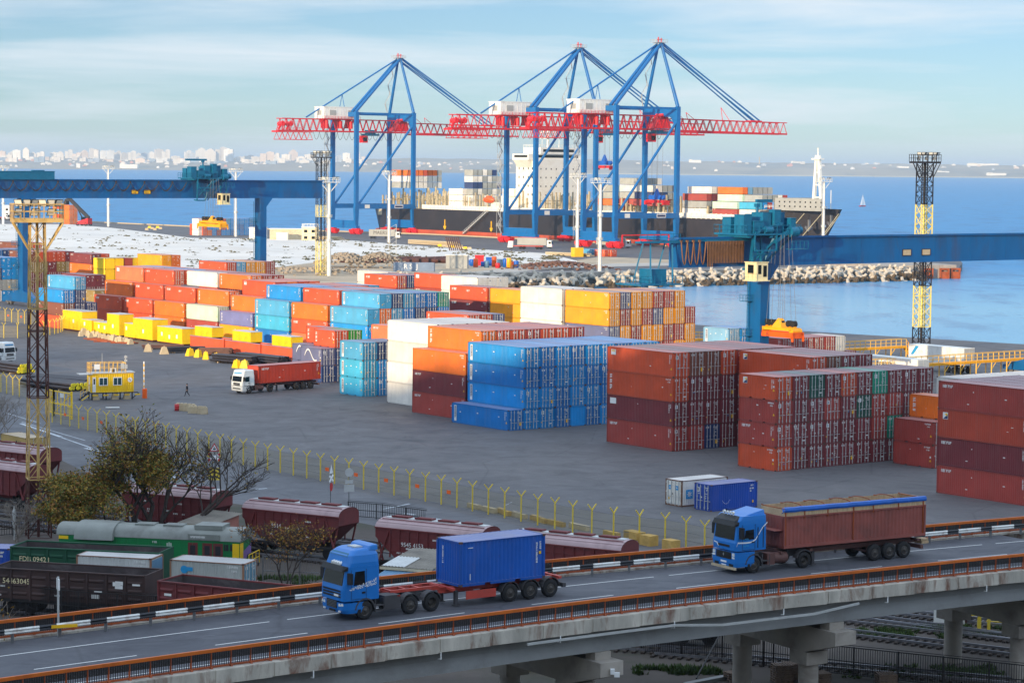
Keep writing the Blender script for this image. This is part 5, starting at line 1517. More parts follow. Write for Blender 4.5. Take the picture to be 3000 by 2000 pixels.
deck_block('block right of nearest crane front leg', 2066, -15, D0, ['wwe', 'eem', 'rmrOre', '.weeee'], 'deck boxes right of the crane leg')
deck_block('green block towards the bow', 2156, -15, D0, ['rmm', 'ktht', '.keuro', '.oieeee'], 'green and brown deck boxes')
deck_block('last block before the bow', 2214, -14, D0, ['wwe', 'cbr', '.eeewr', ''], 'last deck boxes before the bow')
def lattice(label, base, zt, w0, w1, bands, plat, mats_, name='light_tower', lamps=6, panels=None):
 LW = .12 if w0 < 2.2 else .17
 t = thing(name, label, 'light tower', base, R(18))
 zs = [0] + [b_[0] for b_ in bands]
 for (z1, m), z0 in zip(bands, zs):
  mb = MB()
  n = max(1, round((z1 - z0) / (2.1 if w0 < 2.4 else 2.6)))
  for k in range(n):
   a, b_ = z0 + (z1 - z0) * k / n, z0 + (z1 - z0) * (k + 1) / n
   wa, wb = (w0 + (w1 - w0) * a / zt) / 2, (w0 + (w1 - w0) * b_ / zt) / 2
   ca = [Vector((sx * wa, sy * wa, a)) for sx, sy in ((-1, -1), (1, -1), (1, 1), (-1, 1))]
   cb = [Vector((sx * wb, sy * wb, b_)) for sx, sy in ((-1, -1), (1, -1), (1, 1), (-1, 1))]
   for i in range(4):
    j = (i + 1) % 4
    mb.beam(ca[i], cb[i], LW); mb.beam(ca[i], cb[j], LW * .5); mb.beam(ca[j], cb[i], LW * .5)
    if k % 3 == 0: mb.beam(ca[i], ca[j], .09)
   mb.cyl((0, 0, a), (0, 0, b_), .13 if w0 < 2.2 else .26, 8, cap=False)
  mb.obj('lattice_section', m, t)
 mb = MB()
 p = plat / 2
 mb.box(-p, p, -p * .7, p * .7, zt, zt + .35)
 rail(mb, [(-p, -p * .7, zt + .3), (p, -p * .7, zt + .3), (p, p * .7, zt + .3), (-p, p * .7, zt + .3), (-p, -p * .7, zt + .3)], 1.3, .9, .08)
 for sx in (-1, 1): mb.beam((sx * w1 / 2, 0, zt - 2.6), (sx * p, 0, zt), .14); mb.beam((sx * w1 / 2, -w1 / 2, zt - 2.6), (sx * p, -p * .6, zt), .12)
 mb.obj('platform', mats_, t)
 for k in range(lamps):
  x = -p + .4 + (plat - .8) * k / max(1, lamps - 1)
  lamp(t, Vector((x, -p * .6, zt + 1.7)), .36 if w0 < 2.4 else .5, (k % 3 - 1) * .5)
  if lamps > 5 and k % 2 == 0: lamp(t, Vector((x, -p * .6, zt + .9)), .36 if w0 < 2.4 else .5, .3)
 mb = MB()
 for x in (-p * .7, 0, p * .7): mb.beam((x, -p * .5, zt), (x, -p * .5, zt + 2.0), .1)
 mb.beam((-p, -p * .5, zt + 1.6), (p, -p * .5, zt + 1.6), .1)
 mb.obj('lamp_rack', mats_, t)
 return t
def lamp(t, c, s, yaw):
 d = Vector((math.sin(yaw), -math.cos(yaw), -.55)).normalized()
 sd_ = Vector((math.cos(yaw), math.sin(yaw), 0)); up = sd_.cross(d)
 mb = MB()
 a = [c + sd_ * s * i + up * s * j for i, j in ((-1, -1), (1, -1), (1, 1), (-1, 1))]
 b_ = [c - d * s * .9 + sd_ * s * .55 * i + up * s * .55 * j for i, j in ((-1, -1), (1, -1), (1, 1), (-1, 1))]
 mb.hexa(b_ + a)
 f = mb.obj('floodlight', 'black_plastic', t)
 q = MB(); q.add([p + d * .015 for p in [c + sd_ * s * .86 * i + up * s * .86 * j for i, j in ((-1, -1), (1, -1), (1, 1), (-1, 1))]], [(0, 1, 2, 3)])
 q.obj('lens', 'lamp_lens', f)
lattice('tall rusty lattice light tower in front of the tree with a gold top', G(113, 1572), 27.8, 2.0, 1.25, [(5.2, 'tower_brown'), (12.4, 'tower_gold'), (20.2, 'tower_brown'), (27.8, 'tower_gold')], 4.3, 'tower_gold', lamps=6)
lattice('thin black and yellow lattice light tower left of the leftmost quay crane', G(940, 806), 35.2, 2.6, 2.6, [(10.4, 'tower_yellow'), (17.6, 'tower_black'), (21.2, 'tower_yellow'), (35.2, 'tower_black')], 5.6, 'tower_black', lamps=6)
lattice('tall black and cream lattice light tower by the right basin', G(2698, 1032), 34.4, 2.35, 2.2, [(4.7, 'tower_black'), (12.2, 'tower_yellow'), (21.0, 'tower_black'), (27.0, 'tower_yellow'), (34.4, 'tower_black')], 4.7, 'tower_black', lamps=6)
def light_mast(label, px, yb, yt, base_box=False):
 b_ = G(px, yb)
 h = CAMH - (yt - yh(px)) * b_.y / F
 t = thing('light_mast', label, 'light mast', b_, R(25), 'white tubular light masts')
 mb = MB(); mb.cyl((0, 0, 0), (0, 0, h - 1), .62, 12, .38); mb.obj('pole', 'white_paint', t)
 mb = MB()
 for x in (-.95, -.6): mb.beam((x, 0, .5), (x, 0, h - 1), .09)
 k = 0.5
 while k < h - 1: mb.beam((-.95, 0, k), (-.6, 0, k), .07); k += .6
 for z in (h * .35, h * .6): mb.cyl((0, 0, z), (0, 0, z + .9), 1.0, 8, cap=False)
 mb.obj('ladder', 'galvanized', t)
 mb = MB(); mb.box(-3.0, 3.0, -1.2, 1.2, h - 1.2, h - 1.0); rail(mb, [(-3, -1.2, h - 1), (3, -1.2, h - 1), (3, 1.2, h - 1), (-3, 1.2, h - 1), (-3, -1.2, h - 1)], 1.2, 1.2, .1)
 for sx in (-1, 1): mb.beam((0, 0, h - 4.4), (sx * 2.8, 0, h - 1.2), .2)
 mb.obj('platform', 'white_paint', t)
 for x in (-2.3, -1.2, 1.2, 2.3): lamp(t, Vector((x, -1.0, h + .1)), .5, x * .2)
 if base_box:
  mb = MB(); mb.box(-1.8, 1.8, -1.6, 1.6, 0, 3.4); mb.obj('base_block', 'mark_yellow', t)
light_mast('white light mast at the left edge beyond the gantry crane', 10, 657, 487)
light_mast('white light mast on the far quay behind the long gantry girder', 318, 664, 488)
light_mast('white light mast beside the gantry trolley and the far mixed stack', 691, 693, 496)
light_mast('white light mast right of the thin black and yellow tower', 964, 808, 523)
light_mast('white light mast in front of the ship stern and leftmost crane', 1140, 712, 503)
light_mast('white light mast on a yellow block between the two close cranes', 1691, 752, 510, True)
light_mast('white light mast just left of the nearest crane front leg', 1757, 799, 525)
light_mast('white light mast in front of the ship bow', 2411, 742, 524)
b_ = G(2527, 605, SEA)
t = thing('sailing_boat', 'small sailing boat with a white sail and a red hull on open water', 'sailing boat', b_, R(40))
mb = MB(); mb.hexa([(-4, -.5, -.4), (3.6, -.3, -.4), (3.6, .3, -.4), (-4, .5, -.4), (-4.4, -1.2, .9), (4.6, -.3, 1.0), (4.6, .3, 1.0), (-4.4, 1.2, .9)]); mb.obj('hull', 'mark_red', t)
mb = MB(); mb.cyl((.4, 0, .9), (.4, 0, 12.5), .09, 6); mb.obj('mast', 'galvanized', t)
mb = MB()
for k in range(8):
 a, c = k / 8, (k + 1) / 8
 f = lambda u: [(.3, 0, 1.6 + 10.6 * u), (.3 - 4.2 * (1 - u) * .55, -.45 * (1 - u), 1.6 + 10.6 * u), (.3 - 4.2 * (1 - u), -.3 * (1 - u), 1.6 + 10.6 * u)]
 A, C = f(a), f(c)
 mb.quad(A[0], A[1], C[1], C[0]); mb.quad(A[1], A[2], C[2], C[1])
mb.add([(.5, 0, 11), (4.4, 0, 1.3), (.9, -.3, 1.6)], [(0, 1, 2)])
mb.obj('sail', 'sail', t)
me = bpy.data.meshes.new('container_mass')
me.from_pydata(MASS[0], [], MASS[1])
for k in ('mass_paint', 'galvanized', 'casting'): me.materials.append(M[k])
me.polygons.foreach_set('material_index', [int(k) for k in MASS[2]])
ca_ = me.color_attributes.new('col', 'FLOAT_COLOR', 'CORNER')
buf = []
for p, c in zip(me.polygons, MASS[3]): buf.extend(list(c) * p.loop_total)
ca_.data.foreach_set('color', buf)
tag(link('container_mass', me), 'mass of small far containers, half hidden between the other stacks', 'containers', kind='stuff')
# ================================================================== BRIDGE
RZ = 7.8
def poly_pts(pix, z): return [G(x, y, z) for x, y in pix]
near_top = poly_pts([(-330, 2034), (0, 1984), (800, 1875), (1800, 1747), (2800, 1639), (3330, 1589)], RZ + 1.12)
far_top = poly_pts([(-330, 1848), (0, 1815), (925, 1707), (1593, 1639), (2093, 1594), (2800, 1528), (3330, 1484)], RZ + 1.12)
def resample(pts, step):
 out, acc = [], 0.0
 pts = [Vector((p.x, p.y, 0)) for p in pts]
 sm = []
 for i in range(len(pts) - 1):
  p0, p1, p2, p3 = pts[max(0, i - 1)], pts[i], pts[i + 1], pts[min(len(pts) - 1, i + 2)]
  for k in range(12):
   t = k / 12
   sm.append(0.5 * ((2 * p1) + (p2 - p0) * t + (2 * p0 - 5 * p1 + 4 * p2 - p3) * t * t + (3 * p1 - p0 - 3 * p2 + p3) * t ** 3))
 sm.append(pts[-1])
 out = [sm[0]]
 for a, b_ in zip(sm, sm[1:]):
  L = (b_ - a).length
  while acc + L >= step:
   a = a + (b_ - a) * ((step - acc) / L)
   L = (b_ - a).length
   acc = 0.0
   out.append(a.copy())
  acc += L
 return out
NR_ = resample(near_top, 1.15)
FR_ = resample(far_top, 1.15)
def at_z(p, z): return Vector((p.x, p.y, z))
def inward(pts, i):
 a, b_ = pts[max(0, i - 1)], pts[min(len(pts) - 1, i + 1)]
 d = (b_ - a).normalized()
 return Vector((-d.y, d.x, 0))
def offset(pts, o, z): return [at_z(p + inward(pts, i) * o, z) for i, p in enumerate(pts)]
def ribbon(mb, A, B_, mi=0):
 n = min(len(A), len(B_))
 mb.add(A[:n] + B_[:n], [(i, i + 1, n + i + 1, n + i) for i in range(n - 1)], mi)
mat('deck_concrete', S(186, 180, 168), 0.9, var=0.3, vs=0.9, dirt=S(112, 66, 42), ds=1.1, damt=0.9, bmp=0.6, bs_=5.0, stretch=(1, 1, .3))
mat('beam_concrete', S(150, 152, 152), 0.85, var=0.12, vs=0.3, dirt=S(112, 108, 104), ds=0.25, damt=0.5, bmp=0.2, bs_=7.0)
make_asphalt('bridge_asphalt', S(74, 75, 82), S(88, 89, 95))
bridge = thing('road_bridge', 'long concrete road bridge with orange railings crossing the foreground', 'bridge', (0, 0, 0))
nN = len(NR_); nF = len(FR_)
mb = MB()
road_a = offset(NR_, .35, RZ)
W_ = 12.0
fa = [min(FR_, key=lambda q: (q - p).length) for p in NR_]
mid_in = [at_z(q, RZ) for q in fa]
ribbon(mb, road_a, [at_z(q + (p - q).normalized() * .2, RZ) for p, q in zip(NR_, fa)])
mb.obj('roadway', 'bridge_asphalt', bridge)
mb = MB()
for A, o0, o1 in ((NR_, -.45, .35),):
 a, b_, c, d = offset(A, o0, RZ + .12), offset(A, o1, RZ + .12), offset(A, o1, RZ - .02), offset(A, o0, RZ - .62)
 ribbon(mb, a, b_); ribbon(mb, b_, c); ribbon(mb, d, a)
a, b_, c, d = offset(FR_, .5, RZ + .12), offset(FR_, -.3, RZ + .12), offset(FR_, -.3, RZ - .02), offset(FR_, .5, RZ - .62)
ribbon(mb, b_, a); ribbon(mb, c, b_); ribbon(mb, a, d)
for i in range(0, nN - 1, 3):
 p = NR_[i]; w = inward(NR_, i); t_ = (NR_[i + 1] - p)
 q = p - w * .45
 h = .5 + .18 * ((i * 37) % 10) / 10
 mb.hexa([at_z(q - w * .05, RZ - .66 + h * .1), at_z(q + t_ * 2.86 - w * .05, RZ - .64), at_z(q + t_ * 2.86, RZ - .62), at_z(q, RZ - .62), at_z(q - w * .05, RZ + .1), at_z(q + t_ * 2.86 - w * .05, RZ + .1), at_z(q + t_ * 2.86, RZ + .1), at_z(q, RZ + .1)])
mb.obj('edge_slab', 'deck_concrete', bridge)
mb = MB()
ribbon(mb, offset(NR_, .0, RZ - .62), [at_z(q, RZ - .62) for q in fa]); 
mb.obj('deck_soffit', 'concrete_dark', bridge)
piers = []
def station(px):
 return min(range(nN), key=lambda i: abs(1500 + F * NR_[i].x / NR_[i].y - px))
PIER_PX = (700, 1790, 2470, 3080)
joints = [station(x) for x in PIER_PX]
def beam_seg(i0, i1, o, depth):
 mb = MB()
 for i in range(i0, i1):
  p, q = NR_[i], NR_[i + 1]
  w0, w1 = inward(NR_, i), inward(NR_, i + 1)
  ring = lambda p, w: [at_z(p + w * o, RZ - .6), at_z(p + w * (o + .12), RZ - .6 - depth * .45), at_z(p + w * (o + .02), RZ - .6 - depth * .78), at_z(p + w * o, RZ - .6 - depth), at_z(p + w * (o + .7), RZ - .6 - depth), at_z(p + w * (o + .7), RZ - .6)]
  A, B_ = ring(p, w0), ring(q, w1)
  for k in range(5): mb.quad(A[k], B_[k], B_[k + 1], A[k + 1])
  if i == i0: mb.add(A, [tuple(range(6))])
  if i == i1 - 1: mb.add(B_, [tuple(range(5, -1, -1))])
 return mb
edges = [0] + joints + [nN - 1]
for a, b_ in zip(edges, edges[1:]):
 for o in (.25, 3.2, 6.2, 9.2): beam_seg(a, b_, o, 1.35 if o < 1 else 1.3).obj('main_beam', 'beam_concrete', bridge)
for ji, i in enumerate(joints):
 p, w = NR_[i], inward(NR_, i)
 t_ = (NR_[min(nN - 1, i + 1)] - NR_[i]).normalized()
 zc = RZ - .6 - 1.35
 mb = MB()
 def rg(o, hw, z0, z1): c = p + w * o; return [at_z(c - t_ * hw, z0), at_z(c + t_ * hw, z0), at_z(c + t_ * hw, z1), at_z(c - t_ * hw, z1)]
 rings = [rg(-.75, .8, zc - 1.25, zc - .45), rg(2.2, .8, zc - 2.1, zc - .45), rg(3.2, .8, zc - 2.1, zc - .45), rg(9.0, .8, zc - 2.1, zc - .45), rg(10.0, .8, zc - 2.1, zc - .45), rg(12.2, .8, zc - 1.25, zc - .45)]
 for A, B_ in zip(rings, rings[1:]):
  for k in range(4): mb.quad(A[k], A[(k + 1) % 4], B_[(k + 1) % 4], B_[k])
 mb.add(rings[0], [(0, 1, 2, 3)]); mb.add(rings[-1], [(3, 2, 1, 0)])
 for o in (.1, 3.1, 6.1, 9.1):
  A, B_ = rg(o, .55, zc - .452, zc - .01), rg(o + .9, .55, zc - .452, zc - .01)
  mb.hexa([A[0], A[1], B_[1], B_[0], A[3], A[2], B_[2], B_[3]])
 mb.obj('crosshead', 'concrete', bridge)
 for o in (2.7, 9.3):
  c = p + w * o
  m2 = MB(); m2.cyl(at_z(c, 0), at_z(c, zc - 2.9), .62, 20); m2.hexa([at_z(c + t_ * sx * .82 + w * sy * .82, z) for z in (zc - 2.9, zc - 2.1) for sx, sy in ((-1, -1), (1, -1), (1, 1), (-1, 1))]); m2.obj('column', 'concrete', bridge)
 if ji in (1,):
  m2 = MB(); c = p - w * .8; m2.box(c.x - .12, c.x + .12, c.y - .2, c.y, zc - 1.1, zc - .8); m2.box(c.x + .1, c.x + .4, c.y - .22, c.y - .02, zc - 1.25, zc - 1.0); m2.obj('signal_box', 'tape_white', bridge)
mb = MB()
for px0, px1 in ((1560, 2585),):
 i0, i1 = station(px0), station(px1)
 pts = [at_z(NR_[i] - inward(NR_, i) * .55, RZ - .74 - (i % 3) * .03 - (.32 if 3 < i1 - i < 14 else 0)) for i in range(i0, i1, 3)]
 for a, b_ in zip(pts, pts[1:]): mb.beam(a, b_, .1, .13)
mb.obj('service_pipe', 'galvanized', bridge)
mb = MB()
for i in range(6, nN, 7):
 q = NR_[i] - inward(NR_, i) * .52
 mb.beam(at_z(q, RZ - .6), at_z(q, RZ - .95), .06); mb.beam(at_z(q, RZ - .95), at_z(q + inward(NR_, i) * .25, RZ - .98), .06)
mb.obj('drain_hook', 'tape_white', bridge)
def railing(pts, sgn, name, label):
 t = thing(name, label, 'railing', (0, 0, 0))
 A = offset(pts, 0, RZ + 1.02)
 mb = MB()
 for a, b_ in zip(A, A[1:]): mb.beam(a, b_, .14, .17)
 mb.obj('top_rail', 'rail_orange', t)
 mb = MB()
 B_ = offset(pts, 0, RZ + .2)
 for a, b_ in zip(B_, B_[1:]): mb.beam(a, b_, .1, .1)
 mb.obj('bottom_rail', 'rust_orange', t)
 mb = MB()
 for i, p in enumerate(pts):
  mb.beam(at_z(p, RZ + .02), at_z(p, RZ + .98), .065, .1)
 o = mb.obj('post', 'rust_orange', t); o['kind'] = 'stuff'
 mb = MB()
 for i, p in enumerate(pts):
  q = p - inward(pts, i) * .22 * sgn
  mb.beam(at_z(p, RZ + .18), at_z(q, RZ - .1), .12, .16)
 o = mb.obj('bracket', 'rust_orange', t); o['kind'] = 'stuff'
 mb = MB()
 n = 9
 for a, b_ in zip(A, A[1:]):
  for k in range(1, n):
   p = a + (b_ - a) * (k / n)
   mb.beam(at_z(p, RZ + .24), at_z(p, RZ + .94), .036)
  for z in (RZ + .93, RZ + .86, RZ + .79, RZ + .72, RZ + .65, RZ + .58): mb.beam(at_z(a, z), at_z(b_, z), .05, .046)
  for k in range(18):
   p = a + (b_ - a) * ((k + .5) / 18)
   mb.beam(at_z(p, RZ + .56), at_z(p, RZ + .94), .03)
 o = mb.obj('grille', 'bar_black', t); o['kind'] = 'stuff'
 return t
railing(NR_, 1, 'bridge_railing', 'near orange railing with black grille along the bridge')
railing(FR_, -1, 'bridge_railing', 'far orange railing behind the striped guard rail on the bridge')
GR = [at_z(p - inward(FR_, i) * .95, RZ) for i, p in enumerate(FR_)]
t = thing('guard_rail', 'black and white striped steel guard rail along the far side of the bridge road', 'guard rail', (0, 0, 0))
fine = resample(GR, .25)
seg = {0: MB(), 1: MB()}
pos = 0.0
lens = [1.9, .92]
cur, left = 0, lens[0]
for i, (a, b_) in enumerate(zip(fine, fine[1:])):
 w = inward(fine, i)
 prof = [(-.02, .48), (.05, .54), (-.02, .62), (.05, .70), (-.02, .78)]
 for (o0, z0), (o1, z1) in zip(prof, prof[1:]):
  seg[cur].quad(at_z(a - w * o0, RZ + z0), at_z(b_ - w * o0, RZ + z0), at_z(b_ - w * o1, RZ + z1), at_z(a - w * o1, RZ + z1))
 left -= .25
 if left <= 0: cur = 1 - cur; left = lens[cur]
o = seg[0].obj('white_stripe', 'stripe_white', t); o['kind'] = 'stuff'
o = seg[1].obj('black_stripe', 'stripe_black', t); o['kind'] = 'stuff'
mb = MB()
for i in range(4, len(fine), 11):
 mb.beam(at_z(fine[i] + inward(fine, i) * .12, RZ), at_z(fine[i] + inward(fine, i) * .12, RZ + .66), .1, .16)
o = mb.obj('post', 'steel_grey', t); o['kind'] = 'stuff'
mb = MB()
for off, dash, w_ in ((1.35, 0, .1), (9.3, 0, .1), (5.4, 1, .1)):
 L_ = offset(NR_, off, RZ + .006); R_2 = offset(NR_, off + w_, RZ + .006)
 for i in range(nN - 1):
  if dash and i % 9 > 4: continue
  if not dash and (i * 29) % 23 == 0: continue
  mb.quad(L_[i], L_[i + 1], R_2[i + 1], R_2[i])
mb.obj('lane_line', 'mark_white', bridge)['kind'] = 'stuff'
p = G(171, 1862, RZ)
t = thing('plate_post', 'thin grey post with a small white plate behind the guard rail', 'sign post', p, .4)
mb = MB(); mb.cyl((0, 0, 0), (0, 0, 3.2), .06, 8); mb.obj('post', 'galvanized', t)
mb = MB(); mb.box(-.03, .03, -.28, .28, 2.5, 3.1); mb.obj('plate', 'tape_white', t)
mb = MB(); mb.box(-.5, .9, -.62, -.58, .55, .72); mb.obj('marker_strip', 'mark_yellow', t)
# ================================================================== TRUCKS
def loft(mb, rings, mi=0, caps=True, smooth=False):
 n = len(rings[0])
 o = [p for r_ in rings for p in r_]
 mb.add(o, [(k * n + i, k * n + (i + 1) % n, (k + 1) * n + (i + 1) % n, (k + 1) * n + i) for k in range(len(rings) - 1) for i in range(n)], mi, smooth)
 if caps: mb.add(rings[0], [tuple(range(n - 1, -1, -1))], mi); mb.add(rings[-1], [tuple(range(n))], mi)
def rrect(x0, x1, w, z, r, n=4):
 out = []
 for cx, cy, a0 in ((x1 - r, w - r, 0), (x0 + r, w - r, 90), (x0 + r, -w + r, 180), (x1 - r, -w + r, 270)):
  for k in range(n + 1):
   a = R(a0 + 90 * k / n)
   out.append(Vector((cx + r * math.cos(a), cy + r * math.sin(a), z)))
 return out
def wheel_mesh(r, w, dual):
 ty = MB()
 ty.lathe([(r * .56, -w / 2), (r * .9, -w / 2), (r * .985, -w * .38), (r, -w * .2), (r, w * .2), (r * .985, w * .38), (r * .9, w / 2), (r * .56, w / 2)], (0, 0, 0), (0, 1, 0), 28)
 for k in range(28): pass
 rm = MB()
 if dual: rm.lathe([(r * .57, w * .48), (r * .53, w * .1), (r * .50, -w * .2), (r * .3, -w * .25), (r * .26, w * .02), (r * .16, w * .06), (0.001, w * .06)], (0, 0, 0), (0, 1, 0), 20)
 else: rm.lathe([(r * .57, w * .48), (r * .52, w * .36), (r * .44, w * .42), (r * .3, w * .5), (r * .18, w * .5), (r * .14, w * .62), (0.001, w * .62)], (0, 0, 0), (0, 1, 0), 20)
 for k in range(10):
  a = 2 * math.pi * k / 10
  y = -w * .18 if dual else w * .44
  rm.cyl((r * .37 * math.cos(a), y, r * .37 * math.sin(a)), (r * .37 * math.cos(a), y + .035, r * .37 * math.sin(a)), .022, 6)
 rm.lathe([(r * .57, -w * .45), (0.001, -w * .45)], (0, 0, 0), (0, 1, 0), 20)
 return ty.data('tyre', 'rubber'), rm.data('rim', 'rim_steel')
WH = {False: wheel_mesh(.52, .32, False), True: wheel_mesh(.52, .34, True)}
def wheels(t, x, track=1.08, dual=False, r=.52):
 for s in (1, -1):
  w = link('wheel', WH[dual][0], t, (x, s * track, r), 0 if s > 0 else math.pi)
  w.scale = (r / .52, 1, r / .52)
  link('rim', WH[dual][1], w)
  if dual:
   pass
def arch(mb, x, y0, y1, r0, r1, zc, a0=10, a1=170, n=9, mi=0):
 P_ = []
 for k in range(n + 1):
  a = R(a0 + (a1 - a0) * k / n)
  P_.append((math.cos(a), math.sin(a)))
 for (c0, s0), (c1, s1) in zip(P_, P_[1:]):
  mb.hexa([(x + c0 * r0, y0, zc + s0 * r0), (x + c1 * r0, y0, zc + s1 * r0), (x + c1 * r1, y0, zc + s1 * r1), (x + c0 * r1, y0, zc + s0 * r1),
                 (x + c0 * r0, y1, zc + s0 * r0), (x + c1 * r0, y1, zc + s1 * r0), (x + c1 * r1, y1, zc + s1 * r1), (x + c0 * r1, y1, zc + s0 * r1)], mi)
def plate_on(mb, corners, mi=0): mb.add(corners, [(0, 1, 2, 3)], mi)
def tractor(t, paint, style):
 """x forward, front axle at the origin, left side +y"""
 high = style != 'dump'
 xf, xb = 1.38, -1.02
 cb = MB()
 if style == 'box':
  rings = [rrect(-.1, 1.30, 1.2, .42, .3), rrect(-.1, 1.40, 1.24, .62, .32), rrect(-.1, 1.42, 1.25, 1.02, .34)]
  loft(cb, rings)
  loft(cb, [rrect(xb, 1.42, 1.25, 1.12, .26), rrect(xb, 1.42, 1.25, 1.75, .26), rrect(xb, 1.38, 1.25, 2.0, .26), rrect(xb, 1.22, 1.22, 2.85, .26), rrect(xb, 1.20, 1.22, 3.02, .28)])
  loft(cb, [rrect(xb, 1.18, 1.21, 3.02, .28), rrect(xb, 1.10, 1.20, 3.22, .3), rrect(xb + .02, .98, 1.12, 3.62, .3), rrect(xb + .1, .62, .98, 3.86, .3), rrect(xb + .16, .4, .9, 3.93, .26)])
  loft(cb, [rrect(xb + .02, -.30, 1.02, 3.84, .14), rrect(xb + .04, -.44, .98, 4.06, .1), rrect(xb + .06, -.62, .94, 4.12, .06)])
 elif style == 'dump':
  loft(cb, [rrect(-.1, 1.36, 1.22, .45, .1), rrect(-.1, 1.42, 1.25, .7, .12), rrect(-.1, 1.42, 1.25, 1.38, .12)])
  loft(cb, [rrect(xb, 1.42, 1.25, 1.46, .2), rrect(xb, 1.44, 1.25, 1.95, .2), rrect(xb, 1.40, 1.25, 2.1, .2), rrect(xb, 1.28, 1.24, 3.1, .2), rrect(xb, 1.22, 1.22, 3.35, .2), rrect(xb, .95, 1.18, 3.62, .2)])
  cb.hexa([(xb + .05, -1.0, 3.6), (.5, -.95, 3.62), (.5, .95, 3.62), (xb + .05, 1.0, 3.6), (xb + .05, -.9, 3.92), (.1, -.8, 3.72), (.1, .8, 3.72), (xb + .05, .9, 3.92)])
 else:
  loft(cb, [rrect(-.1, 1.30, 1.2, .42, .12), rrect(-.1, 1.36, 1.22, .6, .12), rrect(-.1, 1.38, 1.23, 1.1, .14)])
  loft(cb, [rrect(xb, 1.38, 1.23, 1.16, .14), rrect(xb, 1.36, 1.23, 1.7, .14), rrect(xb, 1.2, 1.2, 2.6, .16), rrect(xb, 1.12, 1.18, 2.75, .2), rrect(xb, 1.0, 1.15, 3.3, .22), rrect(xb + .1, .8, 1.05, 3.44, .2)])
 body = cb.obj('cab', paint, t)
 zt0, zt1 = {'box': (2.0, 2.82), 'dump': (2.16, 3.06), 'old': (1.78, 2.56)}[style]
 def fx(z):
  if style == 'box': return 1.38 - .16 * (z - 2.0) / .85
  if style == 'dump': return 1.40 - .12 * (z - 2.1)
  return 1.36 - .16 * (z - 1.7) / .9
 mb = MB()
 a, b_ = fx(zt0) + .02, fx(zt1) + .02
 mb.add([(a, -1.0, zt0), (a, 1.0, zt0), (b_, .98, zt1), (b_, -.98, zt1)], [(0, 1, 2, 3)])
 for s in (-1, 1): mb.add([(a, s * 1.0, zt0), (a - .2, s * 1.2, zt0 + .04), (b_ - .22, s * 1.185, zt1 - .02), (b_, s * .98, zt1)], [(0, 1, 2, 3)])
 mb.obj('windscreen', 'dark_glass', body)
 if style != 'old':
  mb = MB(); mb.hexa([(b_ - .1, -1.22, zt1 + .0), (b_ + .24, -1.1, zt1 - .02), (b_ + .24, 1.1, zt1 - .02), (b_ - .1, 1.22, zt1), (b_ - .14, -1.22, zt1 + .22), (b_ + .1, -1.05, zt1 + .28), (b_ + .1, 1.05, zt1 + .28), (b_ - .14, 1.22, zt1 + .22)])
  if style == 'dump': mb.hexa([(b_ - .2, -1.2, zt1 + .26), (b_ + .06, -1.0, zt1 + .28), (b_ + .06, 1.0, zt1 + .28), (b_ - .2, 1.2, zt1 + .26), (b_ - .5, -1.16, zt1 + .52), (b_ - .34, -.95, zt1 + .56), (b_ - .34, .95, zt1 + .56), (b_ - .5, 1.16, zt1 + .52)])
  mb.obj('sun_visor', 'black_plastic', body)
 zd0 = zt0 - .02
 mb = MB()
 for s in (1, -1):
  y = s * 1.258
  mb.add([(.02, y, zd0 + .02), (.78, y, zd0), (.66, y - s * .02, zt1 - .08), (.04, y - s * .02, zt1 - .06)], [(0, 1, 2, 3)])
 mb.obj('side_window', 'dark_glass', body)
 mb = MB()
 for s in (1, -1):
  y = s * 1.256
  for x in (-.06, .92): mb.box(x, x + .02, y - .004, y + .004, 1.2 if style != 'dump' else 1.52, zt1 + .05)
  mb.box(-.06, .92, y - .004, y + .004, 1.2 if style != 'dump' else 1.52, 1.22 if style != 'dump' else 1.54)
  mb.box(.02, .22, y - .01, y + .03, 1.5 if style != 'dump' else 1.95, 1.6 if style != 'dump' else 2.02)
  if style == 'dump':
   for x in (-.3, -.72): mb.box(x, x + .05, y - .004, y + .012, 1.6, 2.9)
  for x in (1.02,):
   mb.box(x, x + .18, y + s * .02 - .04, y + s * .3 + .04 if s > 0 else y + .04, zt0 + .1, zt1 - .1) if s > 0 else mb.box(x, x + .18, y - .34, y + .02, zt0 + .1, zt1 - .1)
 mb.obj('door_trim', 'black_plastic', body)
 mb = MB()
 if style == 'box':
  for z in (1.62, 1.46, 1.30): mb.box(1.40, 1.432, -.92, .92, z, z + .1)
  mb.box(1.405, 1.438, -.52, .52, .68, 1.12)
  mb.box(1.36, 1.41, -.3, .3, .46, .58)
 elif style == 'dump':
  mb.box(1.42, 1.436, -.78, .78, .92, 1.36); mb.box(1.43, 1.446, -.6, .6, 1.66, 1.80)
  mb.box(1.40, 1.43, .55, .95, .48, .62); mb.box(1.40, 1.43, -.95, -.55, .48, .62)
 else:
  mb.box(1.36, 1.385, -.7, .7, 1.2, 1.62); mb.box(1.355, 1.38, -.85, .85, .7, .86)
 g = mb.obj('grille', 'black_plastic', body)
 mb = MB()
 if style == 'box':
  for k in range(5): mb.box(1.438, 1.45, -.5, .5, .72 + k * .08, .74 + k * .08)
 else:
  for k in range(6): mb.box(1.434 if style == 'dump' else 1.384, 1.455 if style == 'dump' else 1.40, -.74, .74, .96 + k * .065 + (0 if style == 'dump' else .26), .985 + k * .065 + (0 if style == 'dump' else .26))
 mb.obj('grille_bar', 'steel_grey' if style != 'dump' else 'black_plastic', g)
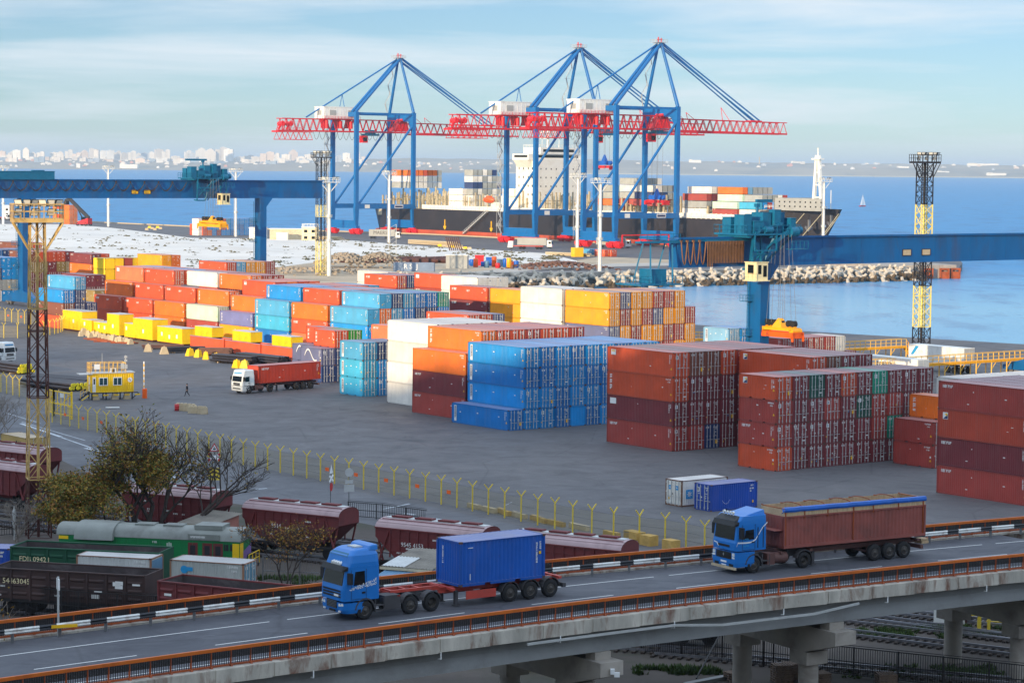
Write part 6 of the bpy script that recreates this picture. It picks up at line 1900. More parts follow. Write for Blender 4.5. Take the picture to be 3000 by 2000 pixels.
 for s in (1, -1):
  mb = MB()
  if style == 'dump':
   for z in (.98, 1.14, 1.27): mb.box(1.42, 1.45, s * 1.0 - .12, s * 1.0 + .12, z, z + (.12 if z < 1.2 else .06))
  elif style == 'box': mb.hexa([(1.26, s * .72, .82), (1.43, s * .72, .82), (1.40, s * 1.06, .86), (1.22, s * 1.2, .86), (1.26, s * .72, .98), (1.43, s * .72, .98), (1.40, s * 1.06, 1.0), (1.22, s * 1.2, .98)]); mb.box(1.38, 1.43, s * .8 - .1, s * .8 + .1, .5, .58)
  else: mb.box(1.36, 1.385, s * .9 - .16, s * .9 + .16, 1.22, 1.4)
  mb.obj('headlight', 'lamp_lens', body)
 mb = MB()
 if style == 'box':
  for y in (-.36, -.12, .12, .36):
   mb.cyl((1.06, y + .1, 3.16), (1.26, y + .1, 3.12), .125, 14)
 elif style == 'dump':
  for y, r in ((-.5, .1), (-.18, .075), (.12, .075), (.42, .1)): mb.cyl((1.0, y, 3.78), (1.12, y, 3.77), r, 12); mb.cyl((1.04, y, 3.6), (1.04, y, 3.7), .03, 5)
 if mb.v: mb.obj('spotlight', 'lamp_lens', body)
 if style == 'box':
  mb = MB(); mb.hexa([(.80, -.82, 3.70), (.98, -.95, 3.56), (.98, .95, 3.56), (.80, .82, 3.70), (.82, -.82, 3.74), (1.02, -.95, 3.58), (1.02, .95, 3.58), (.82, .82, 3.74)]); mb.obj('roof_band', 'gantry_teal', body)
  mb = MB(); mb.box(-.35, .2, -.4, .4, 3.93, 3.99); mb.box(-.3, .15, -.35, .35, 3.99, 4.01); mb.obj('roof_hatch', 'galvanized', body)
  mb = MB(); rr = random.Random(2)
  for k in range(230):
   u = rr.random()
   x = 1.05 - 1.75 * u
   z = 1.74 + .36 * u + rr.uniform(-1, 1) * (.05 + .13 * u)
   s_ = rr.uniform(.015, .05)
   mb.add([(x, 1.262, z), (x - s_, 1.262, z), (x - s_, 1.262, z + s_), (x, 1.262, z + s_)], [(0, 1, 2, 3)])
  mb.obj('side_graphic', 'tape_white', body)
  mb = MB(); mb.box(1.44, 1.446, .25, .72, 1.36, 1.48); mb.obj('number_plate', 'tape_white', body)
  mb = MB(); mb.box(.3, .42, .1, .34, 2.04, 2.2); mb.obj('pennant', 'mark_yellow', body)
 if style == 'dump':
  mb = MB()
  def stripe(x0, z0, x1, z1, w=.07): mb.add([(x0, 1.262, z0), (x1, 1.262, z1), (x1, 1.262, z1 + w * 1.3), (x0, 1.262, z0 + w * 1.3)], [(0, 1, 2, 3)])
  stripe(1.38, 1.74, 1.28, 1.98, .06); stripe(1.28, 1.95, .62, 1.92); stripe(.62, 1.92, .18, 1.95); stripe(.18, 1.95, -.1, 2.1); stripe(-.1, 2.1, -.32, 2.4); stripe(-.32, 2.4, -.62, 2.8); stripe(-.62, 2.8, -1.0, 3.12)
  mb.add([(1.455, -1.0, 1.9), (1.455, -.62, 1.84), (1.455, -.62, 1.78), (1.455, -1.0, 1.82)], [(0, 1, 2, 3)]); mb.add([(1.455, -.66, 1.84), (1.455, -.5, 1.62), (1.455, -.56, 1.6), (1.455, -.72, 1.78)], [(0, 1, 2, 3)])
  mb.obj('side_stripe', 'tape_white', body)
  mb = MB(); mb.box(1.43, 1.444, -.3, .3, .66, .78); mb.box(1.40, 1.424, -.24, .24, .48, .54); mb.obj('number_plate', 'tape_white', body)
  mb = MB(); mb.add([(1.452, -.06, 1.17), (1.452, 0, 1.05), (1.452, .06, 1.17), (1.452, 0, 1.29)], [(0, 1, 2, 3)]); mb.obj('badge', 'galvanized', body)
  mb = MB(); mb.hexa([(1.36, -1.24, .3), (1.5, -1.2, .3), (1.5, 1.2, .3), (1.36, 1.24, .3), (1.36, -1.24, .44), (1.5, -1.2, .44), (1.5, 1.2, .44), (1.36, 1.24, .44)]); mb.obj('bumper', 'concrete_pale', body)
  mb = MB(); glyphs(mb, random.Random(5), -.86, 2.16, 8, .07, lambda m, a, b2, c, d, mi: m.quad((-a, 1.262, b2), (-c, 1.262, b2), (-c, 1.262, d), (-a, 1.262, d)), fill=.6); glyphs(mb, random.Random(6), -.86, 1.72, 6, .09, lambda m, a, b2, c, d, mi: m.quad((-a, 1.262, b2), (-c, 1.262, b2), (-c, 1.262, d), (-a, 1.262, d))); mb.obj('lettering', 'mark_blue', body)
 if style == 'old':
  mb = MB(); mb.beam((1.40, -.6, 1.24), (1.40, .6, 1.6), .05, .03); mb.obj('grille_slash', 'galvanized', body)
  mb = MB(); mb.box(1.05, 1.16, -.8, .8, 2.92, 3.1); mb.obj('roof_board', 'mark_blue', body)
 xe = -5.2 if style == 'box' else -4.9
 mb = MB()
 for y in (-.42, .42): mb.box(xe, .6, y - .06, y + .06, .72, 1.0)
 mb.box(xe, xe + .2, -.5, .5, .7, 1.0); mb.box(-3.9, -3.2, -.5, .5, 1.0, 1.18); mb.box(-1.0, 0.8, -.6, .6, .5, 1.05)
 mb.obj('chassis_frame', 'road_dust_grey', t)
 mb = MB()
 if style == 'box':
  mb.box(-2.35, -1.32, .55, 1.2, .42, 1.08); mb.box(-2.35, -1.32, -1.2, -.55, .42, 1.08); mb.box(-2.3, -1.3, .3, 1.2, 1.08, 1.2)
 else:
  mb.cyl((-2.75, .85, .78), (-1.7, .85, .78), .36, 14); mb.cyl((-2.75, -.85, .78), (-1.7, -.85, .78), .36, 14); mb.box(-1.68, -1.1, .5, 1.2, .42, 1.15)
 mb.obj('fuel_tank', 'road_dust_grey' if style == 'box' else 'chassis_brown', t)
 mb = MB()
 for s in (1, -1):
  mb.box(-1.28, -.68, s * 1.05 - .16, s * 1.05 + .16, .38, .46); mb.box(-1.28, -.68, s * 1.05 - .16, s * 1.05 + .16, .68, .74); mb.box(-1.3, -1.24, s * 1.05 - .16, s * 1.05 + .16, .38, 1.1); mb.box(-.72, -.66, s * 1.05 - .16, s * 1.05 + .16, .38, 1.2)
 mb.obj('step', 'road_dust_grey', t)
 ax = (-3.05, -4.5) if style == 'box' else (-4.05,)
 mb = MB()
 arch(mb, 0, .82, 1.262, .60, .68, .55, 5, 175); arch(mb, 0, -1.262, -.82, .60, .68, .55, 5, 175)
 for x in ax:
  arch(mb, x, .78, 1.24, .60, .65, .55, 12, 168); arch(mb, x, -1.24, -.78, .60, .65, .55, 12, 168)
 mb.obj('mudguard', 'road_dust_grey', t)
 wheels(t, 0)
 for i, x in enumerate(ax): wheels(t, x, 1.06, dual=(i == len(ax) - 1))
 return body
def place_truck(name, label, p_front, p_rear, z):
 """near-side contact points of the front wheel and of the last wheel, as picture pixels"""
 a, b_ = G(p_front[0], p_front[1], z), G(p_rear[0], p_rear[1], z)
 d = (a - b_).normalized()
 left = Vector((-d.y, d.x, 0))
 o = a - left * 1.1
 return thing(name, label, 'truck', o, math.atan2(d.y, d.x)), (a - b_).length
t, LT_ = place_truck('articulated_truck', 'bright blue truck with four roof lamps pulling a red skeletal trailer with one box', (1066, 1813), (1610, 1747), RZ)
tractor(t, 'truck_blue', 'box')
mb = MB()
mb.lathe([(.02, -.13), (.09, -.1), (.105, 0), (.085, .09), (.02, .13)], (.35, .62, 2.52), (0, 0, 1), 10)
mb.hexa([(.15, .4, 1.9), (.5, .4, 1.9), (.5, .86, 1.9), (.15, .86, 1.9), (.22, .46, 2.36), (.42, .46, 2.36), (.42, .8, 2.36), (.22, .8, 2.36)])
def skeletal(t, axles, x_front, x_step, x_end, frame, box=True):
 mb = MB()
 for y in (-.48, .48):
  mb.box(x_step, x_front, y - .07, y + .07, 1.16, 1.32); mb.box(x_end, x_step, y - .07, y + .07, .86, 1.16)
  mb.hexa([(x_step - .7, y - .07, .86), (x_step + .5, y - .07, 1.16), (x_step + .5, y + .07, 1.16), (x_step - .7, y + .07, .86), (x_step - .7, y - .07, 1.16), (x_step + .5, y - .07, 1.32), (x_step + .5, y + .07, 1.32), (x_step - .7, y + .07, 1.16)])
 for x in (x_front - .1, x_front - 1.1, x_front - 2.0): mb.box(x - .12, x, -.42, .42, 1.18, 1.3)
 for x in (x_front - .14, x_step - .6, x_end + .3): mb.box(x - .1, x + .1, -1.2, 1.2, 1.04, 1.18)
 f = mb.obj('trailer_frame', frame, t)
 mb = MB()
 for y in (-.75, .75): mb.box(x_step - 1.15, x_step - .95, y - .1, y + .1, .12, .95); mb.box(x_step - 1.25, x_step - .85, y - .14, y + .14, .08, .14)
 mb.obj('landing_leg', 'road_dust_grey', t)
 if box:
  mb = MB()
  for s in (1, -1): mb.box(axles[0] + 1.0, x_step - 1.5, s * 1.14 - .02, s * 1.14 + .02, .44, .92)
  mb.obj('side_guard', 'chassis_red', t)
 mb = MB()
 for x in axles:
  mb.cyl((x, -1, .52), (x, 1, .52), .09, 8); mb.box(x - .3, x + .1, -.62, -.42, .5, .9); mb.box(x - .3, x + .1, .42, .62, .5, .9)
  if box: arch(mb, x, .78, 1.24, .62, .66, .55, 8, 172); arch(mb, x, -1.24, -.78, .62, .66, .55, 8, 172)
 mb.box(x_end - .1, x_end + .1, -1.2, 1.2, .5, .75)
 for s in (1, -1): mb.box(x_end - .2, x_end, s * .9 - .2, s * .9 + .2, .5, .72)
 mb.obj('axle_set', 'road_dust_grey' if box else 'chassis_brown', t)
 for x in axles: wheels(t, x, 1.06, r=.54)
k = LT_ / 12.86
skeletal(t, (-9.95 * k, -11.4 * k, -LT_), -2.1, -5.4, -LT_ - 1.0, 'chassis_red')
mt = Matrix.Rotation(t.rotation_euler.z, 4, 'Z')
def world_of(t, p): return t.location + mt @ Vector(p)
L20, H20 = KIND['20']
xr = -LT_ + .45
o = world_of(t, (xr + L20, 1.22, 1.2))
cn = container('clean blue short container riding on the skeletal trailer of the near truck', '20', 'q', o, t.rotation_euler.z + math.pi, door_v=2, name='shipping_container', base_col=S(10, 86, 176))
mb = MB()
rr = random.Random(9)
def pv2(m, u0, v0, u1, v1, mi): m.quad((-v1 + pv2.x, -.008, -u0 + pv2.z), (-v0 + pv2.x, -.008, -u0 + pv2.z), (-v0 + pv2.x, -.008, -u1 + pv2.z), (-v1 + pv2.x, -.008, -u1 + pv2.z), 0)
pv2.x, pv2.z = L20 - .55, H20 - .45
glyphs(mb, rr, 0, 0, 13, .12, pv2)
pv2.x, pv2.z = L20 - .3, H20 - .4
glyphs(mb, rr, 0, 0, 5, .12, pv2)
mb.box(L20 - .46, L20 - .3, -.01, -.008, 1.45, 1.62, 1)
mb.box(.55, .9, -.008, -.004, H20 - .4, H20 - .36); mb.box(.68, .73, -.008, -.004, .35, .7)
link('marking', mb.data('marking', MKM, fix=False), cn)
mb = MB()
def pv3(m, u0, v0, u1, v1, mi): m.quad((-.008, v0 + 1.7, H20 - .4 - u0), (-.008, v1 + 1.7, H20 - .4 - u0), (-.008, v1 + 1.7, H20 - .4 - u1), (-.008, v0 + 1.7, H20 - .4 - u1), 0)
glyphs(mb, rr, 0, 0, 11, .12, pv3)
link('marking', mb.data('marking', MKM, fix=False), cn)
t, LT_ = place_truck('tipper_truck', 'blue truck with white side stripe pulling a rusty open-topped trailer with a blue tarp', (2204, 1677.4), (2646, 1632.7), RZ)
tractor(t, 'truck_blue', 'dump')
k = LT_ / 12.35
ax = (-9.85 * k, -11.1 * k, -LT_)
skeletal(t, ax, -2.1, -4.0, -LT_ - 1.5, 'chassis_brown', False)
xb0, xb1 = -LT_ - 1.75, -2.35
mt = Matrix.Rotation(t.rotation_euler.z, 4, 'Z')
mat('tipper_paint', S(150, 82, 72), 0.7, var=0.2, vs=0.6, dirt=S(104, 72, 66), ds=0.5, damt=0.6)
mb = MB()
for s in (1, -1):
 corr_wall(mb, Vector((xb0, s * 1.2, 0)), Vector((1, 0, 0)), Vector((0, s, 0)), xb1 - xb0, 1.55, 3.32, pitch=.3, depth=.05)
 mb.box(xb0, xb1, s * 1.22 - .03, s * 1.22 + .03, 1.36, 1.56); mb.box(xb0, xb1, s * 1.22 - .03, s * 1.22 + .03, 3.30, 3.40)
 mb.box(xb0, xb1, s * 1.14 - .02, s * 1.14 + .02, 1.4, 3.36)
for x in (xb0, xb1 - .12): mb.box(x, x + .12, -1.24, 1.24, 1.36, 3.38)
mb.box(xb0, xb1, -1.2, 1.2, 1.38, 1.46)
corr_wall(mb, Vector((xb1 + .03, -1.1, 0)), Vector((0, 1, 0)), Vector((1, 0, 0)), 2.2, 1.5, 3.3, pitch=.3, depth=.05)
mb.box(xb1, xb1 + .7, -.6, 1.1, 2.5, 2.54)
body = mb.obj('open_body', 'tipper_paint', t)
mb = MB()
for s in (1, -1):
 mb.box(xb0 + .05, xb1 - .05, s * 1.19 - .02, s * 1.19 + .02, 3.40, 3.86)
mb.box(xb0 + .02, xb0 + .06, -1.18, 1.18, 3.40, 3.86); mb.box(xb1 - .1, xb1 - .06, -1.18, 1.18, 3.40, 3.8)
mb.obj('side_board', 'wood_pale', body)
mb = MB()
for f in (0.02, .2, .38, .52, .7, .86, .99):
 x = xb0 + (xb1 - xb0) * f
 for s in (1, -1): mb.box(x - .04, x + .04, s * 1.22 - .03, s * 1.22 + .03, 3.2 if f not in (.52, .02, .99) else 1.5, 3.92)
 pts = [(x, -1.2, 3.86), (x, -.6, 4.02), (x, 0, 4.06), (x, .6, 4.02), (x, 1.2, 3.86)] if .1 < f < .9 else [(x, -1.2, 3.86), (x, 1.2, 3.86)]
 mb.tube(pts, .03, 5)
mb.obj('bow', 'rust_orange', body)
mb = MB()
n = 26
for i in range(n):
 a, b_ = xb0 + (xb1 - xb0) * i / n, xb0 + (xb1 - xb0) * (i + 1) / n
 wa, wb = .03 * mn.noise(Vector((i * .9, 0, 1))), .03 * mn.noise(Vector(((i + 1) * .9, 0, 1)))
 for (y0, z0, y1, z1) in ((1.08, 3.96, 1.25, 3.93), (1.25, 3.93, 1.30, 3.78), (1.30, 3.78, 1.26, 3.66), (1.26, 3.66, 1.22, 3.7)):
  mb.quad((a, y0 + wa * .4, z0 + wa), (b_, y0 + wb * .4, z0 + wb), (b_, y1 + wb * .4, z1 + wb), (a, y1 + wa * .4, z1 + wa))
mb.quad((xb1, 1.0, 3.94), (xb1, 1.3, 3.8), (xb1 + .3, 1.28, 3.6), (xb1 + .1, 1.2, 3.6))
mb.obj('rolled_tarp', 'tarp_blue', body)
mb = MB(); mb.box(xb0 - .5, xb0 + .1, .3, 1.0, .78, .95); mb.box(xb0 - .5, xb0 + .1, .35, .95, .98, 1.1); mb.obj('wooden_beam', 'wood_pale', t)
# ================================================================== RAIL YARD
def dir_of(a, b_):
 d = Vector((b_.x - a.x, b_.y - a.y, 0)); return d.normalized()
def rect_body(origin, d):
 return math.atan2(d.y, d.x)
mat('ballast', S(78, 70, 64), 0.95, var=0.25, vs=0.2, dirt=S(48, 56, 34), ds=0.06, damt=0.8, bmp=0.5, bs_=6.0)
yard_px = [(-260, 1300), (60, 1290), (330, 1420), (690, 1475), (1000, 1520), (1330, 1585), (1620, 1640), (2080, 1740), (2500, 1800), (3100, 1850)]
ypts = [G(x, y) for x, y in yard_px]
YARD = [(p.x, p.y) for p in ypts] + [(90, 60), (-130, 60)]
sheet('track_bed', YARD, 0.01, 'ballast')
mat('rail_steel', S(150, 150, 156), 0.35, 0.7, var=0.15, dirt=RUST, damt=0.3)
mat('sleeper_wood', S(62, 52, 46), 0.9, var=0.3)
def track(a, b_, label):
 a, b_ = Vector((a.x, a.y, 0)), Vector((b_.x, b_.y, 0))
 d = (b_ - a).normalized(); w = Vector((-d.y, d.x, 0))
 t = thing('railway_track', label, 'railway track', (0, 0, 0))
 for s in (-.78, .78):
  mb = MB(); mb.beam(a + w * s + Vector((0, 0, .24)), b_ + w * s + Vector((0, 0, .24)), .075, .16); mb.obj('rail', 'rail_steel', t)
 mb = MB(); n = int((b_ - a).length / .62)
 for k in range(n):
  p = a + (b_ - a) * (k / n); mb.beam(p - w * 1.3 + Vector((0, 0, .09)), p + w * 1.3 + Vector((0, 0, .09)), .24, .14)
 o = mb.obj('sleeper', 'sleeper_wood', t); o['kind'] = 'stuff'
def line_through(p, d, l0, l1): return p + d * l0, p + d * l1
def gondola(label, corner, d, paint, L=12.1, txt=None, seed=1):
 """corner: ground point below the near right-hand upper corner; d: unit vector along the track to the right"""
 w = Vector((-d.y, d.x, 0))
 t = thing('gondola_wagon', label, 'railway wagon', corner, math.atan2(d.y, d.x))
 z0, z1 = 1.36, 3.48
 mb = MB()
 for y0, y1 in ((0, .06), (3.04, 3.1)): mb.box(-L, 0, y0, y1, z0, z1)
 mb.box(-L, -L + .06, .06, 3.04, z0, z1); mb.box(-.06, 0, .06, 3.04, z0, z1)
 for k in range(9):
  x = -L + .02 + (L - .14) * k / 8
  for y0, y1 in ((-.09, 0), (3.1, 3.19)): mb.box(x, x + .12, y0, y1, z0 - .1, z1)
 for k in range(8):
  x = -L + (L - .1) * (k + .5) / 8
  for z in (1.75, 2.35, 2.95): mb.hexa([(x - .58, 0, z - .14), (x + .58, 0, z - .14), (x + .58, 0, z + .14), (x - .58, 0, z + .14), (x - .5, -.06, z - .03), (x + .5, -.06, z - .03), (x + .5, -.06, z + .03), (x - .5, -.06, z + .03)])
 for y0, y1 in ((-.1, .08), (3.02, 3.2)): mb.box(-L, 0, y0, y1, z1, z1 + .1)
 mb.box(-L, -L + .1, 0, 3.1, z1, z1 + .1); mb.box(-.1, 0, 0, 3.1, z1, z1 + .1)
 mb.obj('body', paint, t)
 mb = MB(); mb.quad((-L + .07, .08, z0 + .2), (-.07, .08, z0 + .2), (-.07, 3.02, z0 + .2), (-L + .07, 3.02, z0 + .2))
 for a in ((-L + .07, .068, -.07, .068), (-L + .07, 3.032, -.07, 3.032)): mb.quad((a[0], a[1], z0), (a[2], a[3], z0), (a[2], a[3], z1 - .01), (a[0], a[1], z1 - .01))
 mb.quad((-L + .068, .07, z0), (-L + .068, 3.03, z0), (-L + .068, 3.03, z1 - .01), (-L + .068, .07, z1 - .01))
 mb.obj('inside_lining', 'wagon_inside', t)
 mb = MB(); mb.box(-L - .1, .1, .1, 3.0, 1.1, z0 - .01); mb.box(-L - .5, .5, 1.4, 1.7, .95, 1.1); mb.box(-L * .5 - 1.4, -L * .5 + 1.4, .6, 2.5, .6, 1.1)
 mb.obj('underframe', 'bar_black', t)
 bogies(t, (-L + 1.9, -1.9), 1.55)
 if txt: link('lettering', text_mesh(txt, .55, 'cream_paint'), t, (-L + 1.9 if seed != 3 else -L + 2.0, -.075, 2.65))
 mb = MB(); r = random.Random(seed)
 for k in range(9):
  x = -L + .8 + r.randrange(8) * (L / 8) + r.uniform(-.2, .3); z = r.uniform(1.5, 3.0)
  if r.random() < .5: mb.box(x - .3, x + .3, -.072, -.068, z, z + r.uniform(.1, .3))
  else: glyphs(mb, r, x - .4, z, 5, .12, lambda m, a, b2, c, dd, mi: m.quad((a, -.072, b2), (c, -.072, b2), (c, -.072, dd), (a, -.072, dd)))
 mb.obj('marking', 'mark_white', t)
 return t
def bogies(t, xs, yc):
 for x in xs:
  mb = MB()
  for dx in (-.92, .92):
   for s in (-.79, .79): mb.cyl((x + dx, yc + s - .07, .62), (x + dx, yc + s + .07, .62), .47, 16)
   mb.cyl((x + dx, yc - .8, .62), (x + dx, yc + .8, .62), .09, 8)
  for s in (-1.02, 1.02): mb.hexa([(x - 1.3, yc + s - .08, .55), (x + 1.3, yc + s - .08, .55), (x + 1.3, yc + s + .08, .55), (x - 1.3, yc + s + .08, .55), (x - .6, yc + s - .08, .95), (x + .6, yc + s - .08, .95), (x + .6, yc + s + .08, .95), (x - .6, yc + s + .08, .95)])
  mb.obj('bogie', 'bar_black', t)
def gp(px, py, z):
 p = G(px, py, z); return Vector((p.x, p.y, 0))
a, b_ = gp(22, 1662.6, 3.58), gp(427, 1685, 3.58)
dB = dir_of(a, b_)
gondola('dark brown open goods wagon with faded numbers at the lower left', b_, dB, 'wagon_brown', txt='54463045', seed=3)
track(b_ - dB * 30 + Vector((-dB.y, dB.x, 0)) * 1.55, b_ + dB * 40 + Vector((-dB.y, dB.x, 0)) * 1.55, 'railway track under the dark brown open wagon')
a, b_ = gp(462, 1699, 3.58), gp(750, 1728, 3.58)
dR = dir_of(a, b_)
gondola('red brown open goods wagon right of the dark brown one', a + dR * 12.1, dR, 'wagon_red', txt=None, seed=5)
a, b_ = gp(30, 1598.9, 3.58), gp(242, 1608.4, 3.58)
dG = dir_of(a, b_)
gondola('green open goods wagon behind the white short containers', a + dG * 12.1, dG, 'wagon_green', txt='FDB 09423', seed=3)
gd = gp(2140, 1800, 3.58); gd = Vector((14.0, 160.5, 0))
gondola('dark green open goods wagon in the shade under the bridge', Vector((14.6, 162.4, 0)), Vector((.97, -.24, 0)), 'wagon_green', seed=6, L=8.0)
for lab, code, x0, y0, x1, y1, rev in (('white short container with rusty edges and pale blue end among the wagons', 'w', 223, 1624, 446, 1635.5, True),
                                       ('grey white short container with a teal mark among the wagons', 'e', 497, 1637, 717.5, 1651.5, False)):
 a, b_ = gp(x0, y0, 3.5), gp(x1, y1, 3.5)
 d = dir_of(a, b_)
 t = thing('flat_wagon', ('short' if code == 'w' else 'second') + ' flat wagon carrying the ' + ('white' if code == 'w' else 'grey white') + ' short container', 'railway wagon', a, math.atan2(d.y, d.x))
 mb = MB(); mb.box(-1.2, 7.2, -.1, 2.55, .7, .9); mb.obj('deck', 'wagon_brown', t); bogies(t, (.2, 5.8), 1.22)
 t = container(lab, '20', code, Vector((a.x, a.y, .905)), math.atan2(d.y, d.x), doors=not rev, side=3, group='white short containers in the rail yard', base_col=S(206, 208, 204) if code == 'w' else S(176, 180, 174))
 for c in children_of(t):
  if c.name.startswith('frame'): c.color = S(150, 110, 84)
  if c.name.startswith('door'): c.color = S(96, 140, 160)
 if code == 'e':
  mb = MB(); mb.lathe([(.001, 0), (.3, .002)], (1.2, -.008, 1.9), (0, -1, 0), 14); mb.box(1.2, 1.9, -.012, -.008, 1.8, 2.1); mb.obj('emblem', 'mark_blue', t)
 else:
  mb = MB(); mb.quad((6.062, .2, .3), (6.062, 2.24, .3), (6.062, 2.24, 2.4), (6.062, .2, 2.4)); mb.obj('end_panel', 'tin_blue', t)
a, b_ = gp(-190, 1600, 2.86), gp(2, 1606, 2.86)
d = dir_of(a, b_)
container('blue short container cut by the left edge between the wagons', '20', 'q', Vector((a.x, a.y, .27)), math.atan2(d.y, d.x), side=1, group='short containers in the rail yard')
a, b_ = gp(169, 1565, 3.25), gp(701.5, 1587.7, 3.25)
dL = dir_of(a, b_)
t = thing('locomotive', 'green diesel locomotive with grey rounded roof and yellow lilac end', 'locomotive', a, math.atan2(dL.y, dL.x))
LL = (b_ - a).length
def hood(mb, x0, x1, y0, y1, zs, zt, mi=0, over=0.0):
 n = 8
 prof = []
 for k in range(n + 1):
  u = math.pi * k / n
  yy = (y0 + y1) / 2 - (y1 - y0 + over) / 2 * math.cos(u)
  prof.append((yy, zs + (zt - zs) * math.sin(u) ** .7))
 A = [(x0, y, z) for y, z in prof]; B_ = [(x1, y, z) for y, z in prof]
 mb.add(A + B_, [(k, k + 1, n + 2 + k, n + 1 + k) for k in range(n)], mi, True)
 mb.add(A, [tuple(range(n + 1))], mi); mb.add(B_, [tuple(range(n, -1, -1))], mi)
mb = MB()
mb.box(0, 1.7, .25, 2.75, 1.25, 3.25); mb.box(4.6, LL, .1, 2.9, 1.25, 3.25)
for k in range(11): mb.box(4.9 + k * .92, 4.93 + k * .92, .07, .1, 1.4, 3.2)
mb.box(1.7, 4.6, -.05, 3.05, 1.25, 3.3)
mb.obj('body', 'loco_green', t)
mb = MB()
hood(mb, -.2, 1.7, .2, 2.8, 3.25, 4.1); hood(mb, 4.6, LL + .1, .05, 2.95, 3.25, 4.2); mb.box(2.2, 3.0, .8, 2.2, 4.0, 4.1)
for x in (6.2, 8.6, 11.2): mb.box(x, x + 1.6, .9, 2.1, 4.1, 4.26)
mb.box(11.0, 13.6, .0, .16, 3.3, 3.75); mb.box(LL - 3.9, LL - 1.6, .5, 2.5, 4.05, 4.4)
for x in (5.6, 8.2, 10.8): mb.box(x, x + .05, .02, 2.98, 3.3, 3.32)
mb.obj('roof', 'loco_grey', t)
mb = MB(); hood(mb, 1.5, 4.75, -.35, 3.35, 3.0, 4.3); mb.obj('cab_roof', 'loco_grey', t)
mb = MB()
for x in (LL - 4.3, LL - 3.1, LL - 2.2): mb.box(x, x + .8, .07, .098, 1.9, 3.05)
mb.obj('louvre_frame', 'wagon_red', t)
mb = MB()
for x in (LL - 4.3, LL - 3.1, LL - 2.2): mb.box(x + .18, x + .62, .05, .07, 2.1, 2.85)
for x in (LL - 1.3, LL - .8): mb.box(x, x + .36, .07, .098, 2.5, 3.0)
mb.obj('louvre', 'tower_black', t)
mb = MB(); mb.box(0, .8, .22, .249, 2.9, 3.15); mb.box(LL - .05 - .55, LL - .05, .06, .098, 1.4, 3.1); mb.box(LL + .001, LL + .03, .1, .9, 1.4, 3.1); mb.obj('end_panel', 'loco_yellow', t)
mb = MB(); mb.add([(LL + .035, .9, 1.6), (LL + .035, 2.9, 2.0), (LL + .035, 2.9, 2.8), (LL + .035, .9, 2.4)], [(0, 1, 2, 3)]); mb.obj('end_stripe', 'lilac', t)
mb = MB(); mb.cyl((LL + .1, .7, 3.7), (LL + .16, .7, 3.7), .2, 14); mb.obj('headlight', 'lamp_lens', t)
mb = MB(); glyphs(mb, random.Random(3), 8.0, 2.9, 3, .16, lambda m, a, b2, c, dd, mi: m.quad((a, .06, b2), (c, .06, b2), (c, .06, dd), (a, .06, dd)))
for x, z0, z1 in ((9.2, 2.5, 2.95), (9.36, 2.5, 3.0), (9.52, 2.5, 2.95)): mb.box(x, x + .06, .055, .066, z0, z1)
mb.box(9.2, 9.58, .055, .066, 2.5, 2.57)
glyphs(mb, random.Random(5), 11.2, 3.45, 11, .15, lambda m, a, b2, c, dd, mi: m.quad((a, -.005, b2), (c, -.005, b2), (c, -.005, dd), (a, -.005, dd)))
mb.obj('lettering', 'mark_white', t)
mb = MB(); mb.box(-.6, LL + .7, .1, 2.9, .95, 1.25); rail(mb, [(LL + .6, .2, 1.25), (LL + .6, 1.5, 1.25)], 1.0, .6, .05); mb.obj('underframe', 'bar_black', t)
mb = MB(); rail(mb, [(LL + .75, .15, 1.25), (LL + .75, 2.8, 1.25)], 1.0, .9, .05); mb.obj('hand_rail', 'signal_yellow', t)
bogies(t, (2.4, LL - 2.4), 1.5)
